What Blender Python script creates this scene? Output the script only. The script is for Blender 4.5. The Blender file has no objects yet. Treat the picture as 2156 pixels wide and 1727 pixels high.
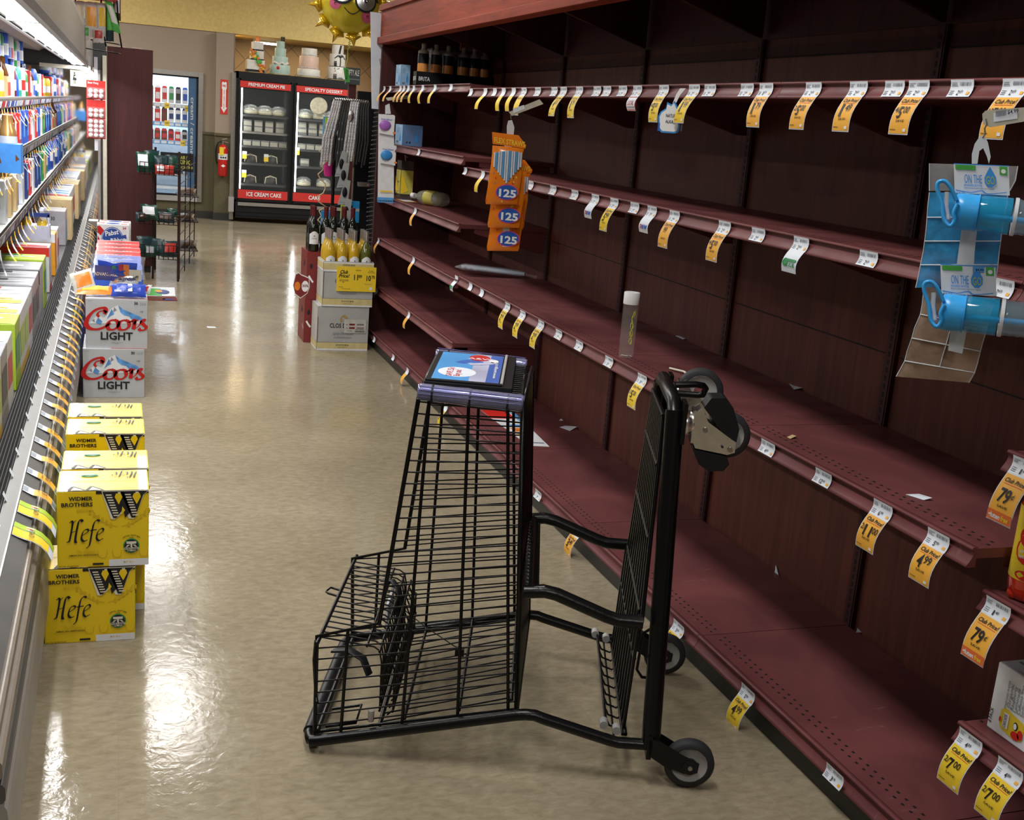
import bpy, math, random
from mathutils import Vector, Matrix
random.seed(7)
PI = math.pi
S = bpy.context.scene
COL = S.collection
# ---------------------------------------------------------------- camera
FPX = 2418.66; W_PX = 2156; H_PX = 1727; EYE = Vector((0, 0, 1.55))
yaw, pitch, roll = .340748627, .240299455, .0821970518
fw = Vector((math.sin(yaw)*math.cos(pitch), math.cos(yaw)*math.cos(pitch), -math.sin(pitch)))
_r = Vector((math.cos(yaw), -math.sin(yaw), 0)); _u = _r.cross(fw)
rt = _r*math.cos(roll) + _u*math.sin(roll); up = -_r*math.sin(roll) + _u*math.cos(roll)
cd = bpy.data.cameras.new('camera'); cam = bpy.data.objects.new('camera', cd); COL.objects.link(cam)
cd.sensor_fit = 'HORIZONTAL'; cd.sensor_width = 36; cd.lens = FPX/W_PX*36; cd.clip_start = .02; cd.clip_end = 100
cam.matrix_world = Matrix(((rt.x, up.x, -fw.x, EYE.x), (rt.y, up.y, -fw.y, EYE.y), (rt.z, up.z, -fw.z, EYE.z), (0, 0, 0, 1)))
S.camera = cam
# ---------------------------------------------------------------- light and exposure
S.view_settings.view_transform = 'Standard'; S.view_settings.look = 'None'
S.view_settings.exposure = 0.16; S.view_settings.gamma = 1.0; S.view_settings.use_curve_mapping = False
wd = bpy.data.worlds.new('world'); S.world = wd; wd.use_nodes = True
wd.node_tree.nodes['Background'].inputs[0].default_value = (.9, .9, .9, 1); wd.node_tree.nodes['Background'].inputs[1].default_value = .12
def area(name, loc, sx, sy, power, color, rot=(0, 0, 0), spread=None):
    l = bpy.data.lights.new(name, 'AREA'); l.shape = 'RECTANGLE'; l.size = sx; l.size_y = sy; l.energy = power; l.color = color
    if spread: l.spread = spread
    o = bpy.data.objects.new(name, l); COL.objects.link(o); o.location = loc; o.rotation_euler = rot
    return o
CEIL = 3.5
WARM = (1.0, .975, .94)
FIX = [(.42, 9.1), (.42, 12.6), (.42, 5.6), (.42, 2.1), (.42, -1.4), (3.6, 11.5), (3.6, 4), (-3.2, 11.5), (-3.2, 4), (-1.6, 14.3), (3.9, 14.3)]  # last two are added fill lamps, put in to brighten the back wall
for i, (x, y) in enumerate(FIX):
    area('ceiling_or_fill_light', (x, y, CEIL-.14), .42 if y < 14 else 1.5, 1.3, 44 if abs(x) < 1 else (95 if y > 14 else 50), WARM)
area('case_tube_light', (-.315, 6.6, 1.775), .05, 8.4, 80, (.97, .97, .96))
area('alcove_spot_light', (1.75, 16.9, 2.45), .5, .1, 9, (1, .74, .40)); area('alcove_spot_light', (2.8, 17.2, 2.45), .8, .1, 5, (1, .80, .52))

# ---------------------------------------------------------------- pixel helpers
def ray(x, y): return fw*FPX + rt*(x-W_PX/2) - up*(y-H_PX/2)
def onz(x, y, z):
    d = ray(x, y); return EYE + d*((z-EYE.z)/d.z)
def onx(x, y, X):
    d = ray(x, y); return EYE + d*(X/d.x)
def ony(x, y, Y):
    d = ray(x, y); return EYE + d*(Y/d.y)
def px_of(p):
    q = Vector(p)-EYE; return W_PX/2 + FPX*q.dot(rt)/q.dot(fw)
def y_for_px(px, X, Z):            # distance down the aisle at which an edge at (X, Z) passes the column px
    lo, hi = (1.0, 14.0)
    for _ in range(50):
        m = (lo+hi)/2
        if px_of((X, m, Z)) > px: lo = m
        else: hi = m
    return lo
# ---------------------------------------------------------------- materials
M = {}
def srgb(h):
    c = [int(h[i:i+2], 16)/255 for i in (0, 2, 4)]
    return tuple((v/12.92 if v <= .04045 else ((v+.055)/1.055)**2.4) for v in c)
def mat(name, col, rough=.5, metal=0, spec=.5, var=.08, scale=30, bump=0, trans=0, alpha=1, emit=0, coat=0, ior=1.45, stretch=None):
    if name in M: return M[name]
    if isinstance(col, str): col = srgb(col)
    m = bpy.data.materials.new(name); m.use_nodes = True; nt = m.node_tree; b = nt.nodes['Principled BSDF']
    b.inputs['Roughness'].default_value = rough; b.inputs['Metallic'].default_value = metal
    b.inputs['Specular IOR Level'].default_value = spec; b.inputs['IOR'].default_value = ior
    b.inputs['Transmission Weight'].default_value = trans; b.inputs['Alpha'].default_value = alpha
    b.inputs['Coat Weight'].default_value = coat
    if emit:
        b.inputs['Emission Color'].default_value = (*col, 1); b.inputs['Emission Strength'].default_value = emit
    tc = nt.nodes.new('ShaderNodeTexCoord'); mp = nt.nodes.new('ShaderNodeMapping'); nz = nt.nodes.new('ShaderNodeTexNoise')
    mp.inputs['Scale'].default_value = stretch or (1, 1, 1)
    nz.inputs['Scale'].default_value = scale; nz.inputs['Detail'].default_value = 3
    nt.links.new(tc.outputs['Object'], mp.inputs[0]); nt.links.new(mp.outputs[0], nz.inputs['Vector'])
    rp = nt.nodes.new('ShaderNodeValToRGB')
    rp.color_ramp.elements[0].position = .3; rp.color_ramp.elements[1].position = .7
    rp.color_ramp.elements[0].color = (*[max(0, c*(1-var)) for c in col], 1); rp.color_ramp.elements[1].color = (*[min(1, c*(1+var)) for c in col], 1)
    nt.links.new(nz.outputs['Fac'], rp.inputs[0]); nt.links.new(rp.outputs[0], b.inputs['Base Color'])
    if bump:
        bp = nt.nodes.new('ShaderNodeBump'); bp.inputs['Strength'].default_value = bump; bp.inputs['Distance'].default_value = .003
        nt.links.new(nz.outputs['Fac'], bp.inputs['Height']); nt.links.new(bp.outputs[0], b.inputs['Normal'])
    M[name] = m; return m
C = mat
def wood_mat(name, c1, c2, rough, axis=2, coat=0.0):
    m = mat(name, c1, rough, coat=coat); nt = m.node_tree; mp = [n for n in nt.nodes if n.type == 'MAPPING'][0]
    sc = [14, 14, 14]; sc[axis] = .9; mp.inputs['Scale'].default_value = sc
    nz = [n for n in nt.nodes if n.type == 'TEX_NOISE'][0]; nz.inputs['Scale'].default_value = 2.2; nz.inputs['Detail'].default_value = 8; nz.inputs['Roughness'].default_value = .65
    nz.inputs['Distortion'].default_value = .6
    rp = [n for n in nt.nodes if n.type == 'VALTORGB'][0]
    rp.color_ramp.elements[0].color = (*c1, 1); rp.color_ramp.elements[1].color = (*c2, 1)
    return m
wood_mat('wood_panel', (.085, .027, .021), (.165, .051, .034), .5)
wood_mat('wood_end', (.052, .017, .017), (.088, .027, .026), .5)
for k_ in ('wood_panel', 'wood_end'): M[k_].node_tree.nodes['Principled BSDF'].inputs['Specular IOR Level'].default_value = .25
wood_mat('wood_fascia', (.15, .024, .011), (.32, .052, .022), .55, axis=1, coat=0)
M['wood_fascia'].node_tree.nodes['Principled BSDF'].inputs['Specular IOR Level'].default_value = .15
def deck_mat():
    m = mat('shelf_paint', (.112, .030, .030), .42, var=.0, spec=.2); nt = m.node_tree; b = nt.nodes['Principled BSDF']
    tc = [n for n in nt.nodes if n.type == 'TEX_COORD'][0]
    def noise(s, d, st=(1, 1, 1), dist=0):
        mp = nt.nodes.new('ShaderNodeMapping'); mp.inputs['Scale'].default_value = st; n = nt.nodes.new('ShaderNodeTexNoise')
        n.inputs['Scale'].default_value = s; n.inputs['Detail'].default_value = d; n.inputs['Distortion'].default_value = dist
        nt.links.new(tc.outputs['Object'], mp.inputs[0]); nt.links.new(mp.outputs[0], n.inputs['Vector']); return n
    def ramp(n, a, b_, ca, cb):
        r = nt.nodes.new('ShaderNodeValToRGB'); r.color_ramp.elements[0].position = a; r.color_ramp.elements[1].position = b_
        r.color_ramp.elements[0].color = (*ca, 1); r.color_ramp.elements[1].color = (*cb, 1); nt.links.new(n.outputs['Fac'], r.inputs[0]); return r
    r1 = ramp(noise(2.6, 4, dist=1.0), .35, .62, (.115, .036, .038), (.175, .055, .055))
    r2 = ramp(noise(7, 8, (1, 3.2, 1), 2.0), .66, .80, (0, 0, 0), (.4, .4, .4))
    mx = nt.nodes.new('ShaderNodeMixRGB'); mx.blend_type = 'MIX'; mx.inputs[2].default_value = (.30, .18, .18, 1)
    nt.links.new(r2.outputs[0], mx.inputs[0]); nt.links.new(r1.outputs[0], mx.inputs[1]); nt.links.new(mx.outputs[0], b.inputs['Base Color'])
    r3 = ramp(noise(5, 4), .3, .7, (.34,)*3, (.55,)*3); nt.links.new(r3.outputs[0], b.inputs['Roughness'])
deck_mat()
def floor_mat():
    m = mat('floor_vinyl', (.40, .34, .24), .15, var=0); nt = m.node_tree; b = nt.nodes['Principled BSDF']; L = nt.links
    tc = [n for n in nt.nodes if n.type == 'TEX_COORD'][0]
    def noise(s, d, st=(1, 1, 1), dist=0, rough=.55, rot=0):
        mp = nt.nodes.new('ShaderNodeMapping'); mp.inputs['Scale'].default_value = st; mp.inputs['Rotation'].default_value = (0, 0, rot); n = nt.nodes.new('ShaderNodeTexNoise')
        n.inputs['Scale'].default_value = s; n.inputs['Detail'].default_value = d; n.inputs['Distortion'].default_value = dist; n.inputs['Roughness'].default_value = rough
        L.new(tc.outputs['Object'], mp.inputs[0]); L.new(mp.outputs[0], n.inputs['Vector']); return n
    def ramp(n, a, b_, ca, cb, out='Fac'):
        r = nt.nodes.new('ShaderNodeValToRGB'); r.color_ramp.elements[0].position = a; r.color_ramp.elements[1].position = b_
        r.color_ramp.elements[0].color = (*ca, 1); r.color_ramp.elements[1].color = (*cb, 1); L.new(n.outputs[out], r.inputs[0]); return r
    r1 = ramp(noise(24, 8, (1, 2.0, 1), .6, .6, .5), .30, .70, (.262, .216, .142), (.372, .318, .222))   # marbled chips of the vinyl
    r2 = ramp(noise(1.3, 5, dist=.3), .38, .66, (.80, .79, .78), (1, 1, 1))                              # scuffed traffic film
    mu = nt.nodes.new('ShaderNodeMixRGB'); mu.blend_type = 'MULTIPLY'; mu.inputs[0].default_value = 1
    L.new(r1.outputs[0], mu.inputs[1]); L.new(r2.outputs[0], mu.inputs[2])
    r4 = ramp(noise(13, 9, (1, 1.6, 1), .5, .7), .60, .76, (0, 0, 0), (.30, .30, .30))                   # dark scuffs
    m2 = nt.nodes.new('ShaderNodeMixRGB'); m2.inputs[2].default_value = (.20, .165, .115, 1); L.new(r4.outputs[0], m2.inputs[0]); L.new(mu.outputs[0], m2.inputs[1])
    br = nt.nodes.new('ShaderNodeTexBrick'); br.offset = 0; br.inputs['Scale'].default_value = 1.0; br.inputs['Mortar Size'].default_value = .0022
    br.inputs['Brick Width'].default_value = .305; br.inputs['Row Height'].default_value = .305; br.inputs['Mortar Smooth'].default_value = .4
    L.new(tc.outputs['Object'], br.inputs['Vector'])
    m3 = nt.nodes.new('ShaderNodeMixRGB'); m3.inputs[2].default_value = (.26, .215, .145, 1)
    ma = nt.nodes.new('ShaderNodeMath'); ma.operation = 'MULTIPLY'; ma.inputs[1].default_value = .35; L.new(br.outputs['Fac'], ma.inputs[0])
    L.new(ma.outputs[0], m3.inputs[0]); L.new(m2.outputs[0], m3.inputs[1]); L.new(m3.outputs[0], b.inputs['Base Color'])
    r3 = ramp(noise(2.2, 4, dist=.3), .35, .7, (.10,)*3, (.20,)*3); L.new(r3.outputs[0], b.inputs['Roughness'])
    bp = nt.nodes.new('ShaderNodeBump'); bp.inputs['Strength'].default_value = .20; bp.inputs['Distance'].default_value = .004
    L.new(noise(26, 3, dist=.5).outputs['Fac'], bp.inputs['Height']); L.new(bp.outputs[0], b.inputs['Normal'])
    b.inputs['Specular IOR Level'].default_value = .24
floor_mat()
mat('kick_black', (.030, .029, .024), .5); mat('black_metal', (.0035, .0035, .004), .3, spec=.38, bump=.15, scale=120); mat('black_plastic', (.009, .009, .011), .45, spec=.35)
mat('slot_black', (.004, .003, .003), .7); mat('white_paper', (.74, .79, .87), .5, var=.03); mat('yellow_paper', (.86, .60, .03), .5, var=.03); mat('orange_paper', (.86, .43, .05), .5, var=.03)
mat('ink', (.012, .012, .015), .5, var=0); mat('ink_grey', (.22, .24, .28), .5, var=0); mat('white_ink', (.85, .85, .85), .5, var=0)
mat('red_ink', (.55, .02, .02), .45, var=0); mat('orange_ink', (.75, .16, .04), .5, var=0); mat('blue_ink', (.03, .12, .50), .45, var=0); mat('green_ink', (.03, .25, .08), .5, var=0)
mat('chrome', (.80, .80, .80), .24, 1, bump=.05, scale=60); mat('steel', (.42, .40, .37), .36, 1); mat('grey_metal', (.36, .34, .31), .38, .55); mat('grey_plastic', (.36, .33, .30), .35)
mat('clear_film', (.9, .9, .9), .06, trans=.0, alpha=.16, spec=1.0, bump=.6, scale=45, var=0); mat('glass', (.95, .98, .96), .02, trans=1, var=0, ior=1.3)
mat('rubber', (.022, .022, .025), .65, bump=.2, scale=200); mat('rim_grey', (.38, .37, .36), .5); mat('beige_wall', '9c8d7c', .7, bump=.1, scale=90); mat('olive_wall', '5a543c', .6); mat('yellow_wall', 'd9c07c', .7)
mat('cream_plastic', (.66, .62, .5), .4)
# ---------------------------------------------------------------- mesh builder
IDM = Matrix.Identity(4)
_tx = {}
def text_data(s, bold, res=2):
    k = (s, bold, res)
    if k not in _tx:
        cu = bpy.data.curves.new('t', 'FONT'); cu.body = s; cu.resolution_u = res; cu.offset = bold; cu.size = 1
        o = bpy.data.objects.new('t', cu); me = o.to_mesh()
        vs = [(v.co.x, v.co.y) for v in me.vertices]; fs = [tuple(p.vertices) for p in me.polygons]
        o.to_mesh_clear(); bpy.data.objects.remove(o); bpy.data.curves.remove(cu)
        xs = [v[0] for v in vs] or [0, 1]; ys = [v[1] for v in vs] or [0, 1]
        _tx[k] = (vs, fs, min(xs), max(xs), min(ys), max(ys))
    return _tx[k]
class MB:
    def __init__(s, T=None): s.v = []; s.f = []; s.m = []; s.sm = []; s.mats = []; s.T = T or IDM
    def mi(s, m):
        m = M[m] if isinstance(m, str) else m
        if m not in s.mats: s.mats.append(m)
        return s.mats.index(m)
    def add(s, vs, fs, m, smooth=False):
        k = len(s.v); i = s.mi(m)
        s.v += [s.T @ Vector(v) for v in vs]
        for f in fs: s.f.append(tuple(k+a for a in f)); s.m.append(i); s.sm.append(smooth)
        return s
    def box(s, x0, x1, y0, y1, z0, z1, m):
        vs = [(x, y, z) for x in (x0, x1) for y in (y0, y1) for z in (z0, z1)]
        return s.add(vs, [(0, 1, 3, 2), (4, 6, 7, 5), (0, 4, 5, 1), (2, 3, 7, 6), (0, 2, 6, 4), (1, 5, 7, 3)], m)
    def quad(s, a, b, c, d, m): return s.add([a, b, c, d], [(0, 1, 2, 3)], m)
    def prism(s, pts, ext, m, smooth=False):        # pts: 3D polygon, ext: extrusion vector
        n = len(pts); e = Vector(ext); vs = [Vector(p) for p in pts]; vs = vs + [p+e for p in vs]
        s.add(vs, [tuple(range(n))[::-1], tuple(range(n, 2*n))], m)
        return s.add(vs, [(i, (i+1) % n, n+(i+1) % n, n+i) for i in range(n)], m, smooth)
    def tube(s, pts, r, m, n=6, closed=False, flat=1.0, caps=True):
        P = [Vector(p) for p in pts]; N = len(P); vs = []; prev = None
        for i, p in enumerate(P):
            a = P[i-1] if (i > 0 or closed) else P[i]; b = P[(i+1) % N] if (i < N-1 or closed) else P[i]
            t = (b-a); t = t.normalized() if t.length > 1e-9 else Vector((0, 0, 1))
            if prev is None:
                h = Vector((0, 0, 1)) if abs(t.z) < .9 else Vector((1, 0, 0)); x = t.cross(h).normalized()
            else: x = (prev - t*prev.dot(t)); x = x.normalized() if x.length > 1e-6 else t.orthogonal().normalized()
            prev = x; y = t.cross(x)
            rr = r[i] if isinstance(r, (list, tuple)) else r
            for k in range(n):
                a_ = 2*PI*k/n; vs.append(p + x*math.cos(a_)*rr + y*math.sin(a_)*rr*flat)
        fs = []
        for i in range(N if closed else N-1):
            j = (i+1) % N
            for k in range(n): fs.append((i*n+k, i*n+(k+1) % n, j*n+(k+1) % n, j*n+k))
        s.add(vs, fs, m, True)
        if caps and not closed: s.add([vs[k] for k in range(n)] + [vs[(N-1)*n+k] for k in range(n)], [tuple(range(n))[::-1], tuple(range(n, 2*n))], m)
        return s
    def lathe(s, prof, m, n=20, o=(0, 0, 0), ax=(0, 0, 1), caps=True):   # prof: (r, h)
        ax = Vector(ax).normalized(); x = ax.orthogonal().normalized(); y = ax.cross(x); o = Vector(o); vs = []
        for r, h in prof:
            for k in range(n): a = 2*PI*k/n; vs.append(o + ax*h + (x*math.cos(a)+y*math.sin(a))*r)
        fs = [(i*n+k, i*n+(k+1) % n, (i+1)*n+(k+1) % n, (i+1)*n+k) for i in range(len(prof)-1) for k in range(n)]
        s.add(vs, fs, m, True)
        if caps: s.add(vs[:n]+vs[-n:], [tuple(range(n))[::-1], tuple(range(n, 2*n))], m)
        return s
    def ball(s, c, r, m, n=12, k=8, sc=(1, 1, 1)):
        vs = []; c = Vector(c)
        for i in range(k+1):
            t = PI*i/k
            for j in range(n): a = 2*PI*j/n; vs.append(c+Vector((math.sin(t)*math.cos(a)*r*sc[0], math.sin(t)*math.sin(a)*r*sc[1], math.cos(t)*r*sc[2])))
        return s.add(vs, [(i*n+j, i*n+(j+1) % n, (i+1)*n+(j+1) % n, (i+1)*n+j) for i in range(k) for j in range(n)], m, True)
    def build(s, name, parent=None, at=(0, 0, 0), bevel=0, rz=0):
        me = bpy.data.meshes.new(name); at = Vector(at)
        wa = at.copy()
        q = parent
        if q is not None: wa = Vector((0, 0, 0))
        while q is not None: wa += Vector(q.location); q = q.parent
        me.from_pydata([tuple(v-wa) for v in s.v], [], s.f)
        for m in s.mats: me.materials.append(m)
        me.polygons.foreach_set('material_index', s.m); me.polygons.foreach_set('use_smooth', s.sm); me.update()
        o = bpy.data.objects.new(name, me); COL.objects.link(o)
        if parent is None: o.location = at
        else: o.parent = parent
        if bevel:
            b = o.modifiers.new('b', 'BEVEL'); b.width = bevel; b.segments = 2; b.limit_method = 'ANGLE'
        return o
class Face:       # a flat face to draw printed shapes on: 2D coordinates (u right, v up) in metres
    def __init__(s, mb, o, x, y, off=.0006):
        s.mb = mb; s.o = Vector(o); s.x = Vector(x).normalized(); s.y = Vector(y).normalized(); s.n = s.x.cross(s.y); s.off = off
    def p(s, u, v, k=1): return s.o + s.x*u + s.y*v + s.n*s.off*k
    def poly(s, pts, m, k=1): s.mb.add([s.p(u, v, k) for u, v in pts], [tuple(range(len(pts)))], m)
    def rect(s, u0, v0, u1, v1, m, k=1): s.poly([(u0, v0), (u1, v0), (u1, v1), (u0, v1)], m, k)
    def oval(s, u, v, a, b, m, k=1, n=24): s.poly([(u+a*math.cos(2*PI*i/n), v+b*math.sin(2*PI*i/n)) for i in range(n)], m, k)
    def text(s, t, u, v, h, m, k=2, bold=.012, al='l', w=None, shear=0, rot=0, res=2, arc=None):
        vs, fs, x0, x1, y0, y1 = text_data(t, bold, res)
        if not vs: return
        sc = h/max(.5, .72); sx = sc if w is None else w/max(1e-6, x1-x0)
        wd_ = (x1-x0)*sx; off = {'l': 0, 'c': -wd_/2, 'r': -wd_}[al]
        c, sn = math.cos(rot), math.sin(rot); out = []
        for x, y in vs:
            X = (x-x0)*sx+off; Y = y*sc; X += Y*shear
            if arc:
                th = X/arc; X, Y = (arc+Y)*math.sin(th), (arc+Y)*math.cos(th)-arc
            out.append(s.p(u+X*c-Y*sn, v+X*sn+Y*c, k))
        s.mb.add(out, fs, m)
    def nib(s, pts, w, m, k=2, ang=.7, thin=.25, close=False, smooth=3):    # broad-nib stroke
        if smooth:
            q = []; P = pts; n = len(P)
            for i in range(n-1):
                p0 = P[max(0, i-1)]; p1 = P[i]; p2 = P[i+1]; p3 = P[min(n-1, i+2)]
                for j in range(smooth):
                    t = j/smooth; t2, t3 = t*t, t**3
                    q.append(tuple(.5*((2*p1[a]) + (-p0[a]+p2[a])*t + (2*p0[a]-5*p1[a]+4*p2[a]-p3[a])*t2 + (-p0[a]+3*p1[a]-3*p2[a]+p3[a])*t3) for a in (0, 1)))
            q.append(P[-1]); pts = q
        ca, sa = math.cos(ang), math.sin(ang); n = len(pts); L = []; R = []
        for i, (x, y) in enumerate(pts):
            a = pts[max(0, i-1)]; b = pts[min(n-1, i+1)]; dx, dy = b[0]-a[0], b[1]-a[1]; d = math.hypot(dx, dy) or 1; nx, ny = -dy/d, dx/d
            hw = w/2*max(thin, abs(nx*ca+ny*sa)); L.append((x+nx*hw, y+ny*hw)); R.append((x-nx*hw, y-ny*hw))
        vs = [s.p(*a, k) for a in L]+[s.p(*a, k) for a in R]
        s.mb.add(vs, [(i, i+1, n+i+1, n+i) for i in range(n-1)], m)
def smooth(P, k=5):
    P = [Vector(p) for p in P]; n = len(P); q = []
    for i in range(n-1):
        a, b, c, d = P[max(0, i-1)], P[i], P[i+1], P[min(n-1, i+2)]
        for j in range(k):
            t = j/k; q.append(.5*((2*b)+(c-a)*t+(2*a-5*b+4*c-d)*t*t+(3*b-a-3*c+d)*t**3))
    return q+[P[-1]]
# ---------------------------------------------------------------- object bookkeeping
def tag(o, label=None, cat=None, group=None, kind=None):
    if label: o['label'] = label
    if cat: o['category'] = cat
    if group: o['group'] = group
    if kind: o['kind'] = kind
    return o
def thing(name, label, cat, loc=(0, 0, 0), group=None, rz=0):
    o = bpy.data.objects.new(name, None); COL.objects.link(o); o.empty_display_size = .05; o.location = loc; o.rotation_euler[2] = rz
    return tag(o, label, cat, group)
def struct(name, mb, label=None, bevel=0):
    return tag(mb.build(name, bevel=bevel), label, None, None, 'structure')
def dup(root, loc, rz=None, label=None, group=None, scale=None):
    r = root.copy(); COL.objects.link(r); r.location = loc
    if rz is not None: r.rotation_euler = (0, 0, rz)
    if scale: r.scale = scale
    if label: r['label'] = label
    if group: r['group'] = group
    for ch in list(root.children):
        c = ch.copy(); COL.objects.link(c); c.parent = r
        for g in list(ch.children):
            d = g.copy(); COL.objects.link(d); d.parent = c
    return r
# ================================================================ room
m = MB(); m.box(-6, 9, -5, 18.5, -.1, 0, 'floor_vinyl'); struct('floor', m, 'polished beige vinyl tile floor')
mat('ceiling_tile', (.62, .60, .55), .9)
m = MB(); m.box(-6, 9, -5, 18.5, CEIL, CEIL+.1, 'ceiling_tile'); struct('ceiling', m, 'white ceiling above the aisle')
m = MB(); m.box(-6.1, -6, -5, 18.5, 0, CEIL, 'beige_wall'); struct('wall_left', m, 'beige side wall')
m = MB(); m.box(9, 9.1, -5, 18.5, 0, CEIL, 'beige_wall'); struct('wall_right', m, 'beige side wall')
m = MB(); m.box(-6, 9, -5.1, -5, 0, CEIL, 'beige_wall'); struct('wall_front', m, 'beige wall behind the viewer')
WY = 16.5
m = MB(); m.box(-6, .25, WY, WY+.15, 1.134, 2.47, 'beige_wall'); m.box(.25, 1.09, WY, WY+.15, 1.93, 2.47, 'beige_wall'); m.box(1.09, 1.5, WY, WY+.15, 1.134, 2.47, 'beige_wall')
m.box(-6, .25, WY, WY+.15, 0, 1.134, 'olive_wall'); m.box(1.09, 1.5, WY, WY+.15, 0, 1.134, 'olive_wall'); m.box(.25, 1.09, WY, WY+.15, 0, .22, 'olive_wall')
m.box(3.6, 9, WY, WY+.15, 1.134, 2.47, 'beige_wall'); m.box(3.6, 9, WY, WY+.15, 0, 1.134, 'olive_wall')
struct('wall_back', m, 'beige back wall with olive lower half')
m = MB(); m.box(1.245, 1.47, WY-.13, WY, 1.134, 2.46, 'beige_wall'); m.box(1.245, 1.47, WY-.13, WY, 0, 1.134, 'olive_wall'); struct('wall_column', m, 'shallow beige column beside the dessert freezer')
m = MB(); m.box(-6, .25, WY-.02, WY, 1.13, 1.165, 'olive_wall'); m.box(1.09, 1.24, WY-.02, WY, 1.13, 1.165, 'olive_wall'); m.box(1.235, 1.48, WY-.15, WY-.13, 1.13, 1.165, 'olive_wall'); struct('trim_1', m, 'olive chair rail')
m = MB(); m.box(-6, 1.24, WY-.02, WY, 0, .1, 'kick_black'); m.box(1.235, 1.48, WY-.15, WY-.13, 0, .1, 'kick_black'); struct('baseboard_back', m, 'black cove base')
m = MB(); m.box(-6, 9, WY-.02, WY+1.3, 2.47, CEIL, 'yellow_wall'); struct('wall_soffit', m, 'mustard yellow soffit above the back wall')
# tiled alcove behind the freezer
def tile_mat():
    m = mat('diamond_tile', (.36, .26, .16), .5, var=.1, scale=4); nt = m.node_tree; b = nt.nodes['Principled BSDF']
    tc = [n for n in nt.nodes if n.type == 'TEX_COORD'][0]; mp = nt.nodes.new('ShaderNodeMapping'); mp.inputs['Rotation'].default_value = (PI/2, PI/4, 0)
    br = nt.nodes.new('ShaderNodeTexBrick'); br.offset = 0; br.inputs['Brick Width'].default_value = .31; br.inputs['Row Height'].default_value = .31
    br.inputs['Mortar Size'].default_value = .004; br.inputs['Scale'].default_value = 1
    br.inputs['Color1'].default_value = (.40, .29, .17, 1); br.inputs['Color2'].default_value = (.34, .245, .15, 1); br.inputs['Mortar'].default_value = (.12, .09, .06, 1)
    mp.inputs['Rotation'].default_value = (PI/2, 0, 0); mp2 = nt.nodes.new('ShaderNodeMapping'); mp2.inputs['Rotation'].default_value = (0, 0, PI/4)
    nt.links.new(tc.outputs['Object'], mp.inputs[0]); nt.links.new(mp.outputs[0], mp2.inputs[0]); nt.links.new(mp2.outputs[0], br.inputs['Vector']); nt.links.new(br.outputs[0], b.inputs['Base Color'])
tile_mat()
m = MB(); m.box(1.5, 3.6, WY+1.2, WY+1.3, 0, 2.5, 'diamond_tile'); m.box(1.4, 1.5, WY+.15, WY+1.3, 0, 2.5, 'diamond_tile'); m.box(3.6, 3.7, WY+.15, WY+1.3, 0, 2.5, 'diamond_tile')
struct('wall_alcove', m, 'tan diamond tiled alcove behind the cakes')
# ceiling fixtures (outside the picture, they light the aisle; the two wide ones are added to brighten the back wall)
mat('tube_glow', (1, .95, .85), .5, emit=3.5, var=0)
fx = thing('ceiling_light', 'long fluorescent ceiling light over the aisle, or added for the back wall', 'ceiling light', (FIX[0][0], FIX[0][1], CEIL-.12), 'fluorescent ceiling lights')
m = MB(Matrix.Translation(fx.location)); m.box(-.23, .23, -.66, .66, .03, .118, 'white_paper'); m.build('housing', fx)
m = MB(Matrix.Translation(fx.location))
for s_ in (-.14, .14): m.tube([(s_, -.61, .012), (s_, .61, .012)], .016, 'tube_glow', 8)
m.build('tube', fx)
for x, y in FIX[1:]: dup(fx, (x, y, CEIL-.12), scale=(1, 1, 1) if y < 14 else (3.4, 1, 1))

# ================================================================ gondola shelving on the right
XB = 2.19; UP = [-.15, .84, 1.83, 2.82, 3.81, 4.80, 5.80, 6.80, 7.80]
def lip_profile(x, z):     # curved price channel: (x, z) polygon, front to the left (towards the aisle)
    pts = [(x+.012, z), (x, z), (x-.004, z-.006)]
    for i in range(7):
        t = i/6; pts.append((x+.004-.012*t*t*1.4, z-.008-.034*t))
    pts += [(x-.010, z-.045), (x+.012, z-.045)]
    return pts
def shelf(root, xf, z, y0, y1, base=False, holes=True):
    m = MB(); t = .022
    m.box(xf+.01, XB-.012, y0+.0015, y1-.0015, z-t, z, 'shelf_paint')
    if holes:
        n = int((y1-y0)/.03)
        for r in range(2):
            for i in range(n):
                yy = y0+.02+i*.03+(r*.015); xx = xf+.055+r*.022
                m.add([(xx-.0035, yy-.0045, z+.0004), (xx+.0035, yy-.0045, z+.0004), (xx+.0035, yy+.0045, z+.0004), (xx-.0035, yy+.0045, z+.0004)], [(0, 1, 2, 3)], 'slot_black')
    s_ = m.build('shelf_board', root)
    m = MB(); m.prism([(a, y0+.001, b) for a, b in lip_profile(xf, z+.003)], (0, y1-y0-.002, 0), 'shelf_paint', True); m.build('price_channel', s_)
    if not base:
        for yy in (y0+.006, y1-.011):
            m = MB(); d = XB-xf; m.prism([(XB-.03, yy, z-t), (XB-.03, yy, z-.135), (XB-.06, yy, z-.135), (xf+.09, yy, z-.045), (xf+.09, yy, z-t)], (0, .005, 0), 'shelf_paint')
            m.build('bracket', s_)
    return s_
bay_specs = []
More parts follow.
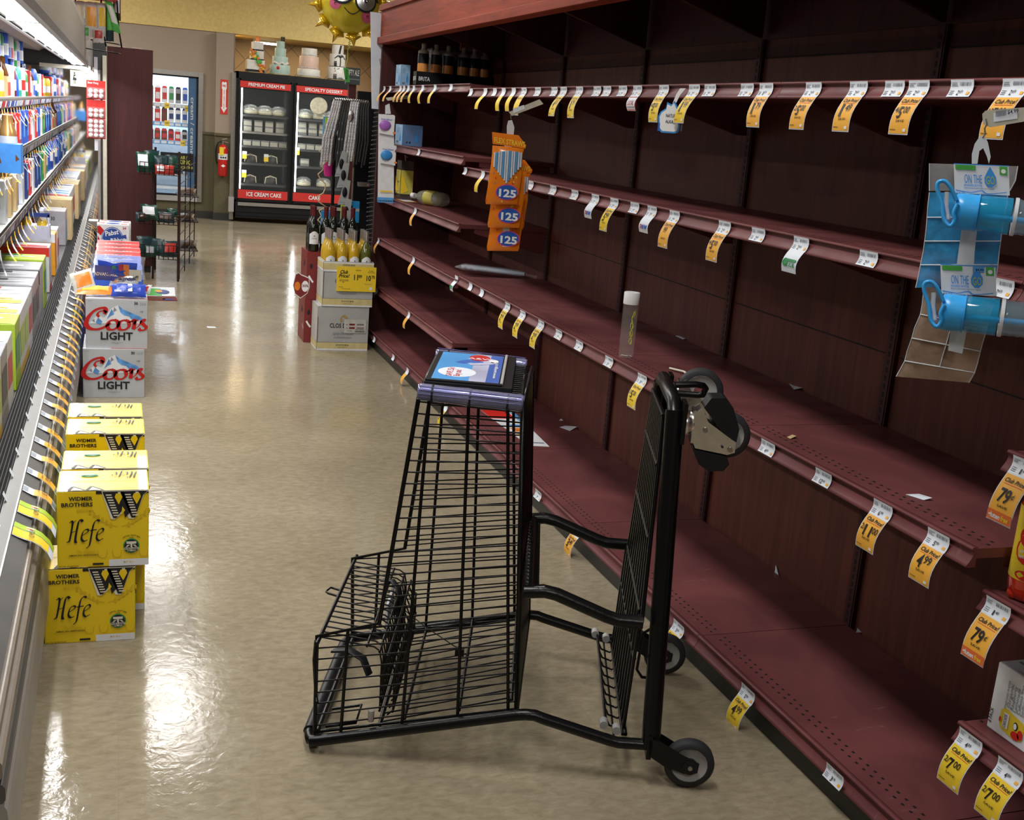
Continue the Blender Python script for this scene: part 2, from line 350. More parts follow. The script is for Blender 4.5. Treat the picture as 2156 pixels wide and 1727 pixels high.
for i in range(len(UP)-1):
    y0, y1 = UP[i], UP[i+1]
    if y1 < 1.9: sh = [(1.70, 1.333), (1.74, .985), (1.745, .675), (1.745, .365)]; nm = 'with tightly spaced shelves at the near end of the run' if i == 1 else 'beside the viewer at the near end'
    elif y1 < 5.9: sh = [(1.70, 1.333), (1.70, .770)]; nm = ['under the hanging blue bottles', 'behind the upended cart casters', 'behind the clear flavoured water bottle', 'behind the hanging orange straws'][int(round((y0-1.83)/.99))]
    else: sh = [(1.68, 1.385), (1.68, 1.042), (1.69, .748), (1.69, .41)]; nm = 'with the plastic bag of seltzer lying across the corner' if y1 < 7 else 'farthest along, next to the wine display'
    top = 1.724 if y1 < 5.9 else 1.748
    r = thing('shelving_bay', 'dark cherry store shelving bay ' + nm, 'shelving', (1.65, y0, 0), 'empty shelving bays down the right side')
    m = MB(); m.box(XB, XB+.02, y0+.001, y1-.001, 0.0, 1.925, 'wood_panel')
    for zz in (.98, 1.86):
        m.box(XB-.0015, XB, y0+.03, y1-.03, zz, zz+.004, 'slot_black')
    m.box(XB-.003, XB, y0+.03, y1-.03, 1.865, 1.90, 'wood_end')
    m.build('back_panel', r)
    if i:
        m = MB(); m.box(XB-.014, XB-.0005, y0-.022, y0+.022, .03, 1.925, 'wood_end')
        for k in range(73):
            zz = .12+k*.0245
            if k % 1 == 0: m.box(XB-.0146, XB-.013, y0+.000, y0+.009, zz, zz+.016, 'slot_black')
        m.box(XB-.016, XB-.013, y0-.016, y0-.0135, .03, 1.925, 'slot_black')
        m.build('upright', r)
    m = MB(); m.box(1.668, 1.682, y0, y1, 0, .085, 'kick_black'); m.build('kick_plate', r)
    shelf(r, 1.652, .113, y0, y1, True)
    for xf, z in sh: shelf(r, xf, z, y0, y1)
    shelf(r, 1.69, top, y0, y1, holes=False)
# end panel
m = MB(); m.box(1.655, XB+.02, 7.803, 7.835, 0.0, 1.999, 'wood_end'); tag(m.build('end_panel', bevel=.002), 'dark wood side panel closing the far end of the shelving', 'panel')
# canopy along the top of the shelving
cn = thing('canopy_fascia', 'red brown wooden canopy along the top of the empty shelving', 'canopy', (1.64, 3.8, 2.02))
def wbox(nm, *a, mt='wood_fascia', bv=.003):
    m = MB(); m.box(*a, mt); return m.build(nm, cn, bevel=bv)
wbox('fascia_board', 1.645, 1.665, -.3, 7.84, 2.055, 2.225)
wbox('lower_moulding', 1.628, 1.70, -.3, 7.855, 2.015, 2.058)
wbox('upper_moulding', 1.630, 1.70, -.3, 7.85, 2.222, 2.26)
wbox('end_board', 1.665, XB+.02, 7.838, 7.856, 2.0, 2.25)
wbox('back_board', XB, XB+.02, -.3, 7.80, 1.926, 2.18, mt='wood_end', bv=0)
wbox('roof_panel', 1.66, XB+.02, -.3, 7.83, 2.18, 2.2, mt='wood_end', bv=0)
for y0 in UP[1:]:
    m = MB(); m.prism([(XB-.015, y0-.012, 2.175), (XB-.015, y0-.012, 1.93), (1.72, y0-.012, 2.06), (1.72, y0-.012, 2.175)], (0, .02, 0), 'wood_end'); m.build('bracket', cn)
m = MB(); m.box(1.86, 1.93, -.3, 7.8, 2.10, 2.175, 'wood_end'); m.build('cross_rail', cn)
# ================================================================ the upended shopping cart
CO = Vector((.456, 2.574, 0)); CW = Vector((.3446, .9387, 0)).normalized(); CU = Vector((CW.y, -CW.x, 0))
CT = Matrix(((CU.x, CW.x, 0, CO.x), (CU.y, CW.y, 0, CO.y), (0, 0, 1, 0), (0, 0, 0, 1)))      # (a towards the wheels, b across the cart, c up)
cart = thing('shopping_cart', 'black wire shopping cart stood on its handle end in the middle of the aisle', 'shopping cart', CO)
def cmb(): return MB(CT)
def cb(nm, m, par=None, lab=None):
    o = m.build(nm, par or cart)
    if lab: o['label'] = lab
    return o
BM = 'black_metal'
bn = lambda c: .012+.075*c/.93                 # near and far side planes lean in towards the nose
bf = lambda c: .588-.068*c/.93
lerp = lambda p, q, t: tuple(p[i]+(q[i]-p[i])*t for i in range(len(p)))
RIM = [(.207, .925), (.147, .342), (-.004, .295), (.004, .045)]
BOT = [(.500, .150), (.452, .918)]
def left_a(c):
    if c > .342: return RIM[1][0]+(RIM[0][0]-RIM[1][0])*(c-.342)/(.925-.342)
    if c > .295: return RIM[2][0]+(RIM[1][0]-RIM[2][0])*(c-.295)/(.342-.295)
    return RIM[2][0]+(RIM[3][0]-RIM[2][0])*(.295-c)/.25
def floor_c(a): return .035+(a/.524)*.118       # height of the frame tube
for side, B in ((0, bn), (1, bf)):
    m = cmb()
    m.tube([(a, B(c), c) for a, c in RIM], .0055, BM, 8)
    m.tube([(.004, B(.05), .045), (.50+.022*side, B(.15), .152), (.452+.016*side, B(.918), .918), (.207, B(.925), .925)], .0045, BM, 8)
    fr = cb('basket_side', m)
    m = cmb()
    for i in range(30):
        t = i/29; cl = .062+t*(.90-.062); cr = .172+t*(.895-.172); al = left_a(cl); ar = BOT[0][0]+(BOT[1][0]-BOT[0][0])*(cr-.15)/.768+(.022 if side else 0)
        m.tube([(al, B(cl), cl), (ar, B(cr), cr)], .0022, BM, 5)
    cb('cross_wires', m, fr)
    for a0, a1, ct in ((.07, .072, .318), (.221, .232, .925), (.358, .325, .922), (.482, .418, .92)):
        m = cmb(); c0 = floor_c(a0); m.tube([(a0, B(c0)-(.004 if side == 0 else -.004), c0), (a1, B(ct)-(.004 if side == 0 else -.004), ct)], .0046, BM, 6); cb('stay_wire', m, fr)
# basket floor (the dense right hand face) and nose
m = cmb()
for i in range(34):
    t = i/33; c = .16+t*.755; a = .50-.048*t; m.tube([(a, bn(c), c), (a+.02, bf(c), c)], .0026, BM, 5)
for i in range(23):
    t = i/22; m.tube([(.503+.02*t, bn(.15)+(bf(.15)-bn(.15))*t, .152), (.455+.016*t, bn(.918)+(bf(.918)-bn(.918))*t, .918)], .0030, BM, 5)
m.tube([(.503, bn(.15), .152), (.455, bn(.918), .918), (.471, bf(.918), .918), (.523, bf(.15), .152)], .006, BM, 8, closed=True)
cb('basket_floor', m)
m = cmb(); n0, n1 = bn(.925), bf(.925)
m.tube([(.207, n0, .925), (.452, n0, .918), (.452, n1, .918), (.207, n1, .925)], .0055, BM, 8, closed=True)
for i in range(19):
    b = n0+.01+(n1-n0-.02)*i/18; m.tube([(.21, b, .928), (.45, b, .922)], .0022, BM, 5)
for i in range(6): a = .24+i*.036; m.tube([(a, n0, .925), (a, n1, .925)], .0024, BM, 5)
cb('basket_nose', m)
m = cmb(); m.box(.212, .425, n0+.03, n1-.012, .932, .944, 'black_plastic'); m.box(.214, .400, n0+.036, n0+.050, .944, .949, 'black_plastic'); m.box(.395, .402, n0+.05, n1-.02, .944, .950, 'rim_grey'); pf = m.build('advert_frame', cart, bevel=.0015)
mat('ad_blue', (.10, .38, .80), .3, var=.12, scale=5); mat('ad_deep', (.06, .15, .52), .3, var=.2, scale=6); mat('ad_pale', (.50, .52, .70), .3, var=.2, scale=8)
m = cmb(); fo = (.226, n0+.055, .9446); F = Face(m, CT @ Vector(fo), CU, CW, .0003)
F.mb = MB(); wA, hA = .165, n1-n0-.08
F.rect(0, 0, wA*.55, hA, 'ad_blue'); F.rect(wA*.55, 0, wA*.8, hA, 'ad_pale'); F.rect(wA*.8, 0, wA, hA, 'ad_deep')
F.oval(wA*.34, hA*.30, .048, .058, 'white_paper', 2); F.text('Buy and', wA*.40, hA*.16, .017, 'red_ink', 3, al='l', rot=PI/2); F.text('SAVE 25¢', wA*.28, hA*.15, .016, 'red_ink', 3, rot=PI/2, w=.10)
F.oval(wA*.62, hA*.86, .028, .040, 'red_ink', 2); F.text('A&W', wA*.64, hA*.80, .02, 'white_ink', 3, rot=0, al='c')
F.nib([(.055, hA*.62), (.075, hA*.72), (.10, hA*.70), (.10, hA*.60)], .035, 'ad_deep', 2, thin=.8); F.nib([(.08, hA*.60), (.12, hA*.66), (.145, hA*.72)], .03, 'ad_pale', 3, thin=.8)
F.oval(.142, hA*.77, .012, .022, 'white_ink', 3); F.text('www.savings.com', wA*.93, hA*.18, .009, 'white_ink', 3, rot=PI/2, w=.2)
F.mb.build('advert_card', pf)['label'] = 'pale blue advertising card with red lettering'
mat('bumper_blue', (.48, .48, .72), .10, var=.2, scale=14, trans=.72, ior=1.35, stretch=(1, 1, 3), coat=.5); mat('bumper_core', (.42, .44, .66), .3, metal=.4, var=.25, scale=40)
for B, s_ in ((n0, -1), (n1, 1)):
    m = cmb(); m.lathe([(.002, 0), (.019, 0), (.021, .01), (.021, .09), (.0225, .118), (.021, .13), (.021, .235), (.0225, .242), (.019, .252), (.002, .252)], 'bumper_blue', 16, (.203, B+s_*.004, .925), (1, 0, -.03), caps=False)
    m.lathe([(.012, 0), (.012, .245)], 'bumper_core', 10, (.206, B+s_*.004, .927), (1, 0, -.03))
    for q in (.035, .125, .215): m.lathe([(.0222, q-.0025), (.0228, q), (.0222, q+.0025)], 'black_plastic', 16, (.203, B+s_*.004, .925-q*.03), (1, 0, -.03), caps=False)
    for k in range(5): a_ = -PI/2-.9+k*.42 if s_ < 0 else k*.4; m.tube([(.207, B+s_*.004+.0215*math.sin(a_), .9265+.0215*math.cos(a_)), (.45, B+s_*.004+.0215*math.sin(a_), .9195+.0215*math.cos(a_))], .0011, 'lead_violet' if 'lead_violet' in M else mat('lead_violet', (.08, .08, .25), .3), 4)
    o = cb('bumper_tube', m, None, 'translucent violet plastic bumper')
# main frame tubes, struts and handle
for B in (0.0, .60):
    k = 1 if B == 0 else -1
    m = cmb(); m.tube([(-.004, B, .028), (.02, B, .032), (.50, B, .148), (.524, B, .152), (.548, B, .152), (.57, B, .145), (.735, B, .103), (.76, B, .098), (.845, B, .100)], .0145, BM, 10); cb('frame_tube', m)
    m = cmb(); b = B+k*.03; m.tube([(.496, b, .462), (.545, b, .468), (.575, b, .463), (.70, b, .417), (.73, b, .409), (.79, b, .409)], .0165, BM, 10)
    m.tube([(.545, b, .474), (.52, b, .47)], .012, BM, 6); cb('strut', m)
m = cmb(); m.box(.494, .532, .03, .57, .45, .462, BM); m.tube([(.51, .03, .462), (.51, .57, .462)], .015, BM, 8); cb('cross_bar', m)
m = cmb(); m.tube([(.02, 0, .032), (-.006, .004, .030), (-.014, .03, .029), (-.014, .57, .029), (-.006, .596, .030), (.02, .6, .032)], .0125, BM, 10); m.tube([(-.014, .045, .029), (-.014, .555, .029)], .0165, 'black_plastic', 12); cb('handle', m)
m = cmb(); m.tube([(.012, .01, .05), (.012, .59, .05)], .007, BM, 8); m.tube([(.03, .02, .06), (.105, .02, .078), (.105, .11, .078), (.03, .11, .06)], .004, BM, 6); m.tube([(.003, .0, .292), (.003, .60, .292)], .0052, BM, 8)
m.tube([(-.004, .02, .29), (-.01, .04, .23), (.0, .03, .14), (.008, .01, .13)], .0042, BM, 6); cb('handle_bracket', m)
# folded child seat hanging inside the opening
seat = cmb()
for i in range(17):
    b = .045+i*.032; seat.tube([(.0, b, .290), (.07, b, .283), (.137, b, .276), (.152, b, .266), (.158, b, .235), (.160, b, .105)], .0023, BM, 5)
for a, c in ((.152, .266), (.158, .20), (.16, .14), (.160, .105), (.12, .278)): seat.tube([(a, .04, c), (a, .56, c)], .0034, BM, 6)
seat.tube([(.0, .30, .29), (-.026, .30, .296), (-.034, .315, .293), (-.034, .325, .293), (-.026, .34, .296), (.0, .34, .29)], .003, BM, 6)
sc = cb('child_seat', seat)
m = cmb()
for i in range(14):
    b = .06+i*.037; m.tube([(.172, b, .25), (.19, b, .21), (.192, b, .10), (.178, b, .085)], .0023, BM, 5)
for a, c in ((.172, .25), (.19, .21), (.192, .15), (.192, .10)): m.tube([(a, .05, c), (a, .55, c)], .0032, BM, 6)
cb('seat_flap', m, sc)
m = cmb(); m.box(.128, .134, .33, .47, .205, .262, 'white_paper'); T_ = cb('notice_plate', m, sc, 'small white warning plate')
m = cmb(); m.tube([(.10, .46, .28), (.13, .44, .29), (.15, .42, .275), (.155, .40, .24), (.14, .41, .20)], .011, 'black_plastic', 8, flat=.35); cb('seat_belt', m, sc)
m = cmb(); m.tube([(.02, .16, .20), (.06, .14, .215), (.10, .13, .20), (.12, .12, .16)], .016, 'black_plastic', 8, flat=.3)
cb('seat_belt', m, sc)
m = cmb(); m.lathe([(.008, 0), (.008, .03)], 'grey_plastic', 10, (.142, .022, .085), (0, 0, 1)); cb('hinge_sleeve', m, sc, 'grey plastic hinge sleeve')
# swinging rear gate lying low between the frame tubes
m = cmb()
for i in range(13):
    b = .04+i*.0433; m.tube([(.165, b, .075), (.49, b, .175)], .0023, BM, 5)
for a, r in ((.165, .006), (.225, .0042), (.36, .0046), (.488, .005)): m.tube([(a, .025, .075+(a-.165)*.307), (a, .575, .075+(a-.165)*.307)], r, BM, 7)
cb('rear_gate', m)
m = cmb(); m.tube([(.12, .44, .24), (.23, .40, .18), (.33, .34, .15)], .0016, BM, 5); m.box(.325, .35, .33, .35, .13, .15, 'black_plastic'); cb('strap', m)
# chassis
def cha(c): return .84-.018*(c-.1)/.83
cn_ = lambda c: .0+.14*(c-.1)/.83; cf_ = lambda c: .60-.14*(c-.1)/.83
for B in (cn_, cf_):
    m = cmb(); m.tube([(cha(c), B(c), c) for c in (.095, .3, .5, .7, .88, .92)], .0235, BM, 12); cb('chassis_tube', m)
m = cmb(); m.tube([(.822, cn_(.92), .905), (.821, cn_(.93)+.02, .935), (.818, .30, .94), (.821, cf_(.93)-.02, .935), (.822, cf_(.92), .905)], .018, BM, 10); cb('front_cross_tube', m)
m = cmb()
for i in range(11):
    t = i/10; b0 = .05+.50*t; b1 = .165+.27*t; m.tube([(.79, b0, .40), (.80, b1, .90)], .006, BM, 5); m.tube([(.775, b0, .11), (.785, b0, .42)], .005, BM, 5)
for c in (.11, .30, .42, .60, .78, .90):
    t = (c-.1)/.83; m.tube([(.778+.02*t, .02+.14*t, c), (.778+.02*t, .58-.14*t, c)], .005, BM, 6)
cb('bottom_rack', m)
m = cmb()
m.tube([(.728, .03, .128), (.728, .57, .128)], .0042, BM, 6); m.tube([(.772, .03, .105), (.772, .57, .105)], .0042, BM, 6); m.tube([(.750, .03, .100), (.750, .57, .100)], .003, BM, 6)
for i in range(9): b = .07+i*.055; m.tube([(.728, b, .128), (.74, b, .105), (.766, b, .097), (.772, b, .105)], .003, BM, 5)
rk = cb('rack_lip', m)
for b in (.02, .55):
    m = cmb(); m.lathe([(.011, 0), (.011, .026)], 'rim_grey', 10, (.722, b, .130), (0, 1, 0)); m.lathe([(.011, 0), (.011, .022)], 'rim_grey', 10, (.755, b, .118), (0, 1, 0)); cb('rack_clip', m, rk, 'light grey plastic clip')
m = cmb(); m.tube([(.83, .12, .36), (.805, .12, .34), (.80, .12, .24), (.815, .12, .22), (.83, .12, .22)], .004, BM, 6); cb('hook', m)
# fixed rear wheels on the floor
def wheel(m, a, b, c, r, w, tyre='rubber'):
    m.lathe([(r*.70, -w/2), (r*.93, -w/2), (r, -w*.3), (r, w*.3), (r*.93, w/2), (r*.70, w/2)], tyre, 30, (a, b, c), (0, 1, 0), caps=False)
    m.lathe([(r*.30, -w*.36), (r*.66, -w*.36), (r*.70, -w*.5), (r*.72, -w*.5), (r*.72, w*.5), (r*.70, w*.5), (r*.66, w*.36), (r*.30, w*.36)], 'rim_grey', 30, (a, b, c), (0, 1, 0), caps=False)
for B in (-.005, .605):
    m = cmb()
    for s_ in (-.022, .022):
        y = B+s_
        m.prism([(.83, y-.002, .13), (.855, y-.002, .128), (.915, y-.002, .095), (.96, y-.002, .075), (.958, y-.002, .050), (.925, y-.002, .045), (.872, y-.002, .062), (.835, y-.002, .085)], (0, .004, 0), 'black_metal')
    m.box(.828, .84, B-.024, B+.024, .075, .132, 'black_metal')
    fk = cb('wheel_fork', m)
    m = cmb(); wheel(m, .938, B, .0635, .0625, .032); wh = cb('wheel', m, fk)
    m = cmb(); m.lathe([(.019, -.026), (.019, .026)], 'black_plastic', 18, (.938, B, .0635), (0, 1, 0)); m.lathe([(.006, -.030), (.006, .030)], 'steel', 8, (.938, B, .0635), (0, 1, 0)); cb('axle', m, fk)
# swivel casters at the top
for B, dz, tw in ((.13, 0, 0), (.455, .0, .02)):
    m = cmb(); m.box(.838, .848, B-.03, B+.03, .845, .945, BM); m.lathe([(.031, 0), (.031, .010), (.026, .016), (.028, .02)], 'chrome', 20, (.848, B, .893+dz), (1, 0, 0))
    cs = cb('caster', m)
    m = cmb(); z = dz
    for s_ in (-.025, .025):
        y = B+s_; m.prism([(.867, y-.0015, .925+z), (.882, y-.0015, .938+z), (.90, y-.0015, .905+z), (.972, y-.0015, .860+z), (.972, y-.0015, .835+z), (.955, y-.0015, .828+z), (.876, y-.0015, .838+z), (.866, y-.0015, .86+z)], (0, .003, 0), 'chrome')
    m.box(.864, .87, B-.025, B+.025, .85+z, .93+z, 'chrome'); cb('fork', m, cs, 'polished steel fork')
    m = cmb()
    y = B-.030
    if not tw: m.prism([(.885, y, .940+z), (.900, y, .965+z), (.935, y, .968+z), (.955, y, .945+z), (.975, y, .895+z), (.972, y, .862+z), (.935, y, .885+z)], (0, .060, 0), 'black_plastic')
    m.prism([(.872, y, .834+z), (.955, y, .824+z), (.962, y, .805+z), (.950, y, .788+z), (.915, y, .784+z), (.888, y, .80+z)], (0, .060, 0), 'black_plastic')
    c_ = cb('wheel_guard', m, cs, 'matte black plastic wheel guard')
    b_ = c_.modifiers.new('b', 'BEVEL'); b_.width = .006; b_.segments = 3; b_.limit_method = 'ANGLE'
    m = cmb(); wheel(m, .952 if not tw else .925, B, (.872 if not tw else .905)+z, .056 if not tw else .062, .03); cb('wheel', m, cs)
    m = cmb()
    for a, c in ((.960, .842), (.895, .885)): m.lathe([(.0065, -.031), (.0065, .031)], 'steel', 8, (a, B, c+z), (0, 1, 0))
    m.lathe([(.003, -.0325), (.003, .0325)], 'slot_black', 8, (.94, B, .848+z), (0, 1, 0)); cb('bolt', m, cs)
m = cmb(); m.tube([(.835, .28, .952), (.885, .28, .958), (.906, .285, .955), (.915, .30, .945), (.912, .315, .925), (.90, .32, .922), (.835, .32, .922)], .0085, BM, 8); cb('bumper_loop', m)
# ================================================================ shelf price tags on the right
WT = 'white_paper'
def price_text(F, s, x, y, h, m='ink'):      # '4.99' big, '2/5.00' with a small 2/, '79c'
    pre = ''
    if '/' in s: pre, s = s.split('/'); pre += '/'
    if pre: F.text(pre, x-h*.95, y+h*.45, h*.5, m, 3, bold=.010, w=h*.42*len(pre)*.62)
    if s.endswith('c'): F.text(s[:-1], x-h*.5, y, h, m, 3, bold=.022, w=h*1.02); F.text('¢', x+h*.62, y+h*.45, h*.4, m, 3); return
    a, b = s.split('.'); w = h*.5*len(a); F.text(a, x-h*.45, y, h, m, 3, bold=.022, w=w if a != '1' else h*.32)
    F.text(b, x-h*.45+w+h*.10, y+h*.42, h*.60, m, 3, bold=.010, w=h*.72)
def make_tag(y, xf, z, price=None, small=None, kind='Y', lean=0.0, out=.42, w=.072, length=.086, slot=None, detail=2, name='price_tag'):
    """white slip in the channel at (xf, y, z); the printed half hangs out and down from it.
    Local frame: u runs along -Y (reading direction), v up."""
    lean *= .35; out *= .5; mb = MB(); ux = Vector((0, -1, 0))
    top = Vector((xf-.0062, y+w/2, z-.004)); n = 5; h = .036
    # curved white slip
    P = []
    for i in range(n+1):
        t = i/n; P.append(Vector((xf-.006+.0125*math.sin(t*PI*.6)*.55-.013*t*t, 0, z-.003-h*t)))
    vs = []
    for p in P: vs += [p+Vector((0, y+w/2, 0)), p+Vector((0, y-w/2, 0))]
    mb.add([v+Vector((-.0012, 0, 0)) for v in vs], [(2*i, 2*i+1, 2*i+3, 2*i+2) for i in range(n)], WT, True)
    if detail:
        for i in range(2):
            a = P[0]*(1-.18-.3*i)+P[-1]*(.18+.3*i)
        o = P[0]+Vector((-.0026, y+w/2, -.002)); vy = (P[-2]-P[1]).normalized()*-1
        F = Face(mb, P[2]+Vector((-.0022, y+w/2, 0)), ux, (P[1]-P[3]).normalized(), .0004)
        rr = random.Random(int(y*1000))
        for i in range(9): F.rect(w*.42+i*w*.055, .002, w*.42+i*w*.055+w*rr.choice([.02, .035]), .009, 'ink_grey')
        for i in range(3): F.rect(w*.05, .001+i*.003, w*.05+w*rr.uniform(.15, .3), .0022+i*.003, 'ink_grey')
        if small:
            F2 = Face(mb, P[4]+Vector((-.0024, y+w/2, 0)), ux, (P[3]-P[5]).normalized(), .0004)
            price_text(F2, small, w*.48, -.004, .0115); F2.rect(w*.80, -.003, w*.92, .004, 'orange_paper')
            for i in range(3): F2.rect(w*.06, -.003+i*.004, w*.24, -.0015+i*.004, 'ink_grey')
    if kind != 'W':
        mY = {'Y': 'yellow_paper', 'O': 'orange_paper'}.get(kind, WT)
        dn = Vector((-math.sin(out), 0, -math.cos(out))); a = P[-1]+Vector((-.0015, 0, 0)); nn = 6; vs = []
        for i in range(nn+1):
            t = i/nn; c = a+dn*length*t+Vector((-.010*math.sin(t*PI), 0, 0)); sh = lean*t*length
            for s_ in (.5, -.5): vs.append(c+Vector((0, y+s_*w*.97+sh, 0)))
        mb.add(vs, [(2*i, 2*i+1, 2*i+3, 2*i+2) for i in range(nn)], WT, True)
        Fy = Face(mb, a+Vector((-.0085, y+w*.485, 0))+Vector((0, lean*.012, 0))+dn*.0, (0, -1, 0), (Vector((0, -lean, 0))-dn).normalized(), .0005)
        # printed colour follows the slip
        cv = []
        for i in range(nn+1):
            t = min(.97, max(.015, i/nn)) if kind in 'YO' else i/nn; c = a+dn*length*t+Vector((-.010*math.sin(t*PI)-.0006, 0, 0)); sh = lean*t*length
            for s_ in (.47, -.47): cv.append(c+Vector((0, y+s_*w*.97+sh, 0)))
        if kind in 'YO': mb.add(cv, [(2*i, 2*i+1, 2*i+3, 2*i+2) for i in range(nn)], mY, True)
        def warp(u, v):      # u right, v measured down the slip
            t = v/length; c = a+dn*v+Vector((-.010*math.sin(t*PI)-.0014, 0, 0)); return c+Vector((0, y+w*.485-u+lean*v, 0))
        class G(Face):
            def p(s, u, v, k=1): return warp(u, length-v)+Vector((-.0003*k, 0, 0))
        g = G(mb, (0, 0, 0), (0, -1, 0), (0, 0, 1))
        if kind in 'YO':
            if detail:
                g.text('Club Price!', w*.5, length*.84, .0085, 'ink', 2, al='c', shear=.25, w=w*.80, bold=.02)
                g.rect(w*.14, length*.80, w*.86, length*.812, 'orange_ink')
                if price: price_text(g, price, w*.42, length*.44, .030 if '/' not in price else .026)
                if detail > 1:
                    g.text('SAVE', w*.5, length*.33, .0055, 'ink', 2, al='c', w=w*.4); g.rect(w*.72, length*.08, w*.86, length*.16, 'white_ink')
                    g.rect(w*.08, length*.12, w*.35, length*.135, 'ink')
            elif price: price_text(g, price, w*.42, length*.42, .028)
        elif kind == 'N':
            for ch, u, c in (('n', .15, 'red_ink'), ('e', .36, 'blue_ink'), ('w', .56, 'blue_ink')): g.text(ch, w*u, length*.25, .022, c, 2, bold=.03)
        elif kind == 'L':
            g.oval(w*.22, length*.45, .012, .011, 'green_ink'); g.rect(w*.2, length*.52, w*.9, length*.62, 'green_ink'); g.text('LOCAL', w*.36, length*.28, .014, 'green_ink', 2, w=w*.54, bold=.03)
        elif kind == 'R':
            g.rect(w*.05, length*.05, w*.95, length*.95, 'red_ink', .5); g.rect(w*.08, length*.3, w*.92, length*.75, WT, 1); g.text('LOCAL', w*.5, length*.38, .016, 'red_ink', 2, al='c', w=w*.7)
        elif kind == 'G':
            pass
        if slot == 'gf':
            g.rect(w*.03, length*.03, w*.97, length*.24, 'orange_ink', 2); g.text('gluten', w*.08, length*.08, .011, 'white_ink', 3, w=w*.46, bold=.03); g.text('free', w*.58, length*.08, .011, 'yellow_paper', 3, w=w*.28, bold=.03)
    return mb.build(name, at=(xf, y, z))
SHN = {'top': 'topmost shelf', 'second': 'long second shelf', 'mid': 'deep middle shelf', 'base': 'bottom shelf'}
def tags(shelf_key, xf, z, items, w=.072):
    seen = {}
    for it in items:
        px, kind, price = it[:3]; kw = it[3] if len(it) > 3 else {}
        y = y_for_px(px, xf, z-.02)
        far = y > 5.0; ww = w*(1 if not far else .8); lab = kw.pop('label', None); grp = kw.pop('grp', None)
        small = kw.pop('small', None)
        o = make_tag(y, xf, z, price, small or ('2.69' if not far else None), kind, w=ww, detail=0 if far else 2, **dict(dict(length=.070 if far else .086), **kw))
        ed = SHN[shelf_key]
        if kind == 'W':
            if not lab:
                lab = 'small white price slip without a hanging part in the edge of the '+ed; grp = 'plain white slips on the '+ed
            tag(o, lab, 'price tag', grp)
        else:
            if not lab:
                col = {'Y': 'yellow', 'O': 'orange yellow', 'N': 'white new item', 'L': 'green and white local', 'R': 'red and white local'}[kind]
                if price:
                    t = 'far ' if far else ''
                    lab = f'{col} price tag reading {price} hanging from the {t}{ed}'
                else: lab = f'{col} price tag hanging from the {ed}'
                seen[lab] = seen.get(lab, 0)+1
            tag(o, lab, 'price tag', grp or ('hanging price tags on the '+ed))
L_ = dict
far_top = [(811, 'O', None, L_(lean=.9, out=.9)), (823.5, 'O', None, L_(lean=.9, out=.9)), (845, 'O', None, L_(lean=.9, out=.8)), (852.6, 'O', None, L_(lean=.9, out=.8)), (861.6, 'O', None, L_(lean=.9, out=.8)),
    (873, 'Y', None, L_()), (892, 'Y', None, L_(out=.2)), (918, 'Y', None, L_(lean=.4, out=.6)), (951.7, 'W', None)]
for it in far_top:
    if it[1] != 'W': it[3]['label'] = 'narrow yellow price tag on the far end of the topmost shelf edge'; it[3]['grp'] = 'yellow tags at the far end of the topmost shelf'
tags('top', 1.68, 1.751, far_top)
tags('top', 1.69, 1.727, [(994, 'W', None), (1024, 'Y', None, L_(lean=.7, out=.8, label='yellow price tag leaning far out, first on the near run of the topmost shelf')), (1044, 'W', None),
    (1062.5, 'Y', None, L_(label='first of three close yellow tags above the orange straw packs')), (1083.7, 'Y', None, L_(label='middle of three close yellow tags above the orange straw packs')), (1105.4, 'Y', None, L_(lean=.35, label='last of three close yellow tags, beside the strip arm above the straws')),
    (1134.8, 'W', None), (1169.6, 'W', None), (1189, 'Y', '4.00', L_(lean=.5, out=.7, label='yellow and white tag reading 4.00 leaning out above the second bracket')), (1222.5, 'Y', '1.79', L_(label='yellow tag reading 1.79 on the topmost shelf, beside the small red local tag')),
    (1260, 'W', None), (1281, 'W', None), (1314, 'W', None), (1345, 'R', None, L_(length=.05, out=.2, label='small red and white local tag on the topmost shelf')), (1400.6, 'Y', '4/5.00', L_(label='yellow tag reading 4 for 5.00 just before the bright white hanging sign')),
    (1464.6, 'Y', '1.99', L_(lean=.75, out=.5, label='yellow tag reading 1.99 slanting over the bright white hanging sign')), (1498, 'W', None), (1576, 'W', None),
    (1616.3, 'O', '1.79', L_(label='orange yellow tag reading 1.79 on the topmost shelf', small='1.79')), (1716, 'O', '2/5.00', L_(lean=.42, label='orange yellow tag reading 2 for 5.00 on the topmost shelf')),
    (1811, 'O', '1.49', L_(lean=.35, label='orange yellow tag reading 1.49 on the topmost shelf')), (1887, 'W', None), (1938, 'O', '4/5.00', L_(lean=.42, label='orange yellow tag reading 4 for 5.00 right of the 1.49 tag')),
    (2029, 'W', None), (2141, 'O', '12/5.00', L_(lean=.4, label='orange yellow tag half hidden behind the strip holding the blue bottles'))])
tags('second', 1.68, 1.388, [(884, 'W', None, L_(label='lone white slip on the short shelf above the hanging lemon jug box'))])
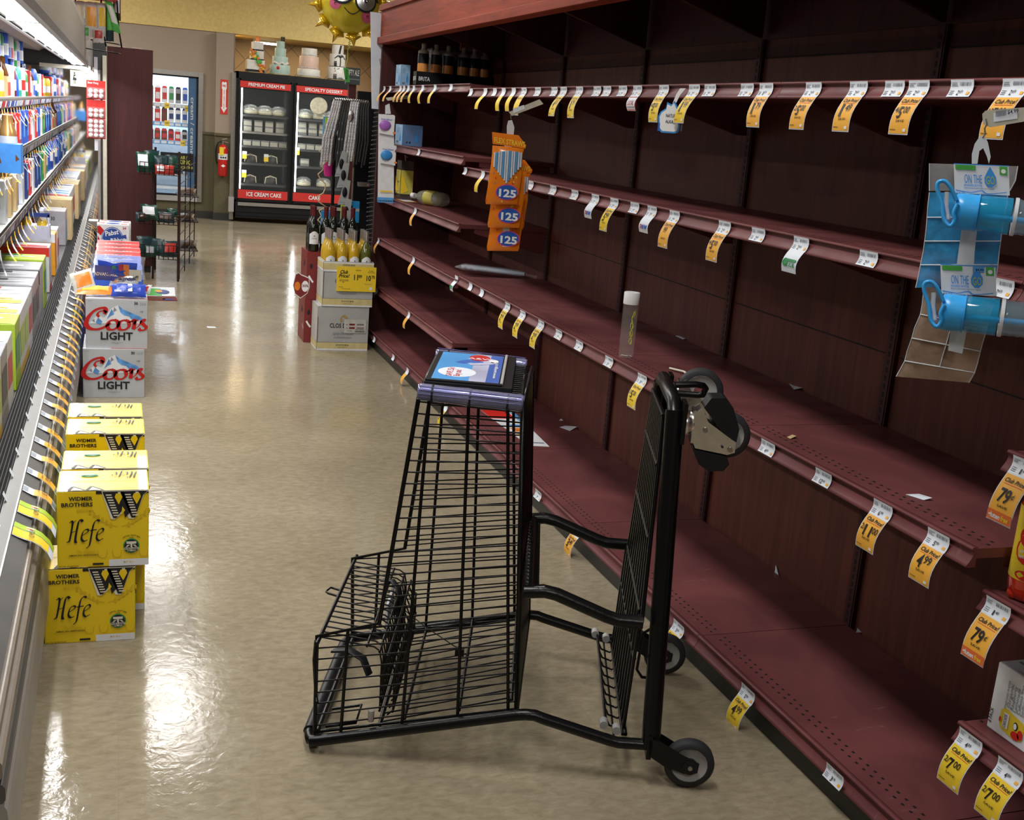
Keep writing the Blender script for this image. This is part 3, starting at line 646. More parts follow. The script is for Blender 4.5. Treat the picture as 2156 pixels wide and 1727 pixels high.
tags('second', 1.70, 1.336, [(982, 'W', None), (1019, 'Y', None, L_(lean=.5, out=.5, label='yellow tag at the far end of the long second shelf, left of the straws')), (1119.5, 'W', None), (1167, 'W', None), (1212.7, 'W', None),
    (1256, 'N', None, L_(length=.055, lean=.15, label='white new item tag on the second shelf, left of the 5.99 tag')), (1296, 'Y', '5.99', L_(lean=.55)), (1339, 'W', None), (1375.5, 'N', None, L_(length=.055, lean=.2, label='white new item tag on the second shelf, left of the 99 cent tag')),
    (1423, 'O', '.99', L_(lean=.25, label='orange yellow tag reading 99 cents on the second shelf')), (1528.6, 'O', '4/5.00', L_(lean=.25)), (1599.6, 'W', None), (1690, 'L', None, L_(length=.06, lean=.3, label='green and white local tag on the second shelf')),
    (1832, 'W', None, L_(label='white slip with a yellow price corner on the long second shelf', small='2.69')), (2112, 'W', None)])
tags('second', 1.68, 1.045, [(876.5, 'O', None, L_(label='orange yellow tag on the far shelf that carries the fallen bottle'))])
tags('mid', 1.69, .751, [(798.6, 'O', None, L_(label='orange yellow tag at the very far end of the middle shelf')), (872.7, 'O', None, L_(label='orange yellow tag on the middle shelf below the fallen bottle'))])
tags('mid', 1.69, .413, [(795, 'N', None, L_(length=.03, label='white slip bent outward at the far end of the lowest short shelf')), (863, 'O', None, L_(lean=.7, label='orange yellow tag leaning from the lowest short shelf'))])
tags('mid', 1.70, .773, [(963, 'L', None, L_(length=.05, lean=.4, label='white and green local tag beside the seltzer bag')), (993, 'W', None), (1017, 'W', None), (1071, 'Y', '2.99', L_(label='first yellow 2.99 tag of the trio under the seltzer bag')),
    (1103, 'Y', '2.99', L_(lean=.2, label='middle yellow 2.99 tag of the trio under the seltzer bag')), (1141.7, 'Y', '2.99', L_(lean=.5, label='last yellow 2.99 tag of the trio, leaning most')), (1179, 'W', None), (1222.5, 'W', None), (1285, 'W', None),
    (1354.7, 'Y', '2/5.00', L_(lean=.2, small='3.19', label='yellow tag reading 2 for 5.00 on the middle shelf')), (1552, 'W', None), (1620, 'W', None, L_(small='4.49', label='white slip reading 4.49 on the middle shelf, right of the cart caster')), (1736.8, 'W', None, L_(small='12.99', label='white slip reading 12.99 on the middle shelf')),
    (1862, 'O', '2/11.00', L_(lean=.28, small='6.99')), (1979, 'O', '4.99', L_(lean=.22, small='5.99', label='orange yellow tag reading 4.99 on the middle shelf'))])
tags('base', 1.642, .116, [(790, 'W', None), (830, 'W', None), (860, 'O', None, L_(lean=.8, out=.6, length=.07, label='orange tag leaning off the bottom shelf behind the cart nose')), (941, 'Y', '1.50', L_(lean=.1, out=.5, length=.09, label='yellow tag on the bottom shelf seen through the cart basket')),
    (1135.7, 'W', None), (1217, 'O', '3.49', L_(lean=.25, length=.08, label='orange tag reading 3.49 behind the upper cart strut')), (1431.8, 'Y', '2.50', L_(lean=.1, small='3.19', length=.085, label='yellow tag on the bottom shelf above the rear cart wheel')),
    (1578, 'Y', '4.99', L_(lean=.3, small='5.99', out=.5, label='bright yellow tag reading 4.99 on the bottom shelf')), (1761, 'W', None, L_(small='3.19', label='white slip reading 3.19 on the bottom shelf'))])
def near_tag(xf, z, y, kind, price, small, label, **k):
    tag(make_tag(y, xf, z, price, small, kind, **k), label, 'price tag', 'tags on the near short shelves')
near_tag(1.735, .989, 1.765, 'O', '79c', '1.49', 'gluten free tag reading 79 cents above the red soda bottle', lean=.33, length=.105, slot='gf')
near_tag(1.74, .679, 1.77, 'O', '79c', '1.49', 'gluten free tag reading 79 cents below the red soda bottle', lean=.33, length=.105, slot='gf')
near_tag(1.74, .679, 1.585, 'O', '79c', '1.49', 'gluten free tag cut off by the picture edge above the white cartons', lean=.33, length=.105, slot='gf')
near_tag(1.74, .369, 1.775, 'Y', '2/7.00', '4.89', 'yellow tag reading 2 for 7.00, the one farther from the picture corner', lean=.32, length=.095)
near_tag(1.74, .369, 1.655, 'Y', '2/7.00', '4.89', 'yellow tag reading 2 for 7.00 in the lower picture corner', lean=.32, length=.095)
# ================================================================ open refrigerated beer case on the left
CY0, CY1 = 2.0, 10.9
mat('case_white', (.62, .62, .60), .35, var=.04); mat('case_dark', (.05, .05, .052), .5); mat('case_grey', (.30, .285, .27), .4, metal=.3, var=.06); mat('mirror', (.80, .80, .78), .03, 1, var=0)
mat('tube_white', (.92, .96, 1.0), .4, emit=5, var=0); mat('bumper_tan', (.30, .255, .21), .45); mat('rail_pale', (.40, .385, .38), .4, metal=.2, var=.1, scale=5)
mat('rail_grey', (.115, .112, .108), .4, metal=.2, var=.1, scale=8); mat('grille', (.006, .006, .006), .8, spec=.1, bump=1.0, scale=260)
case = thing('refrigerated_case', 'long open refrigerated beer case with a lit canopy and grey bumper rail', 'refrigerated case', (-.25, CY0, 0))
def cpart(nm, m, lab=None, bv=0):
    o = m.build(nm, case, bevel=bv)
    if lab: o['label'] = lab
    return o
def prism_y(m, prof, mt, y0=CY0, y1=CY1, sm=False): return m.prism([(x, y0, z) for x, z in prof], (0, y1-y0, 0), mt, sm)
m = MB(); m.box(-1.2, -.235, CY0, CY1, 0, .09, 'kick_black'); m.box(-1.2, -.34, CY0, CY1, .09, .490, 'case_dark'); m.box(-1.22, -1.15, CY0, CY1, .49, 1.95, 'case_dark'); cpart('cabinet_body', m)
m = MB(); prism_y(m, [(-.34, .09), (-.196, .09), (-.187, .13), (-.187, .255), (-.190, .285), (-.197, .300), (-.34, .300)], 'rail_pale', sm=False); cpart('lower_panel', m)
m = MB()
prism_y(m, [(-.30, .301), (-.197, .301), (-.192, .308), (-.192, .330), (-.197, .338), (-.30, .338)], 'rail_grey')
prism_y(m, [(-.30, .339), (-.205, .339), (-.205, .346), (-.30, .346)], 'case_dark')
prism_y(m, [(-.30, .347), (-.201, .347), (-.196, .354), (-.196, .378), (-.201, .385), (-.30, .385)], 'bumper_tan')
prism_y(m, [(-.30, .386), (-.211, .386), (-.211, .398), (-.30, .398)], 'case_dark')
prism_y(m, [(-.30, .399), (-.207, .399), (-.203, .406), (-.204, .422), (-.209, .428), (-.30, .428)], 'bumper_tan')
prism_y(m, [(-.30, .429), (-.218, .429), (-.218, .437), (-.30, .437)], 'case_dark')
cpart('bumper_rail', m, 'ribbed tan and grey bumper rail')
m = MB(); prism_y(m, [(-.34, .438), (-.218, .438), (-.214, .4455), (-.2535, .470), (-.287, .479), (-.34, .479)], 'rail_grey'); prism_y(m, [(-.2560, .4705), (-.2525, .4700), (-.2520, .4755), (-.2555, .476)], 'steel'); cpart('label_rail', m, 'grey sloping label rail')
m = MB(); prism_y(m, [(-.288, .4795), (-.288, .4835), (-.343, .494), (-.343, .4905)], 'grille')
for k in range(6): x0 = -.338+k*.0093; z0 = .4945-k*.00177; prism_y(m, [(x0, z0-.002), (x0+.003, z0-.002), (x0+.003, z0+.001), (x0, z0+.001)], 'slot_black')
cpart('return_air_grille', m, 'black honeycomb air grille')
# shelves with clear price rails
SH = [(-.55, 1.483, 'top'), (-.50, 1.232, 'second'), (-.46, .965, 'third')]
for xf, z, nm in SH:
    m = MB(); m.box(-1.15, xf, CY0, CY1, z-.028, z-.012, 'case_white'); s_ = cpart('shelf', m)
    m = MB(); m.prism([(xf, CY0, z-.045), (xf+.004, CY0, z-.046), (xf+.016, CY0, z+.012), (xf+.012, CY0, z+.014)], (0, CY1-CY0, 0), 'case_grey'); m.prism([(xf+.0165, CY0, z-.040), (xf+.018, CY0, z-.040), (xf+.0245, CY0, z+.004), (xf+.0225, CY0, z+.004)], (0, CY1-CY0, 0), 'steel'); m.build('price_rail', s_)
    m = MB(); y = CY0+.05; rr = random.Random(nm)
    x1, z1, x2, z2 = xf+.0135, z-.036, xf+.0195, z-.006
    while y < CY1-.1:
        w = rr.uniform(.04, .07); mt = rr.choice(['white_paper', 'white_paper', 'white_paper', 'red_ink', 'blue_ink', 'ink_grey']) if nm == 'top' else rr.choice(['ink_grey', 'white_paper', 'ink'])
        m.add([(x1+.006, y, z1), (x1+.006, y+w, z1), (x2+.007, y+w, z2), (x2+.007, y, z2)], [(0, 1, 2, 3)], mt); y += w+rr.uniform(.01, .05)
    m.build('label_strip', s_)['kind'] = 'stuff'
# canopy with the light tube under it
m = MB(); prism_y(m, [(-1.22, 1.98), (-.20, 1.98), (-.196, 1.955), (-.196, 1.765), (-.203, 1.742), (-.222, 1.742), (-.245, 1.80), (-.42, 1.815), (-.55, 1.90), (-.62, 1.86), (-1.22, 1.92)], 'case_grey'); cpart('canopy', m)
m = MB(); prism_y(m, [(-.56, 1.895), (-.44, 1.806), (-.425, 1.806), (-.425, 1.812), (-.55, 1.905)], 'rail_pale'); cpart('light_shield', m)
m = MB()
for x in (-.29, -.345): m.tube([(x, 4.0, 1.798), (x, CY1-.04, 1.79)], .020, 'tube_white', 8)
lt = cpart('light_tube', m, 'glowing white fluorescent tube')
m = MB()
for k in range(9): y = 4.6+k*.78; m.box(-.37, -.262, y, y+.05, 1.775, 1.812, 'white_paper')
m.build('tube_holder', lt)
# mirrored end wall
m = MB(); m.box(-1.2, -.158, CY1, CY1+.012, .455, 1.745, 'mirror'); cpart('end_mirror', m, 'mirrored inner face of the end wall')
m = MB(); m.box(-1.22, -.090, CY1+.012, CY1+.07, 0, 1.99, 'case_dark'); m.box(-.158, -.137, CY1-.06, CY1+.012, .0, 1.745, 'steel'); m.box(-.137, -.118, CY1-.02, CY1+.012, .0, 1.745, 'case_dark')
m.box(-.118, -.086, CY1-.03, CY1+.012, 0, 1.87, 'cream_plastic'); m.box(-.29, -.16, CY1-.09, CY1-.005, .40, .462, 'steel'); cpart('end_panel', m, 'cream and steel end panel')
m = MB(); m.box(-.62, -.165, CY1-.05, CY1-.035, 1.735, 1.765, 'cream_plastic'); cpart('end_trim', m)
# notice card on the end wall
mat('card_yellow', (.80, .76, .50), .6)
m = MB(); m.box(-.378, -.212, CY1-.030, CY1-.026, 1.595, 1.728, 'card_yellow'); F = Face(m, (-.378, CY1-.030, 1.595), (1, 0, 0), (0, 0, 1), .0008)
F.oval(.034, .108, .007, .008, 'ink'); F.poly([(.026, .098), (.042, .098), (.046, .075), (.050, .062), (.052, .05), (.018, .05), (.024, .075)], 'ink'); F.oval(.040, .078, .007, .008, 'card_yellow', 2); F.rect(.028, .02, .033, .052, 'ink'); F.rect(.036, .02, .041, .052, 'ink')
F.text('Pregnancy', .025, .118, .008, 'ink', w=.05); F.text('and alcohol', .085, .112, .008, 'ink', w=.06)
for k in range(6): F.rect(.07, .095-k*.014, .07+.08-.01*(k % 3), .098-k*.014, 'ink_grey')
tag(m.build('warning_card'), 'pale yellow pregnancy and alcohol warning card at the end of the beer case', 'sign')

# ---- products in the case. Every kind is built once and copied.
def P_(name, col, r=.35, **k): return mat('print_'+name, col, r, var=k.pop('var', .06), **k)
for n_, c_ in dict(blue=(.03, .10, .50), lightblue=(.10, .35, .75), navy=(.02, .04, .18), red=(.60, .03, .03), green=(.03, .28, .07), teal=(.05, .40, .28), yellow=(.80, .52, .05), gold=(.62, .40, .10), tan=(.60, .45, .24), silver=(.55, .56, .58),
                   white=(.75, .76, .78), maroon=(.16, .02, .02), brown=(.12, .05, .02), lime=(.42, .60, .05), orange=(.80, .34, .02), black=(.015, .015, .018), amber=(.35, .14, .02), grey=(.32, .32, .35)).items(): P_(n_, c_)
def can(name, r, h, body, band, lab, cat='can'):
    t = thing(name, lab, cat); m = MB(); m.lathe([(r*.8, 0), (r, h*.03), (r, h*.90), (r*.82, h*.98), (r*.80, h)], 'print_'+body, 14); m.build('can_body', t)
    m = MB(); m.lathe([(r*1.006, h*.30), (r*1.006, h*.62)], 'print_'+band, 14, caps=False); m.build('label_band', t)
    m = MB(); m.lathe([(.001, h*.985), (r*.78, h*.985), (r*.80, h+.0005), (r*.74, h+.001)], 'steel', 12, caps=False); m.build('lid', t); return t
def carton(name, w, d, h, body, band, lab, band2=None, cat='beer carton'):
    """w along the aisle (Y), d into the case (-X); origin at the front middle of the base"""
    t = thing(name, lab, cat); m = MB(); m.box(-d, 0, -w/2, w/2, 0, h, 'print_'+body); m.build('box', t, bevel=.003)
    m = MB(); e = .0012
    m.box(-d*.9, -d*.1, -w/2-e, w/2+e, h*.35, h*.72, 'print_'+band); m.box(-d*.5, e, -w/2+.01, w/2-.01, h*.25, h*.8, 'print_'+band); m.box(-d*.8, -d*.2, -w/2+.015, w/2-.015, h, h+e, 'print_'+(band2 or band)); m.build('printed_panel', t); return t
def bottlepack(name, glass, body, band, lab):
    t = thing(name, lab, 'bottle pack'); m = MB(); m.box(-.135, 0, -.095, .095, 0, .13, 'print_'+body); m.box(-.072, -.062, -.095, .095, .12, .235, 'print_'+body); m.box(-.075, -.060, -.05, .05, .215, .24, 'print_'+band); m.build('carrier', t)
    m = MB(); m.box(-.11, -.02, -.0965, .0965, .03, .10, 'print_'+band); m.box(-.04, .0012, -.08, .08, .03, .10, 'print_'+band); m.build('printed_panel', t)
    m = MB()
    for i in range(3):
        for j in range(2): m.lathe([(.028, .02), (.028, .14), (.013, .19), (.012, .225), (.014, .232)], glass, 8, (-.035-j*.065, -.06+i*.06, 0))
    m.build('bottle', t); return t
def jug(name, body, cap, lab, h=.24):
    t = thing(name, lab, 'bottle'); m = MB(); m.lathe([(.036, 0), (.042, .01), (.042, h*.52), (.030, h*.68), (.016, h*.85), (.015, h*.94)], 'print_'+body, 12); m.build('bottle_body', t)
    m = MB(); m.lathe([(.017, h*.93), (.017, h)], 'print_'+cap, 10); m.build('cap', t); return t
mat('amber_glass', (.10, .03, .008), .1, coat=.5)
protos = {}
used = set()
def put(key, x, y, z, label, group, rz=None):
    r0 = protos[key]
    if key not in used: used.add(key); r0.location = (x, y, z); tag(r0, label, None, group); return r0
    return dup(r0, (x, y, z), rz, label, group)
KC = {}
for key, a in dict(
    bluecan=('beer_can', .052, .215, 'blue', 'white', 'tall blue'), whitecan=('beer_can', .045, .20, 'white', 'red', 'tall white and red'), silvercan=('beer_can', .048, .19, 'silver', 'blue', 'tall silver and blue'),
    yellowcan=('beer_can', .052, .17, 'yellow', 'white', 'fat yellow'), tealcan=('beer_can', .04, .20, 'teal', 'silver', 'green topped'), browncan=('beer_can', .045, .19, 'maroon', 'white', 'dark maroon'), greencan=('beer_can', .045, .18, 'green', 'white', 'green')).items():
    protos[key] = can(a[0], a[1], a[2], a[3], a[4], a[5]+' can', 'can'); KC[key] = a[5]+' can'
for key, a in dict(
    redbox=('beer_carton', .13, .2, .19, 'red', 'white', 'small red and white carton'), bluebox=('beer_carton', .12, .2, .2, 'blue', 'lightblue', 'small blue carton'), whitebox=('beer_carton', .12, .2, .19, 'white', 'silver', 'small white carton'),
    tanbox=('beer_carton', .12, .2, .18, 'tan', 'gold', 'small tan carton'), navybox=('beer_carton', .12, .2, .19, 'navy', 'lightblue', 'small navy carton'), greenbox=('beer_carton', .12, .2, .18, 'green', 'lime', 'small green carton'),
    yellowbox=('beer_carton', .12, .2, .17, 'yellow', 'orange', 'small yellow carton')).items():
    protos[key] = carton(*a[:6], a[6]); KC[key] = a[6]
protos['amberpack'] = bottlepack('bottle_pack', 'amber_glass', 'tan', 'red', ''); KC['amberpack'] = 'tan six pack of amber bottles'
protos['silverpack'] = bottlepack('bottle_pack', 'amber_glass', 'silver', 'blue', ''); KC['silverpack'] = 'silver six pack of bottles'
protos['bluejug'] = jug('beer_bottle', 'blue', 'navy', ''); KC['bluejug'] = 'blue aluminium bottle'
protos['greenjug'] = jug('beer_bottle', 'green', 'black', ''); KC['greenjug'] = 'green bottle'
protos['goldjug'] = jug('beer_bottle', 'gold', 'orange', ''); KC['goldjug'] = 'gold capped bottle'
ordn = ['nearest', 'second', 'third', 'fourth', 'fifth', 'sixth', 'seventh', 'eighth']
def row(seq, xf, z, y0, y1, shelf_nm, seed):
    rr = random.Random(seed); y = y0; i = 0
    W = {'bluecan': .11, 'yellowcan': .11, 'whitecan': .095, 'silvercan': .10, 'tealcan': .085, 'browncan': .095, 'greencan': .095, 'bluejug': .09, 'greenjug': .09, 'goldjug': .09, 'amberpack': .20, 'silverpack': .20}
    while y < y1:
        k = seq[i] if i < len(seq) else rr.choice(list(protos)); w = W.get(k, .135); k_c = k in ('bluecan', 'whitecan', 'silvercan', 'yellowcan', 'tealcan', 'browncan', 'greencan', 'bluejug', 'greenjug', 'goldjug')
        dz = z; lab = f'{KC[k]} on the {shelf_nm} of the beer case'
        grp = f'{KC[k]}s on the {shelf_nm} of the beer case'
        put(k, xf-(.06 if k_c else .01), y+w/2, dz, lab, grp)
        y += w+rr.uniform(.10, .20); i += 1
row(['greencan', 'silvercan', 'yellowcan', 'amberpack', 'whitebox', 'browncan', 'bluejug', 'tealcan', 'whitecan', 'greencan', 'redbox', 'silverpack', 'bluecan', 'greencan', 'whitebox'], -.55, 1.472, 6.2, 10.75, 'top shelf', 1)
# second tier of tall cans standing on a clear divider above the first
m = MB(); mat('clear_shelf', (.85, .9, .92), .1, alpha=.3, var=0); m.box(-.95, -.60, 5.9, 9.6, 1.662, 1.668, 'clear_shelf'); m.box(-.603, -.597, 5.9, 9.6, 1.660, 1.672, 'white_paper')
tag(m.build('divider_shelf'), 'thin clear divider shelf under the upper tall cans in the beer case', 'shelf')
y = 6.05
for i, k in enumerate(['silvercan', 'bluecan', 'bluecan', 'whitecan', 'browncan', 'tealcan', 'silvercan', 'greencan', 'bluecan', 'silvercan', 'whitecan', 'greencan', 'silvercan', 'bluecan']):
    put(k, -.68, y, 1.668, f'{KC[k]} in the upper tier under the case lights', f'{KC[k]}s in the upper tier of the beer case'); y += .24
row(['tanbox', 'silverpack', 'tanbox', 'whitebox', 'redbox', 'redbox', 'bluebox', 'bluebox', 'redbox', 'whitebox', 'redbox', 'bluebox', 'whitebox', 'greenbox', 'navybox', 'bluebox'], -.50, 1.221, 5.5, 10.75, 'second shelf', 2)
row(['bluejug', 'goldjug', 'greenjug', 'whitebox', 'tanbox', 'tanbox', 'bluejug', 'whitebox', 'navybox', 'redbox', 'whitebox', 'navybox', 'navybox', 'greenbox', 'tanbox'], -.46, .954, 4.9, 10.75, 'third shelf', 3)
# dark bottles further in on the top shelf are hidden; small hanging tags on the shelf rails
def small_tags(xf, z, y0, y1, step, nm, seed):
    rr = random.Random(seed); y = y0; first = {}
    while y < y1:
        k = rr.choice(['yellow_paper', 'orange_paper', 'white_paper', 'orange_paper'])
        L = rr.uniform(.07, .10); lean = rr.uniform(-.02, .03); out = rr.uniform(.02, .05)
        key = (k, int(out*100) > 3)
        if key in first:
            o = first[key].copy(); COL.objects.link(o); o.location = (xf, y, z)
        else:
            m = MB(); n = 5; vs = []
            for i in range(n+1):
                t = i/n; vs += [(xf+.026+out*t*t, y-.022+lean*t, z-.01-L*t), (xf+.026+out*t*t, y+.022+lean*t, z-.01-L*t)]
            m.add(vs, [(2*i, 2*i+1, 2*i+3, 2*i+2) for i in range(n)], k, True)
            for i in (2, 3): m.add([(v[0]+.0006, v[1], v[2]) for v in (vs[2*i], vs[2*i+1], vs[2*i+3], vs[2*i+2])], [(0, 1, 2, 3)], 'white_paper' if k != 'white_paper' else 'ink_grey')
            o = m.build('price_tag', at=(xf, y, z)); first[key] = o
        c = {'yellow_paper': 'yellow', 'orange_paper': 'orange', 'white_paper': 'white'}[k]
        tag(o, f'small {c} price tag dangling from the {nm} rail of the beer case', 'price tag', f'small {c} tags on the {nm} rail of the beer case')
        y += rr.uniform(step*.7, step*1.3)
small_tags(-.55, 1.45, 6.0, 10.7, .17, 'top shelf', 5); small_tags(-.50, 1.20, 5.3, 10.7, .22, 'second shelf', 6); small_tags(-.46, .935, 4.9, 10.7, .26, 'third shelf', 7)
# ---- tall stacks of big beer boxes on the case floor (fronts towards the aisle)
def bigbox(name, w, d, h, base, lab, deco):
    t = thing(name, lab, 'beer box'); m = MB(); m.box(-d, 0, -w/2, w/2, 0, h, base); m.build('box', t, bevel=.003); m = MB(); deco(m, w, d, h); m.build('printed_panel', t); return t
def sideF(m, w, d, h): return Face(m, (-d, -w/2, 0), (1, 0, 0), (0, 0, 1), .0012)   # the side seen from down the aisle
def topF(m, w, d, h): return Face(m, (-d, -w/2, h), (1, 0, 0), (0, 1, 0), .0012)
def frontF(m, w, d, h): return Face(m, (0, -w/2, 0), (0, 1, 0), (0, 0, 1), .0012)
def deco_tan(m, w, d, h):
    F = sideF(m, w, d, h); 
    for dx, pts in ((0, [(.06, .03), (.0, .02), (-.01, -.03), (.03, -.045), (.06, -.02)]),): F.nib([(d*.36+a, h*.5+b*.9) for a, b in pts], .014, 'ink', 2)
    F.text('oors', d*.50, h*.33, .05, 'ink', shear=.3, w=.13); F.text('24', d*.84, h*.72, .02, 'print_brown'); F.poly([(d*.72, h*.2), (d*.84, h*.2), (d*.82, h*.5), (d*.80, h*.62), (d*.80, h*.8), (d*.76, h*.8), (d*.76, h*.62), (d*.74, h*.5)], 'print_amber')
    topF(m, w, d, h).rect(.03, .03, d-.03, w*.35, 'print_gold')
def deco_silver(m, w, d, h):
    F = sideF(m, w, d, h); F.text('30', d*.76, h*.72, .02, 'ink'); F.rect(d*.3, h*.55, d*.5, h*.75, 'print_red'); F.poly([(d*.2, .01), (d*.45, h*.5), (d*.7, .01)], 'print_blue'); T = topF(m, w, d, h); T.rect(.03, .02, d-.05, .05, 'print_white'); T.rect(.08, w*.5, d*.5, w*.6, 'print_red'); frontF(m, w, d, h).rect(.03, .03, w-.03, h*.7, 'print_lightblue')
def deco_stripe(c1, c2, c3='print_white'):
    def f(m, w, d, h):
        F = sideF(m, w, d, h); F.rect(.0, h*.80, d, h*.999, c1); F.rect(d*.1, h*.25, d*.8, h*.6, c2); T = topF(m, w, d, h); T.rect(.01, .01, d-.01, w*.4, c1); T.rect(.04, w*.5, d-.05, w*.62, c3); T.rect(d*.4, w*.7, d*.7, w*.9, c2)
        G = frontF(m, w, d, h); G.rect(.02, h*.3, w-.02, h*.75, c2); G.rect(0, 0, w, h*.15, c1)
    return f
def deco_brew(m, w, d, h):
    F = sideF(m, w, d, h); F.rect(0, h*.70, d, h*.97, 'print_black'); F.text('S', d*.42, h*.77, .030, 'cream_plastic'); F.oval(d*.55, h*.83, .013, .013, 'cream_plastic'); F.text('BREWERY.', d*.61, h*.77, .030, 'cream_plastic', w=d*.36); topF(m, w, d, h).rect(d*.2, w*.3, d*.8, w*.5, 'print_white')
mat('box_silver', (.50, .50, .54), .28, metal=.3); mat('box_tan', (.62, .47, .25), .45)
K = {}
K['tan'] = bigbox('beer_box', .27, .41, .19, 'box_tan', '', deco_tan); K['silver'] = bigbox('beer_box', .27, .40, .19, 'box_silver', '', deco_silver)
K['red'] = bigbox('beer_box', .20, .42, .19, 'print_silver', '', deco_stripe('print_red', 'print_silver')); K['brew'] = bigbox('beer_box', .26, .38, .19, 'print_grey', '', deco_brew)
K['blue'] = bigbox('beer_box', .20, .38, .19, 'print_white', '', deco_stripe('print_lightblue', 'print_navy')); K['white'] = bigbox('beer_box', .20, .38, .19, 'print_white', '', deco_stripe('print_white', 'print_red', 'print_silver'))
K['lime'] = bigbox('beer_box', .22, .36, .19, 'print_white', '', deco_stripe('print_yellow', 'print_lime', 'print_yellow')); K['green'] = bigbox('beer_box', .22, .36, .19, 'print_lime', '', deco_stripe('print_lime', 'print_green', 'print_white'))
K['grey'] = bigbox('beer_box', .22, .36, .19, 'print_grey', '', deco_stripe('print_grey', 'print_black', 'print_silver')); K['orange'] = bigbox('beer_box', .20, .30, .19, 'print_orange', '', deco_stripe('print_white', 'print_orange', 'print_orange'))
K['navy'] = bigbox('beer_box', .20, .38, .19, 'print_white', '', deco_stripe('print_navy', 'print_red', 'print_white'))
desc = dict(tan='tan 24 pack', silver='silver 30 pack', red='red topped box', brew='grey brewery box with a black band', blue='pale blue box', white='white and red box', lime='yellow and lime box', green='lime green box', grey='charcoal grey box', orange='orange box', navy='navy and red box')
useK = set()
def putK(k, x, y, z, label, group=None):
    r0 = K[k]
    if k not in useK: useK.add(k); r0.location = (x, y, z); return tag(r0, label, None, group)
    return dup(r0, (x, y, z), None, label, group)
stacks = [('lime', 3.70), ('grey', 3.93), ('white', 4.14), ('green', 4.47), ('lime', 4.69), ('lime', 4.91), ('white', 5.13), ('grey', 5.37), ('grey', 5.60), ('brew', 5.90), ('green', 6.20), ('red', 6.70), ('orange', 7.33), ('white', 7.6), ('silver', 8.85), ('tan', 9.18), ('red', 9.45), ('blue', 9.66),
          ('blue', 9.87), ('white', 10.08), ('white', 10.29), ('navy', 10.50), ('tan', 10.75)]
low = ['green', 'white', 'navy', 'blue', 'red']
cnt = {}
for i, (k, y) in enumerate(stacks):
    c = cnt[k] = cnt.get(k, 0)+1
    o = putK(k, -.345, y, .4915, desc[k]+' standing in the row of big boxes inside the case', desc[k]+'es in the case')
    o.scale = (1, 1, 1.27 if y < 9 else 1.55)
    if k == 'tan': o.location.x = -.315
    if k == 'brew': o['label'] = 'grey box with a black brewery band near the front of the case'
mat('clear_lid0', (.6, .6, .58), .08, alpha=.55, var=0)
# Coronita six pack with clear bottles standing on the white box
cp = thing('bottle_pack', 'white six pack of small clear beer bottles on top of the boxes in the case', 'bottle pack', (-.47, 7.02, .734))
mm = MB(Matrix.Translation(cp.location)); mat('pack_lilac', (.50, .50, .60), .5); mm.box(-.13, .11, -.07, .07, 0, .075, 'pack_lilac'); mm.box(-.135, .112, -.075, -.070, .125, .148, 'print_navy'); mm.box(-.135, -.125, -.075, -.070, .0, .14, 'pack_lilac'); mm.box(.102, .112, -.075, -.070, .0, .14, 'pack_lilac')
F = Face(mm, Vector(cp.location)+Vector((-.13, -.07, 0)), (1, 0, 0), (0, 0, 1), .001); F.text('Coronita', .02, .036, .026, 'ink', w=.19, bold=.02); F.text('Extra', .09, .012, .013, 'ink'); mm.build('carrier', cp)
mm = MB(Matrix.Translation(cp.location)); mat('beer_clear', (.62, .42, .04), .08, var=0, coat=.6)
for i in range(3):
    for j in (-.038, .034): mm.lathe([(.026, .01), (.026, .09), (.020, .105)], 'beer_clear', 10, (-.09+i*.08, j, 0)); mm.lathe([(.0205, .104), (.012, .130), (.011, .155)], 'clear_lid0', 10, (-.09+i*.08, j, 0)); mm.lathe([(.013, .155), (.013, .168)], 'white_paper', 8, (-.09+i*.08, j, 0))
mm.build('bottle', cp)
# blue cardboard tray with a copper bottle, hung out from the third shelf
t = thing('display_tray', 'bright blue cardboard tray sticking out of the case shelves at the picture edge', 'display tray', (-.44, 4.95, 1.10))
mm = MB(); mat('tray_blue', (.05, .25, .70), .5); mm.box(-.52, -.385, 5.35, 5.50, 1.195, 1.315, 'tray_blue'); F = Face(mm, (-.52, 5.35, 1.195), (1, 0, 0), (0, 0, 1), .001); F.poly([(.02, .04), (.05, .09), (.06, .04)], 'print_brown'); F.poly([(.115, .05), (.115, .08), (.13, .06)], 'print_brown'); t.location = (-.45, 5.42, 1.195); mm.build('tray_box', t)
b = thing('copper_bottle', 'copper coloured bottle with a silver foot standing in the blue tray', 'bottle', (-.44, 5.43, 1.316))
mat('copper', (.75, .42, .15), .25, .7); mm = MB(Matrix.Translation(b.location)); mm.lathe([(.036, .0), (.038, .01), (.034, .05), (.024, .075), (.021, .10), (.02, .115)], 'copper', 16); mm.build('bottle_body', b); mm = MB(Matrix.Translation(b.location)); mm.lathe([(.039, .0), (.0375, .03)], 'print_silver', 16, caps=False); mm.build('label_band', b)
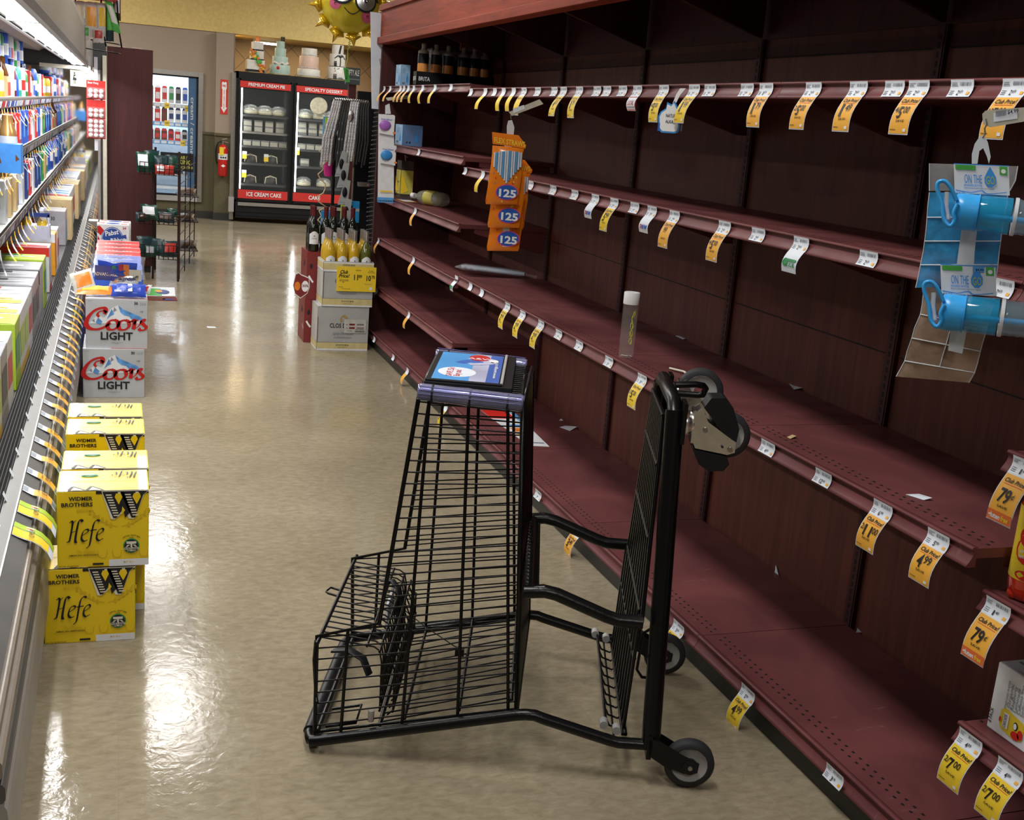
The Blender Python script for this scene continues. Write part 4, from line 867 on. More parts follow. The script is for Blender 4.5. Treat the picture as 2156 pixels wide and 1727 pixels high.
# ping pong ball strip
px_ = -.143; t = thing('ball_strip', 'strip of red blister packs holding white ping pong balls beside the wood panel', 'strip display', (px_, 9.0, 1.23))
mat('card_red', (.62, .02, .015), .45); mat('blister_pink', (.60, .16, .16), .2, alpha=.85)
m = MB(); m.box(px_-.012, px_+.012, 9.012, 9.014, 1.15, 1.80, 'white_paper'); m.box(px_-.05, px_-.035, 9.0, 9.004, 1.66, 1.80, 'white_paper'); m.build('clip_strip', t); 
for k, (z0, n) in enumerate(((1.51, 2), (1.375, 2), (1.235, 4))):
    m = MB(); top = {0: 1.638, 1: 1.505, 2: 1.372}[k]; m.box(px_-.064, px_+.064, 9.004, 9.009, z0, top, 'card_red'); m.box(px_-.06, px_+.06, 8.985, 9.004, z0+.006, z0+.006+.031*(n if k else 2)+.012, 'blister_pink')
    if k == 0: Face(m, (px_-.064, 9.004, z0), (1, 0, 0), (0, 0, 1), .001).text('Beer Pong', .01, .105, .014, 'white_ink', w=.07)
    cp_ = m.build('blister_card', t)
    m = MB()
    for i in range(n if k < 2 else 4):
        for j in range(3): m.ball((px_-.036+j*.036, 8.98, z0+.024+i*.0315), .0165, 'white_ink', 10, 6)
    m.build('balls', cp_)
# chip bags clipped in a cluster over the case canopy
hx = thing('hanging_bag_rack', 'red topped rack of hanging snack bags above the beer case canopy', 'hanging display', (-.17, 8.5, 1.84))
m = MB(); m.box(-.34, .0, 8.35, 8.65, 2.155, 2.19, 'card_red'); m.build('header', hx)
m = MB()
for x in (-.26, -.10, .0): m.tube([(x, 8.5, 2.16), (x+.01, 8.5, 1.98), (x+.03, 8.52, 1.86)], .006, 'black_metal', 6)
for z in (1.98, 1.90, 1.84): m.tube([(-.28, 8.46, z), (.0, 8.46, z-.02), (.02, 8.56, z-.02)], .004, 'black_metal', 5)
m.build('wire_arm', hx)
def bag(name, o, ux, uy, w, h, body, panel, lab=None, cat=None, group=None, puff=.018, crimp=None, parent=None, deco=None, n=7):
    """pillow bag: grid puffed both ways; ux, uy: directions of width and height"""
    ux = Vector(ux).normalized(); uy = Vector(uy).normalized(); nn = ux.cross(uy); o = Vector(o); m = MB(); rr = random.Random(int(abs(o.x*977+o.y*131+o.z*53)*10)); vs = []
    for s_ in (1, -1):
        for j in range(n+1):
            for i in range(n+1):
                u = i/n; v = j/n; e = (16*u*(1-u)*v*(1-v))**.5; q = puff*e*(1+rr.uniform(-.25, .25)); edge = .0 if 0 < v < 1 else rr.uniform(-.003, .003)
                vs.append(o+ux*(u-.5)*w*(1-.05*math.sin(PI*v))+uy*(v*h+edge)+nn*q*s_)
    N = (n+1)**2; f1 = [(j*(n+1)+i, j*(n+1)+i+1, (j+1)*(n+1)+i+1, (j+1)*(n+1)+i) for j in range(n) for i in range(n)]
    m.add(vs, f1+[tuple(N+a for a in f)[::-1] for f in f1], body, True)
    pan = [f for f in f1 if 1 <= (f[0] % (n+1)) <= n-2 and n*.2 < f[0]//(n+1) < n*.75]
    m.add([v+nn*.0012 for v in vs[:N]], pan, panel, True)
    if deco: deco(Face(m, o-ux*w/2+nn*(puff*1.05), ux, uy, .0006), w, h)
    ob = m.build(name, parent, at=tuple(o) if parent is None else (0, 0, 0))
    if parent is None: tag(ob, lab, cat, group)
    return ob
mat('bag_white', (.62, .60, .57), .3, bump=.5, scale=60); mat('bag_green', (.08, .40, .07), .3, bump=.5, scale=60); mat('bag_dark', (.012, .035, .04), .3, bump=.5, scale=50); mat('bag_darkgreen', (.006, .05, .03), .3, bump=.5, scale=50); mat('bag_red', (.45, .04, .03), .3, bump=.5, scale=50); mat('bag_brown', (.07, .035, .02), .3, bump=.5, scale=50)
mat('bag_foil', (.6, .6, .6), .2, 1, bump=1.2, scale=50); mat('bag_blue', (.03, .07, .42), .25, bump=.5, scale=40); mat('bag_orange', (.75, .22, .03), .3, bump=.5, scale=50)
for i, (x, z, w, h, a, b_) in enumerate([(-.245, 1.93, .085, .20, 'bag_white', 'print_tan'), (-.16, 1.91, .085, .22, 'bag_white', 'print_orange'), (-.085, 1.92, .08, .21, 'bag_white', 'print_yellow'), (-.20, 1.885, .07, .09, 'bag_white', 'bag_green'), (-.115, 1.875, .07, .09, 'bag_white', 'bag_red'), (-.045, 1.89, .05, .24, 'bag_dark', 'bag_green')]):
    bag('snack_bag', (x, 8.45-i*.012, z), (1, 0, .05), (0, .1, 1), w, h, a, b_, 'small pale snack bag hanging in the bag rack over the case' if a == 'bag_white' else 'dark green snack bag hanging in the bag rack over the case', 'snack bag', 'snack bags in the hanging rack')
bag('snack_bag', (.0, 8.38, 1.95), (1, 0, -.35), (-.28, .1, 1), .055, .20, 'bag_green', 'bag_white', 'bright green and silver snack bag at the outer end of the hanging rack', 'snack bag')
bag('snack_bag', (.0, 8.6, 2.04), (1, 0, -.1), (0, .1, 1), .05, .16, 'bag_brown', 'print_silver', 'brown striped snack bag behind the green one in the hanging rack', 'snack bag')
# tags on the bumper label rail
def rail_tag(y, kind, lab, grp, seed):
    rr = random.Random(seed); m = MB(); w = (.052 if y < 7 else .042) if kind != 'B' else .092; dz = rr.uniform(-.012, .010)
    P = [(-.250, .4700), (-.236, .4615), (-.222, .4545), (-.206, .448+dz*.4), (-.190, .437+dz*.8), (-.176, .420+dz), (-.166, .402+dz)]
    def strip(pts, y0, y1, mt, d=0, sk=0):
        vs = []
        for i, (x, z) in enumerate(pts): vs += [(x+d*.5, y0+sk*i, z+.0018+d), (x+d*.5, y1+sk*i, z+.0018+d)]
        m.add(vs, [(2*i, 2*i+1, 2*i+3, 2*i+2) for i in range(len(pts)-1)], mt, True)
    F1 = Face(m, (-.212, y, .4535+dz*.3), (0, 1, 0), (-1, 0, .42), .001)
    if kind == 'W': strip(P[:3], y, y+w, 'white_paper'); strip(P[:2], y+.006, y+w*.5, 'ink_grey', .0008)
    elif kind in 'YO':
        strip(P, y, y+w, 'white_paper', 0, -.0025); c = 'yellow_paper' if kind == 'Y' else 'orange_paper'
        strip(P[2:6], y+.0015-.005, y+w-.0015-.005, c, .0009, -.0025)
        for k in range(4): strip(P[0:2], y+.006+k*.010, y+.010+k*.010, 'ink_grey', .0008, 0)
        strip(P[5:], y+.008-.013, y+w-.008-.013, 'ink_grey', .0009, -.0025)
        if y < 6.5:
            G = Face(m, (-.188, y-.006, .4375+dz*.8), (0, 1, 0), (-.9, 0, .55), .0035); G.text('15.99' if y < 3.7 else '12.99', w*.16, .003, .017, 'ink', w=w*.66, bold=.02); G.text('Club Price!', w*.14, .026, .006, 'ink', w=w*.6)
    else:
        q = [(-.250, .4700), (-.236, .4615), (-.222, .4545), (-.204, .448), (-.186, .436), (-.168, .415), (-.158, .392)]; strip(q, y, y+w, 'white_paper'); strip(q[:6], y+.003, y+w*.60, 'yellow_paper', .0009); strip(q, y+w*.64, y+w, 'print_lime', .0009)
        strip(q[2:4], y+w*.70, y+w*.94, 'white_paper', .0016); strip(q[2:4], y+w*.76, y+w*.86, 'print_orange', .0022)
        G = Face(m, (-.198, y+.006, .4475), (0, 1, 0), (-.9, 0, .5), .0035); G.text('12.99', w*.02, .006, .014, 'ink', w=w*.26, bold=.02); G.text('15.99', w*.32, .006, .014, 'ink', w=w*.24, bold=.02)
    tag(m.build('price_tag', at=(-.22, y, .4)), lab, 'price tag', grp)
rail_tag(2.93, 'B', 'big yellow and lime tag on the bumper rail, the nearest one', None, 1); rail_tag(3.10, 'B', 'big yellow and lime tag on the bumper rail, the second nearest one', None, 2)
yy = 3.28; rr = random.Random(9); i = 0
while yy < 10.7:
    k = 'O' if yy < 6.2 else rr.choice('OOYW')
    rail_tag(yy, k, {'O': 'orange and white price slip bent over the bumper rail of the beer case', 'Y': 'yellow and white price slip bent over the bumper rail of the beer case', 'W': 'short white price slip on the bumper rail of the beer case'}[k], {'O': 'orange slips along the bumper rail', 'Y': 'yellow slips along the bumper rail', 'W': 'white slips along the bumper rail'}[k], i)
    yy += .165 if yy < 6 else rr.uniform(.14, .22); i += 1
base_ = None; yy = 2.95
while yy < 10.7:
    if base_ is None:
        m = MB(); m.add([(-.280, yy, .478), (-.280, yy+.03, .478), (-.290, yy+.03, .500), (-.290, yy, .500)], [(0, 1, 2, 3)], 'white_paper'); o = base_ = m.build('price_clip', at=(-.25, yy, .49))
    else: o = base_.copy(); COL.objects.link(o); o.location = (-.25, yy, .49)
    tag(o, 'tiny white clip standing on the inner edge of the bumper rail', 'price clip', 'white clips along the inner rail edge'); yy += .21

for D_ in (protos, K):
    for k, o in D_.items():
        if k not in used and k not in useK:
            for c in list(o.children): bpy.data.objects.remove(c)
            bpy.data.objects.remove(o)
# ================================================================ beer boxes standing on the floor along the case
mat('hefe_yellow', (.80, .56, .008), .35, var=.03, scale=3, coat=.25); mat('hefe_lime', (.62, .70, .02), .4); mat('hefe_shade', (.62, .42, .01), .4, var=0); mat('print_cream', (.72, .68, .55), .5, var=0)
mat('coors_silver', (.50, .52, .55), .36, metal=.15, var=.10, scale=4); mat('coors_red', (.50, .012, .012), .4, var=0); mat('coors_blue', (.10, .28, .60), .4, var=.4, scale=30); mat('carton_brown', (.36, .25, .14), .6)
H_STROKES = [([(.02, .0), (.06, .05), (.09, .12), (.09, .80), (.05, .93), (.0, .86)], .10), ([(.09, .80), (.16, .97)], .07), ([(.20, .50), (.09, .42)], .07), ([(.30, .02), (.24, .10), (.24, .86), (.30, .97), (.35, .90)], .11),
             ([(.42, .30), (.55, .46), (.52, .56), (.42, .48), (.40, .18), (.48, .04), (.57, .10)], .085),
             ([(.58, -.28), (.64, -.18), (.66, .0), (.66, .72), (.72, .94), (.82, .92)], .095), ([(.59, .50), (.78, .54)], .06),
             ([(.82, .28), (.96, .46), (.93, .58), (.83, .48), (.81, .20), (.89, .05), (1.0, .14)], .085)]
def hefe_word(F, u, v, w, h, m, k=2, flip=False, shear=.12):
    for pts, wd in H_STROKES:
        q = [(x+shear*y, y) for x, y in pts]
        F.nib([(u+(1-x if flip else x)*w, v+(1-y if flip else y)*h) for x, y in q], wd*w*.85, m, k, ang=.75, thin=.28)
def hefe_W(F, u, v, w, h, k=2, yell='hefe_yellow'):
    def P(pts, m, kk): F.poly([(u+x*w, v+y*h) for x, y in pts], m, kk)
    # cream outline, black strokes, hatched left sides
    P([(-.02, 1.02), (1.04, 1.02), (.92, .86), (.70, -.04), (.58, -.02), (.50, .30), (.27, -.04), (.18, -.02)], 'print_cream', k)
    P([(0, 1), (.46, 1), (.44, .97), (.55, .90), (.66, .30), (.50, 0.02), (.46, .35), (.30, .02), (.24, .02)], 'ink', k+1)
    P([(.42, 1), (1.0, 1), (.90, .86), (.72, .02), (.64, .02), (.40, .97)], 'ink', k+1)
    for x0 in (.0, .42):
        for i in range(9):
            y = .90-i*.095; a = x0+.07+i*.021; P([(a, y), (a+.13, y), (a+.135, y-.045), (a+.012, y-.045)], 'print_cream', k+2)
    P([(.30, .93), (.40, .93), (.44, .80), (.36, .52), (.27, .80)], yell, k+2); P([(.34, .98), (.40, .98), (.40, .93), (.34, .93)], 'print_cream', k+2)
    P([(.70, .93), (.82, .93), (.85, .80), (.76, .52), (.66, .80)], yell, k+2); P([(.73, .98), (.80, .98), (.80, .93), (.73, .93)], 'print_cream', k+2)
    P([(.44, .45), (.50, .30), (.41, .12)], yell, k+2)
def hefe_box(x0, y0, z0, lab, grp='yellow wheat beer boxes on the floor', w=.245, d=.198, h=.229):
    t = thing('beer_box', lab, 'beer box', (x0, y0, z0), grp)
    L = t.location; m = MB(); m.box(x0, x0+w, y0, y0+d, z0, z0+h, 'hefe_yellow'); m.build('carton', t, bevel=.002)
    m = MB(); m.box(x0+w-.001, x0+w+.0012, y0+.002, y0+d-.002, z0+.002, z0+h-.002, 'hefe_lime'); m.box(x0-.0012, x0+.001, y0+.002, y0+d-.002, z0+.002, z0+h-.002, 'hefe_lime')
    F = Face(m, (x0, y0, z0), (1, 0, 0), (0, 0, 1), .0010)
    F.rect(w*.42, h*.962, w, h, 'ink', 1); hefe_W(F, w*.49, h*.64, w*.50, h*.355, 2)
    F.text('WIDMER', w*.385, h*.885, .0115, 'ink', 2, al='r', w=w*.26, bold=.03); F.text('BROTHERS', w*.385, h*.808, .0115, 'ink', 2, al='r', w=w*.34, bold=.03); F.text('BREWING', w*.385, h*.750, .006, 'hefe_shade', 3, al='r', w=w*.175, bold=.03)
    for s_ in (-1, 1):
        F.nib([(w*(.68+s_*.02), h*.53), (w*(.68+s_*.2), h*.60), (w*(.68+s_*.30), h*.76)], .0022, 'hefe_shade', 1, thin=.9)
        for i in range(6): a = .06+i*.045; F.oval(w*(.68+s_*(a+.04)), h*(.555+i*.035), .004, .008, 'hefe_shade', 1.5, 8)
    hefe_word(F, w*.09, h*.34, w*.40, h*.30, 'ink', 3)
    F.text('The Original', w*.20, h*.20, .008, 'hefe_shade', 2, shear=.3, w=w*.2); F.rect(w*.10, h*.145, w*.48, h*.150, 'hefe_shade', 2); F.text('AMERICAN HEFEWEIZEN', w*.12, h*.155, .005, 'ink', 2, w=w*.32); 
    F.oval(w*.81, h*.27, w*.092, h*.098, 'print_green', 2); F.oval(w*.81, h*.27, w*.078, h*.084, 'print_black', 3); F.poly([(w*.755, h*.33), (w*.865, h*.33), (w*.865, h*.30), (w*.82, h*.295), (w*.82, h*.2), (w*.80, h*.2), (w*.80, h*.295), (w*.755, h*.30)], 'print_cream', 4)
    for i in range(3): F.poly([(w*(.765+i*.01), h*.285), (w*(.775+i*.01), h*.285), (w*(.75+i*.004), h*.25), (w*(.742+i*.004), h*.25)], 'print_cream', 4); F.poly([(w*(.855-i*.01), h*.285), (w*(.845-i*.01), h*.285), (w*(.87-i*.004), h*.25), (w*(.878-i*.004), h*.25)], 'print_cream', 4)
    F.rect(w*.728, h*.222, w*.892, h*.252, 'print_cream', 5); F.text('PORTLAND', w*.81, h*.226, .0062, 'ink', 6, al='c', w=w*.15, bold=.02); F.text('TIMBERS', w*.81, h*.200, .0045, 'print_cream', 6, al='c', w=w*.10); F.text('OFFICIAL CRAFT BEER', w*.81, h*.27, .005, 'hefe_shade', 2, al='c', w=w*.27, arc=.030) if False else None
    F.text('OFFICIAL CRAFT BEER', w*.81, h*.40, .0045, 'ink', 2, al='c', w=w*.20, arc=.035); F.text('of the', w*.81, h*.375, .0035, 'ink', 2, al='c')
    F.rect(w*.56, 0.001, w, h*.095, 'print_white', 2); F.text('MUST BE 21', w*.78, h*.05, .004, 'hefe_shade', 3, al='c'); F.rect(w*.38, h*.03, w*.50, h*.055, 'ink', 2); F.text('24 12 FL OZ BOTTLES', w*.01, h*.015, .004, 'ink', 2)
    for u in (.44, .60, .90): F.nib([(w*u, h*.22), (w*(u+.01), h*.14), (w*(u+.05), h*.12), (w*(u+.09), h*.14), (w*(u+.10), h*.22)], .002, 'hefe_shade', 1.5, thin=.9)
    T = Face(m, (x0, y0, z0+h), (1, 0, 0), (0, 1, 0), .0010)
    T.rect(.004, d*.47, w-.004, d*.485, 'hefe_shade', 2); T.rect(0, 0, w, .004, 'ink', 1)
    for u in (.10, .30): T.poly([(w*u, .004), (w*(u+.05), d*.20), (w*(u+.09), d*.20), (w*(u+.22), .004), (w*(u+.19), .004), (w*(u+.08), d*.17), (w*(u+.04), .004)], 'ink', 2); T.poly([(w*(u+.05), .004), (w*(u+.08), d*.16), (w*(u+.18), .004)], 'print_cream', 2.5)
    T.text('BREWING CO PORTLAND OR', w*.60, d*.10, .006, 'ink', 2, w=w*.24)
    hefe_word(T, w*.60, d*.58, w*.30, d*.28, 'ink', 3, flip=True); T.oval(w*.34, d*.73, w*.10, d*.08, 'print_green', 2); T.oval(w*.34, d*.73, w*.07, d*.045, 'print_cream', 3); T.rect(w*.25, d*.70, w*.43, d*.74, 'print_green', 4)
    m.build('printed_panel', t)
    return t
hefe_box(-.162, 3.29, .2305, 'yellow wheat beer box nearest the viewer, on top of another')
hefe_box(-.199, 3.285, .0, 'yellow wheat beer box at floor level, poking left under the nearest upper one')
hefe_box(-.158, 3.50, .2305, 'yellow wheat beer box directly behind the nearest upper one')
hefe_box(-.168, 3.495, .0, 'floor level yellow box hidden under the second upper yellow box')
hefe_box(-.161, 3.888, .2305, 'yellow beer box behind the gap, its front top half showing')
hefe_box(-.165, 3.888, .0, 'floor level yellow box just behind the gap between the yellow boxes')
hefe_box(-.163, 4.11, .2305, 'farthest upper yellow beer box, next to the bare floor gap')
hefe_box(-.160, 4.11, .0, 'farthest floor level yellow beer box')
C_STR = dict(C=[(.92, .70), (1.0, .88), (.86, 1.0), (.66, .82), (.62, .62), (.80, .62), (.86, .74)], )
def coors_box(x0, y0, z0, lab, w=.306, d=.40, h=.262):
    t = thing('beer_box', lab, 'beer box', (x0, y0, z0), 'silver light beer boxes on the floor')
    m = MB(); m.box(x0, x0+w, y0, y0+d, z0, z0+h, 'coors_silver'); m.build('carton', t, bevel=.002); m = MB()
    m.box(x0+w-.0005, x0+w+.0012, y0+.004, y0+d-.004, z0+.004, z0+h-.004, 'carton_brown')
    F = Face(m, (x0, y0, z0), (1, 0, 0), (0, 0, 1), .0012)
    F.poly([(w*.05, h*.50), (w*.18, h*.66), (w*.30, h*.62), (w*.42, h*.82), (w*.52, h*.88), (w*.66, h*.74), (w*.80, h*.66), (w*.95, h*.52)], 'print_white', 1)
    for pts in ([(.52, .88), (.60, .80), (.72, .74), (.88, .66), (.97, .55), (.84, .60), (.78, .55), (.70, .66), (.62, .68), (.56, .74)], [(.42, .80), (.46, .70), (.40, .66), (.34, .60), (.38, .70)], [(.20, .62), (.27, .55), (.24, .48), (.16, .52)], [(.30, .46), (.40, .52), (.36, .38)]):
        F.poly([(w*a, h*b) for a, b in pts], 'coors_blue', 2)
    for pts in ([(.46, .84), (.50, .78), (.44, .74)], [(.10, .56), (.14, .60), (.15, .52)], [(.86, .76), (.93, .78), (.92, .74)]): F.poly([(w*a, h*b) for a, b in pts], 'ink_grey', 2)
    R = 'coors_red'
    N = lambda pts, wd=.020, **k: F.nib([(w*a, h*b) for a, b in pts], wd, R, 3, ang=.35, thin=.42, smooth=5, **k)
    N([(.30, .70), (.32, .78), (.27, .82), (.14, .76), (.04, .62), (.01, .48), (.08, .40), (.20, .39), (.32, .45), (.40, .52)], .026)
    N([(.22, .64), (.19, .68), (.22, .74), (.30, .76), (.33, .72)], .014)
    for cx in (.45, .63):
        N([(cx+.01, .585), (cx-.06, .56), (cx-.10, .48), (cx-.08, .40), (cx, .39), (cx+.065, .46), (cx+.06, .55), (cx+.01, .585)], .021); N([(cx+.055, .545), (cx+.085, .545), (cx+.11, .57)], .012)
    N([(.735, .55), (.775, .595), (.785, .52), (.765, .40)], .022); N([(.78, .50), (.81, .575), (.85, .585)], .016)
    N([(.80, .42), (.86, .48), (.90, .58)], .010); N([(.965, .575), (.93, .60), (.90, .555), (.935, .50), (.975, .45), (.95, .395), (.89, .385), (.855, .42)], .020)
    F.text('LIGHT', w*.5, h*.185, .040, 'ink', 3, al='c', w=w*.52, bold=.03); F.text('30', w*.78, h*.90, .014, 'ink', 3, bold=.03); F.text('12 FL OZ', w*.87, h*.925, .005, 'ink_grey', 3, w=w*.10); F.text('CANS', w*.87, h*.895, .006, 'ink_grey', 3, w=w*.10)
    F.text('PREMIUM BEER', w*.5, h*.115, .0035, 'ink_grey', 3, al='c', w=w*.2); F.text('GOLDEN', w*.5, h*.095, .003, 'ink_grey', 3, al='c', w=w*.07); F.text('Banquet', w*.03, h*.95, .005, 'ink_grey', 3)
    T = Face(m, (x0, y0, z0+h), (1, 0, 0), (0, 1, 0), .001); T.rect(0, 0, w, .02, 'print_white', 1); T.rect(w*.45, .004, w, .012, 'coors_red', 2); T.rect(w*.3, .05, w*.9, .12, 'print_white', 1)
    m.build('printed_panel', t)
coors_box(-.157, 6.25, .2625, 'silver light beer box on top of the pair, snack bags lying on it'); coors_box(-.172, 6.24, 0, 'silver light beer box standing on the floor under its twin')
# row of blue then red topped boxes behind them
def top_box(x0, y0, c, lab, grp, w=.268, d=.186, z0=0, h=.60):
    t = thing('beer_box', lab, 'beer box', (x0, y0, z0), grp); m = MB(); m.box(x0, x0+w, y0, y0+d, z0, z0+h, c); m.build('carton', t, bevel=.004)
    m = MB(); T = Face(m, (x0, y0, z0+h), (1, 0, 0), (0, 1, 0), .0012); T.oval(w*.52, d*.42, w*.15, d*.09, 'ink', 1, 16)
    for i in range(8):
        if i != 4: T.rect(w*(.20+i*.078), d*.08, w*(.255+i*.078), d*.15, 'white_ink', 1)
    T.rect(0, d*.955, w, d, 'white_ink' if 'red' in c else 'print_lightblue', 1)
    F = Face(m, (x0, y0, z0), (1, 0, 0), (0, 0, 1), .001); F.rect(w*.1, h*.6, w*.9, h*.7, 'white_ink')
    m.build('printed_panel', t)
mat('top_blue', (.025, .10, .55), .35, coat=.3); mat('top_red', (.70, .02, .02), .35, coat=.3)
for i in range(4): top_box(-.134+(i % 2)*.003, 6.665+i*.192, 'top_blue', 'tall bright blue beer box in the row behind the silver boxes', 'blue beer boxes in the floor row')
for i in range(4): top_box(-.132+(i % 2)*.004, 7.44+i*.192, 'top_red', 'tall bright red beer box in the row behind the blue ones', 'red beer boxes in the floor row')
def pbr(x0, y0, z0, h, lab, w=.228, d=.15):
    t = thing('beer_box', lab, 'beer box', (x0, y0, z0), 'white red and blue beer boxes'); m = MB(); m.box(x0, x0+w, y0, y0+d, z0, z0+h, 'print_white'); m.build('carton', t, bevel=.002)
    m = MB(); F = Face(m, (x0, y0, z0), (1, 0, 0), (0, 0, 1), .0012); mat('pbr_blue', (.02, .07, .33), .4, var=0); v = h-.215
    F.poly([(.002, h-.015), (w*.09, h-.012), (w*.22, h-.045), (w*.12, h-.085), (.002, h-.062)], 'coors_red'); F.poly([(w*.02, h-.085), (w*.10, h-.12), (.002, h-.14)], 'coors_red')
    F.oval(w*.48, h-.11, w*.345, .092, 'pbr_blue', 1, 30); F.oval(w*.48, h-.11, w*.325, .086, 'white_ink', 1.5, 30); F.oval(w*.48, h-.11, w*.315, .083, 'pbr_blue', 2, 30)
    F.text('Pabst', w*.47, h-.078, .036, 'white_ink', 3, al='c', w=w*.42, rot=.22, bold=.02, shear=.15); F.poly([(w*.10, h-.135), (w*.90, h-.070), (w*.93, h-.10), (w*.12, h-.165)], 'pbr_blue', 3); F.text('Blue Ribbon', w*.50, h-.135, .034, 'white_ink', 4, al='c', w=w*.80, rot=.16, bold=.02)
    F.text('24', w*.80, h-.032, .018, 'coors_red', 2, bold=.02)
    T = Face(m, (x0, y0, z0+h), (1, 0, 0), (0, 1, 0), .001); T.oval(w*.5, d*.5, w*.22, d*.3, 'pbr_blue'); T.rect(w*.75, d*.2, w*.95, d*.45, 'coors_red'); T.rect(w*.05, d*.5, w*.25, d*.8, 'coors_red'); m.build('printed_panel', t)
pbr(-.145, 9.20, 0, .605, 'white beer box with a round blue emblem behind the red boxes'); pbr(-.13, 9.37, 0, .605, 'white beer box tucked behind the one with the blue emblem')
# snack bags on the silver box
def bdeco(F, w, h):
    F.rect(w*.10, h*.15, w*.52, h*.8, 'bag_blue', .5); F.rect(w*.70, h*.2, w*.92, h*.7, 'print_cream', .5)
    F.rect(w*.52, h*.1, w*.60, h*.9, 'bag_red'); F.rect(w*.60, h*.1, w*.70, h*.9, 'bag_orange'); F.text('ADVANTAGE', w*.08, h*.36, .022, 'white_ink', 2, w=w*.42); F.rect(w*.40, h*.62, w*.46, h*.82, 'print_green')
bag('snack_bag', (-.0, 6.49, .60), (1, .05, -.04), (0, -.25, .45), .285, .150, 'clear_film', 'bag_blue', 'clear snack bag with a blue label and orange stripe, uppermost on the silver box', 'snack bag', puff=.055, deco=bdeco)
bag('snack_bag', (.03, 6.46, .56), (1, -.1, 0), (.1, -.25, .5), .15, .085, 'bag_foil', 'bag_foil', 'crumpled shiny foil bag under the clear snack bag', 'snack bag', puff=.03)
bag('snack_bag', (-.155, 6.36, .535), (1, .4, .3), (-.2, .3, .7), .12, .12, 'bag_white', 'bag_orange', 'white and orange snack bag standing at the left of the pile', 'snack bag', puff=.02)
bag('snack_bag', (-.11, 6.30, .538), (1, .1, 0), (0, 1, .22), .19, .12, 'bag_orange', 'print_yellow', 'orange and yellow snack bag lying flat on the silver box', 'snack bag', puff=.012)
def bdeco2(F, w, h): F.rect(w*.48, h*.25, w*.60, h*.85, 'print_white'); F.text('cookies', w*.10, h*.2, .018, 'white_ink', 2, w=w*.2)
bag('snack_bag', (.055, 6.27, .536), (1, 0, 0), (0, .4, .5), .175, .075, 'bag_blue', 'bag_blue', 'deep blue snack bag at the right front of the pile', 'snack bag', puff=.022, deco=bdeco2)
bag('snack_bag', (.135, 6.33, .54), (.5, -.8, .2), (.2, 0, .9), .10, .05, 'bag_white', 'bag_red', 'small white and pink snack bag hanging over the right edge of the pile', 'snack bag', puff=.012)
# wood end panel beyond the case
m = MB(); m.box(-.082, .298, 10.98, 11.01, .06, 1.955, 'wood_end'); t = thing('gondola_end', 'tall dark wood panel ending the shelving run behind the beer case', 'panel', (.1, 11.0, 0)); m.build('end_panel', t, bevel=.002)
m = MB(); m.box(-.6, .29, 11.0, 11.6, 0.0, .08, 'kick_black'); m.build('kick_base', t); m = MB(); m.box(-1.0, -.085, 11.015, 11.05, .08, 1.9, 'wood_end'); m.box(-.08, .285, 11.02, 12.6, .08, 1.90, 'wood_end'); m.build('shelf_body', t)
for i, (x, w) in enumerate(((-.045, .05), (.04, .06), (.16, .09))):
    bag('candy_bag', (x, 11.2, 1.90), (1, .1, 0), (.1, .2, 1), w, .075, 'clear_film', 'bag_red', 'small red candy bag lying on top of the dark wood panel', 'candy bag', 'red candy bags on the wood panel', puff=.015)
# wire rack with bags of jerky and coffee
mat('rack_brown', (.035, .015, .012), .45, metal=.4)
rk2 = thing('wire_rack', 'brown wire floor rack full of dark snack bags beside the wood panel', 'wire rack', (.45, 10.5, 0))
def rp(nm, m): return m.build(nm, rk2)
for x, y in ((.295, 10.62), (.505, 10.5), (.33, 11.2)):
    m = MB(); m.box(x-.010, x+.010, y-.008, y+.008, .0, 1.12, 'rack_brown'); rp('post', m)
for z, dp in ((.92, .10), (.50, .08), (.20, .12)):
    m = MB()
    for zz in (z, z+.05, z+dp): m.tube([(.18, 10.42, zz), (.50, 10.42, zz), (.50, 10.75, zz), (.18, 10.75, zz)], .004, 'rack_brown', 5, closed=True)
    for i in range(9): x = .18+i*.04; m.tube([(x, 10.42, z+dp), (x, 10.42, z), (x, 10.75, z), (x, 10.75, z+dp)], .0028, 'rack_brown', 5)
    rp('basket', m)
m = MB()
for i in range(9): m.tube([(.735, 12.1, .08+i*.11), (.515, 10.5, .08+i*.11)], .004, 'rack_brown', 5)
for t_ in (0, .33, .66, 1): m.tube([(.515+.22*t_, 10.5+1.6*t_, 0.02), (.515+.22*t_, 10.5+1.6*t_, 1.02+.06*math.sin(PI*t_))], .005, 'rack_brown', 5)
rp('side_grid', m)
for z in (.14, .42, .66):
    m = MB(); m.box(.55, .74, 11.6, 12.1, z-.006, z, 'rack_brown'); 
    for i in range(6): m.tube([(.55+i*.038, 11.6, z), (.55+i*.038, 12.1, z)], .004, 'rack_brown', 5)
    rp('wire_shelf', m)
rr = random.Random(3)
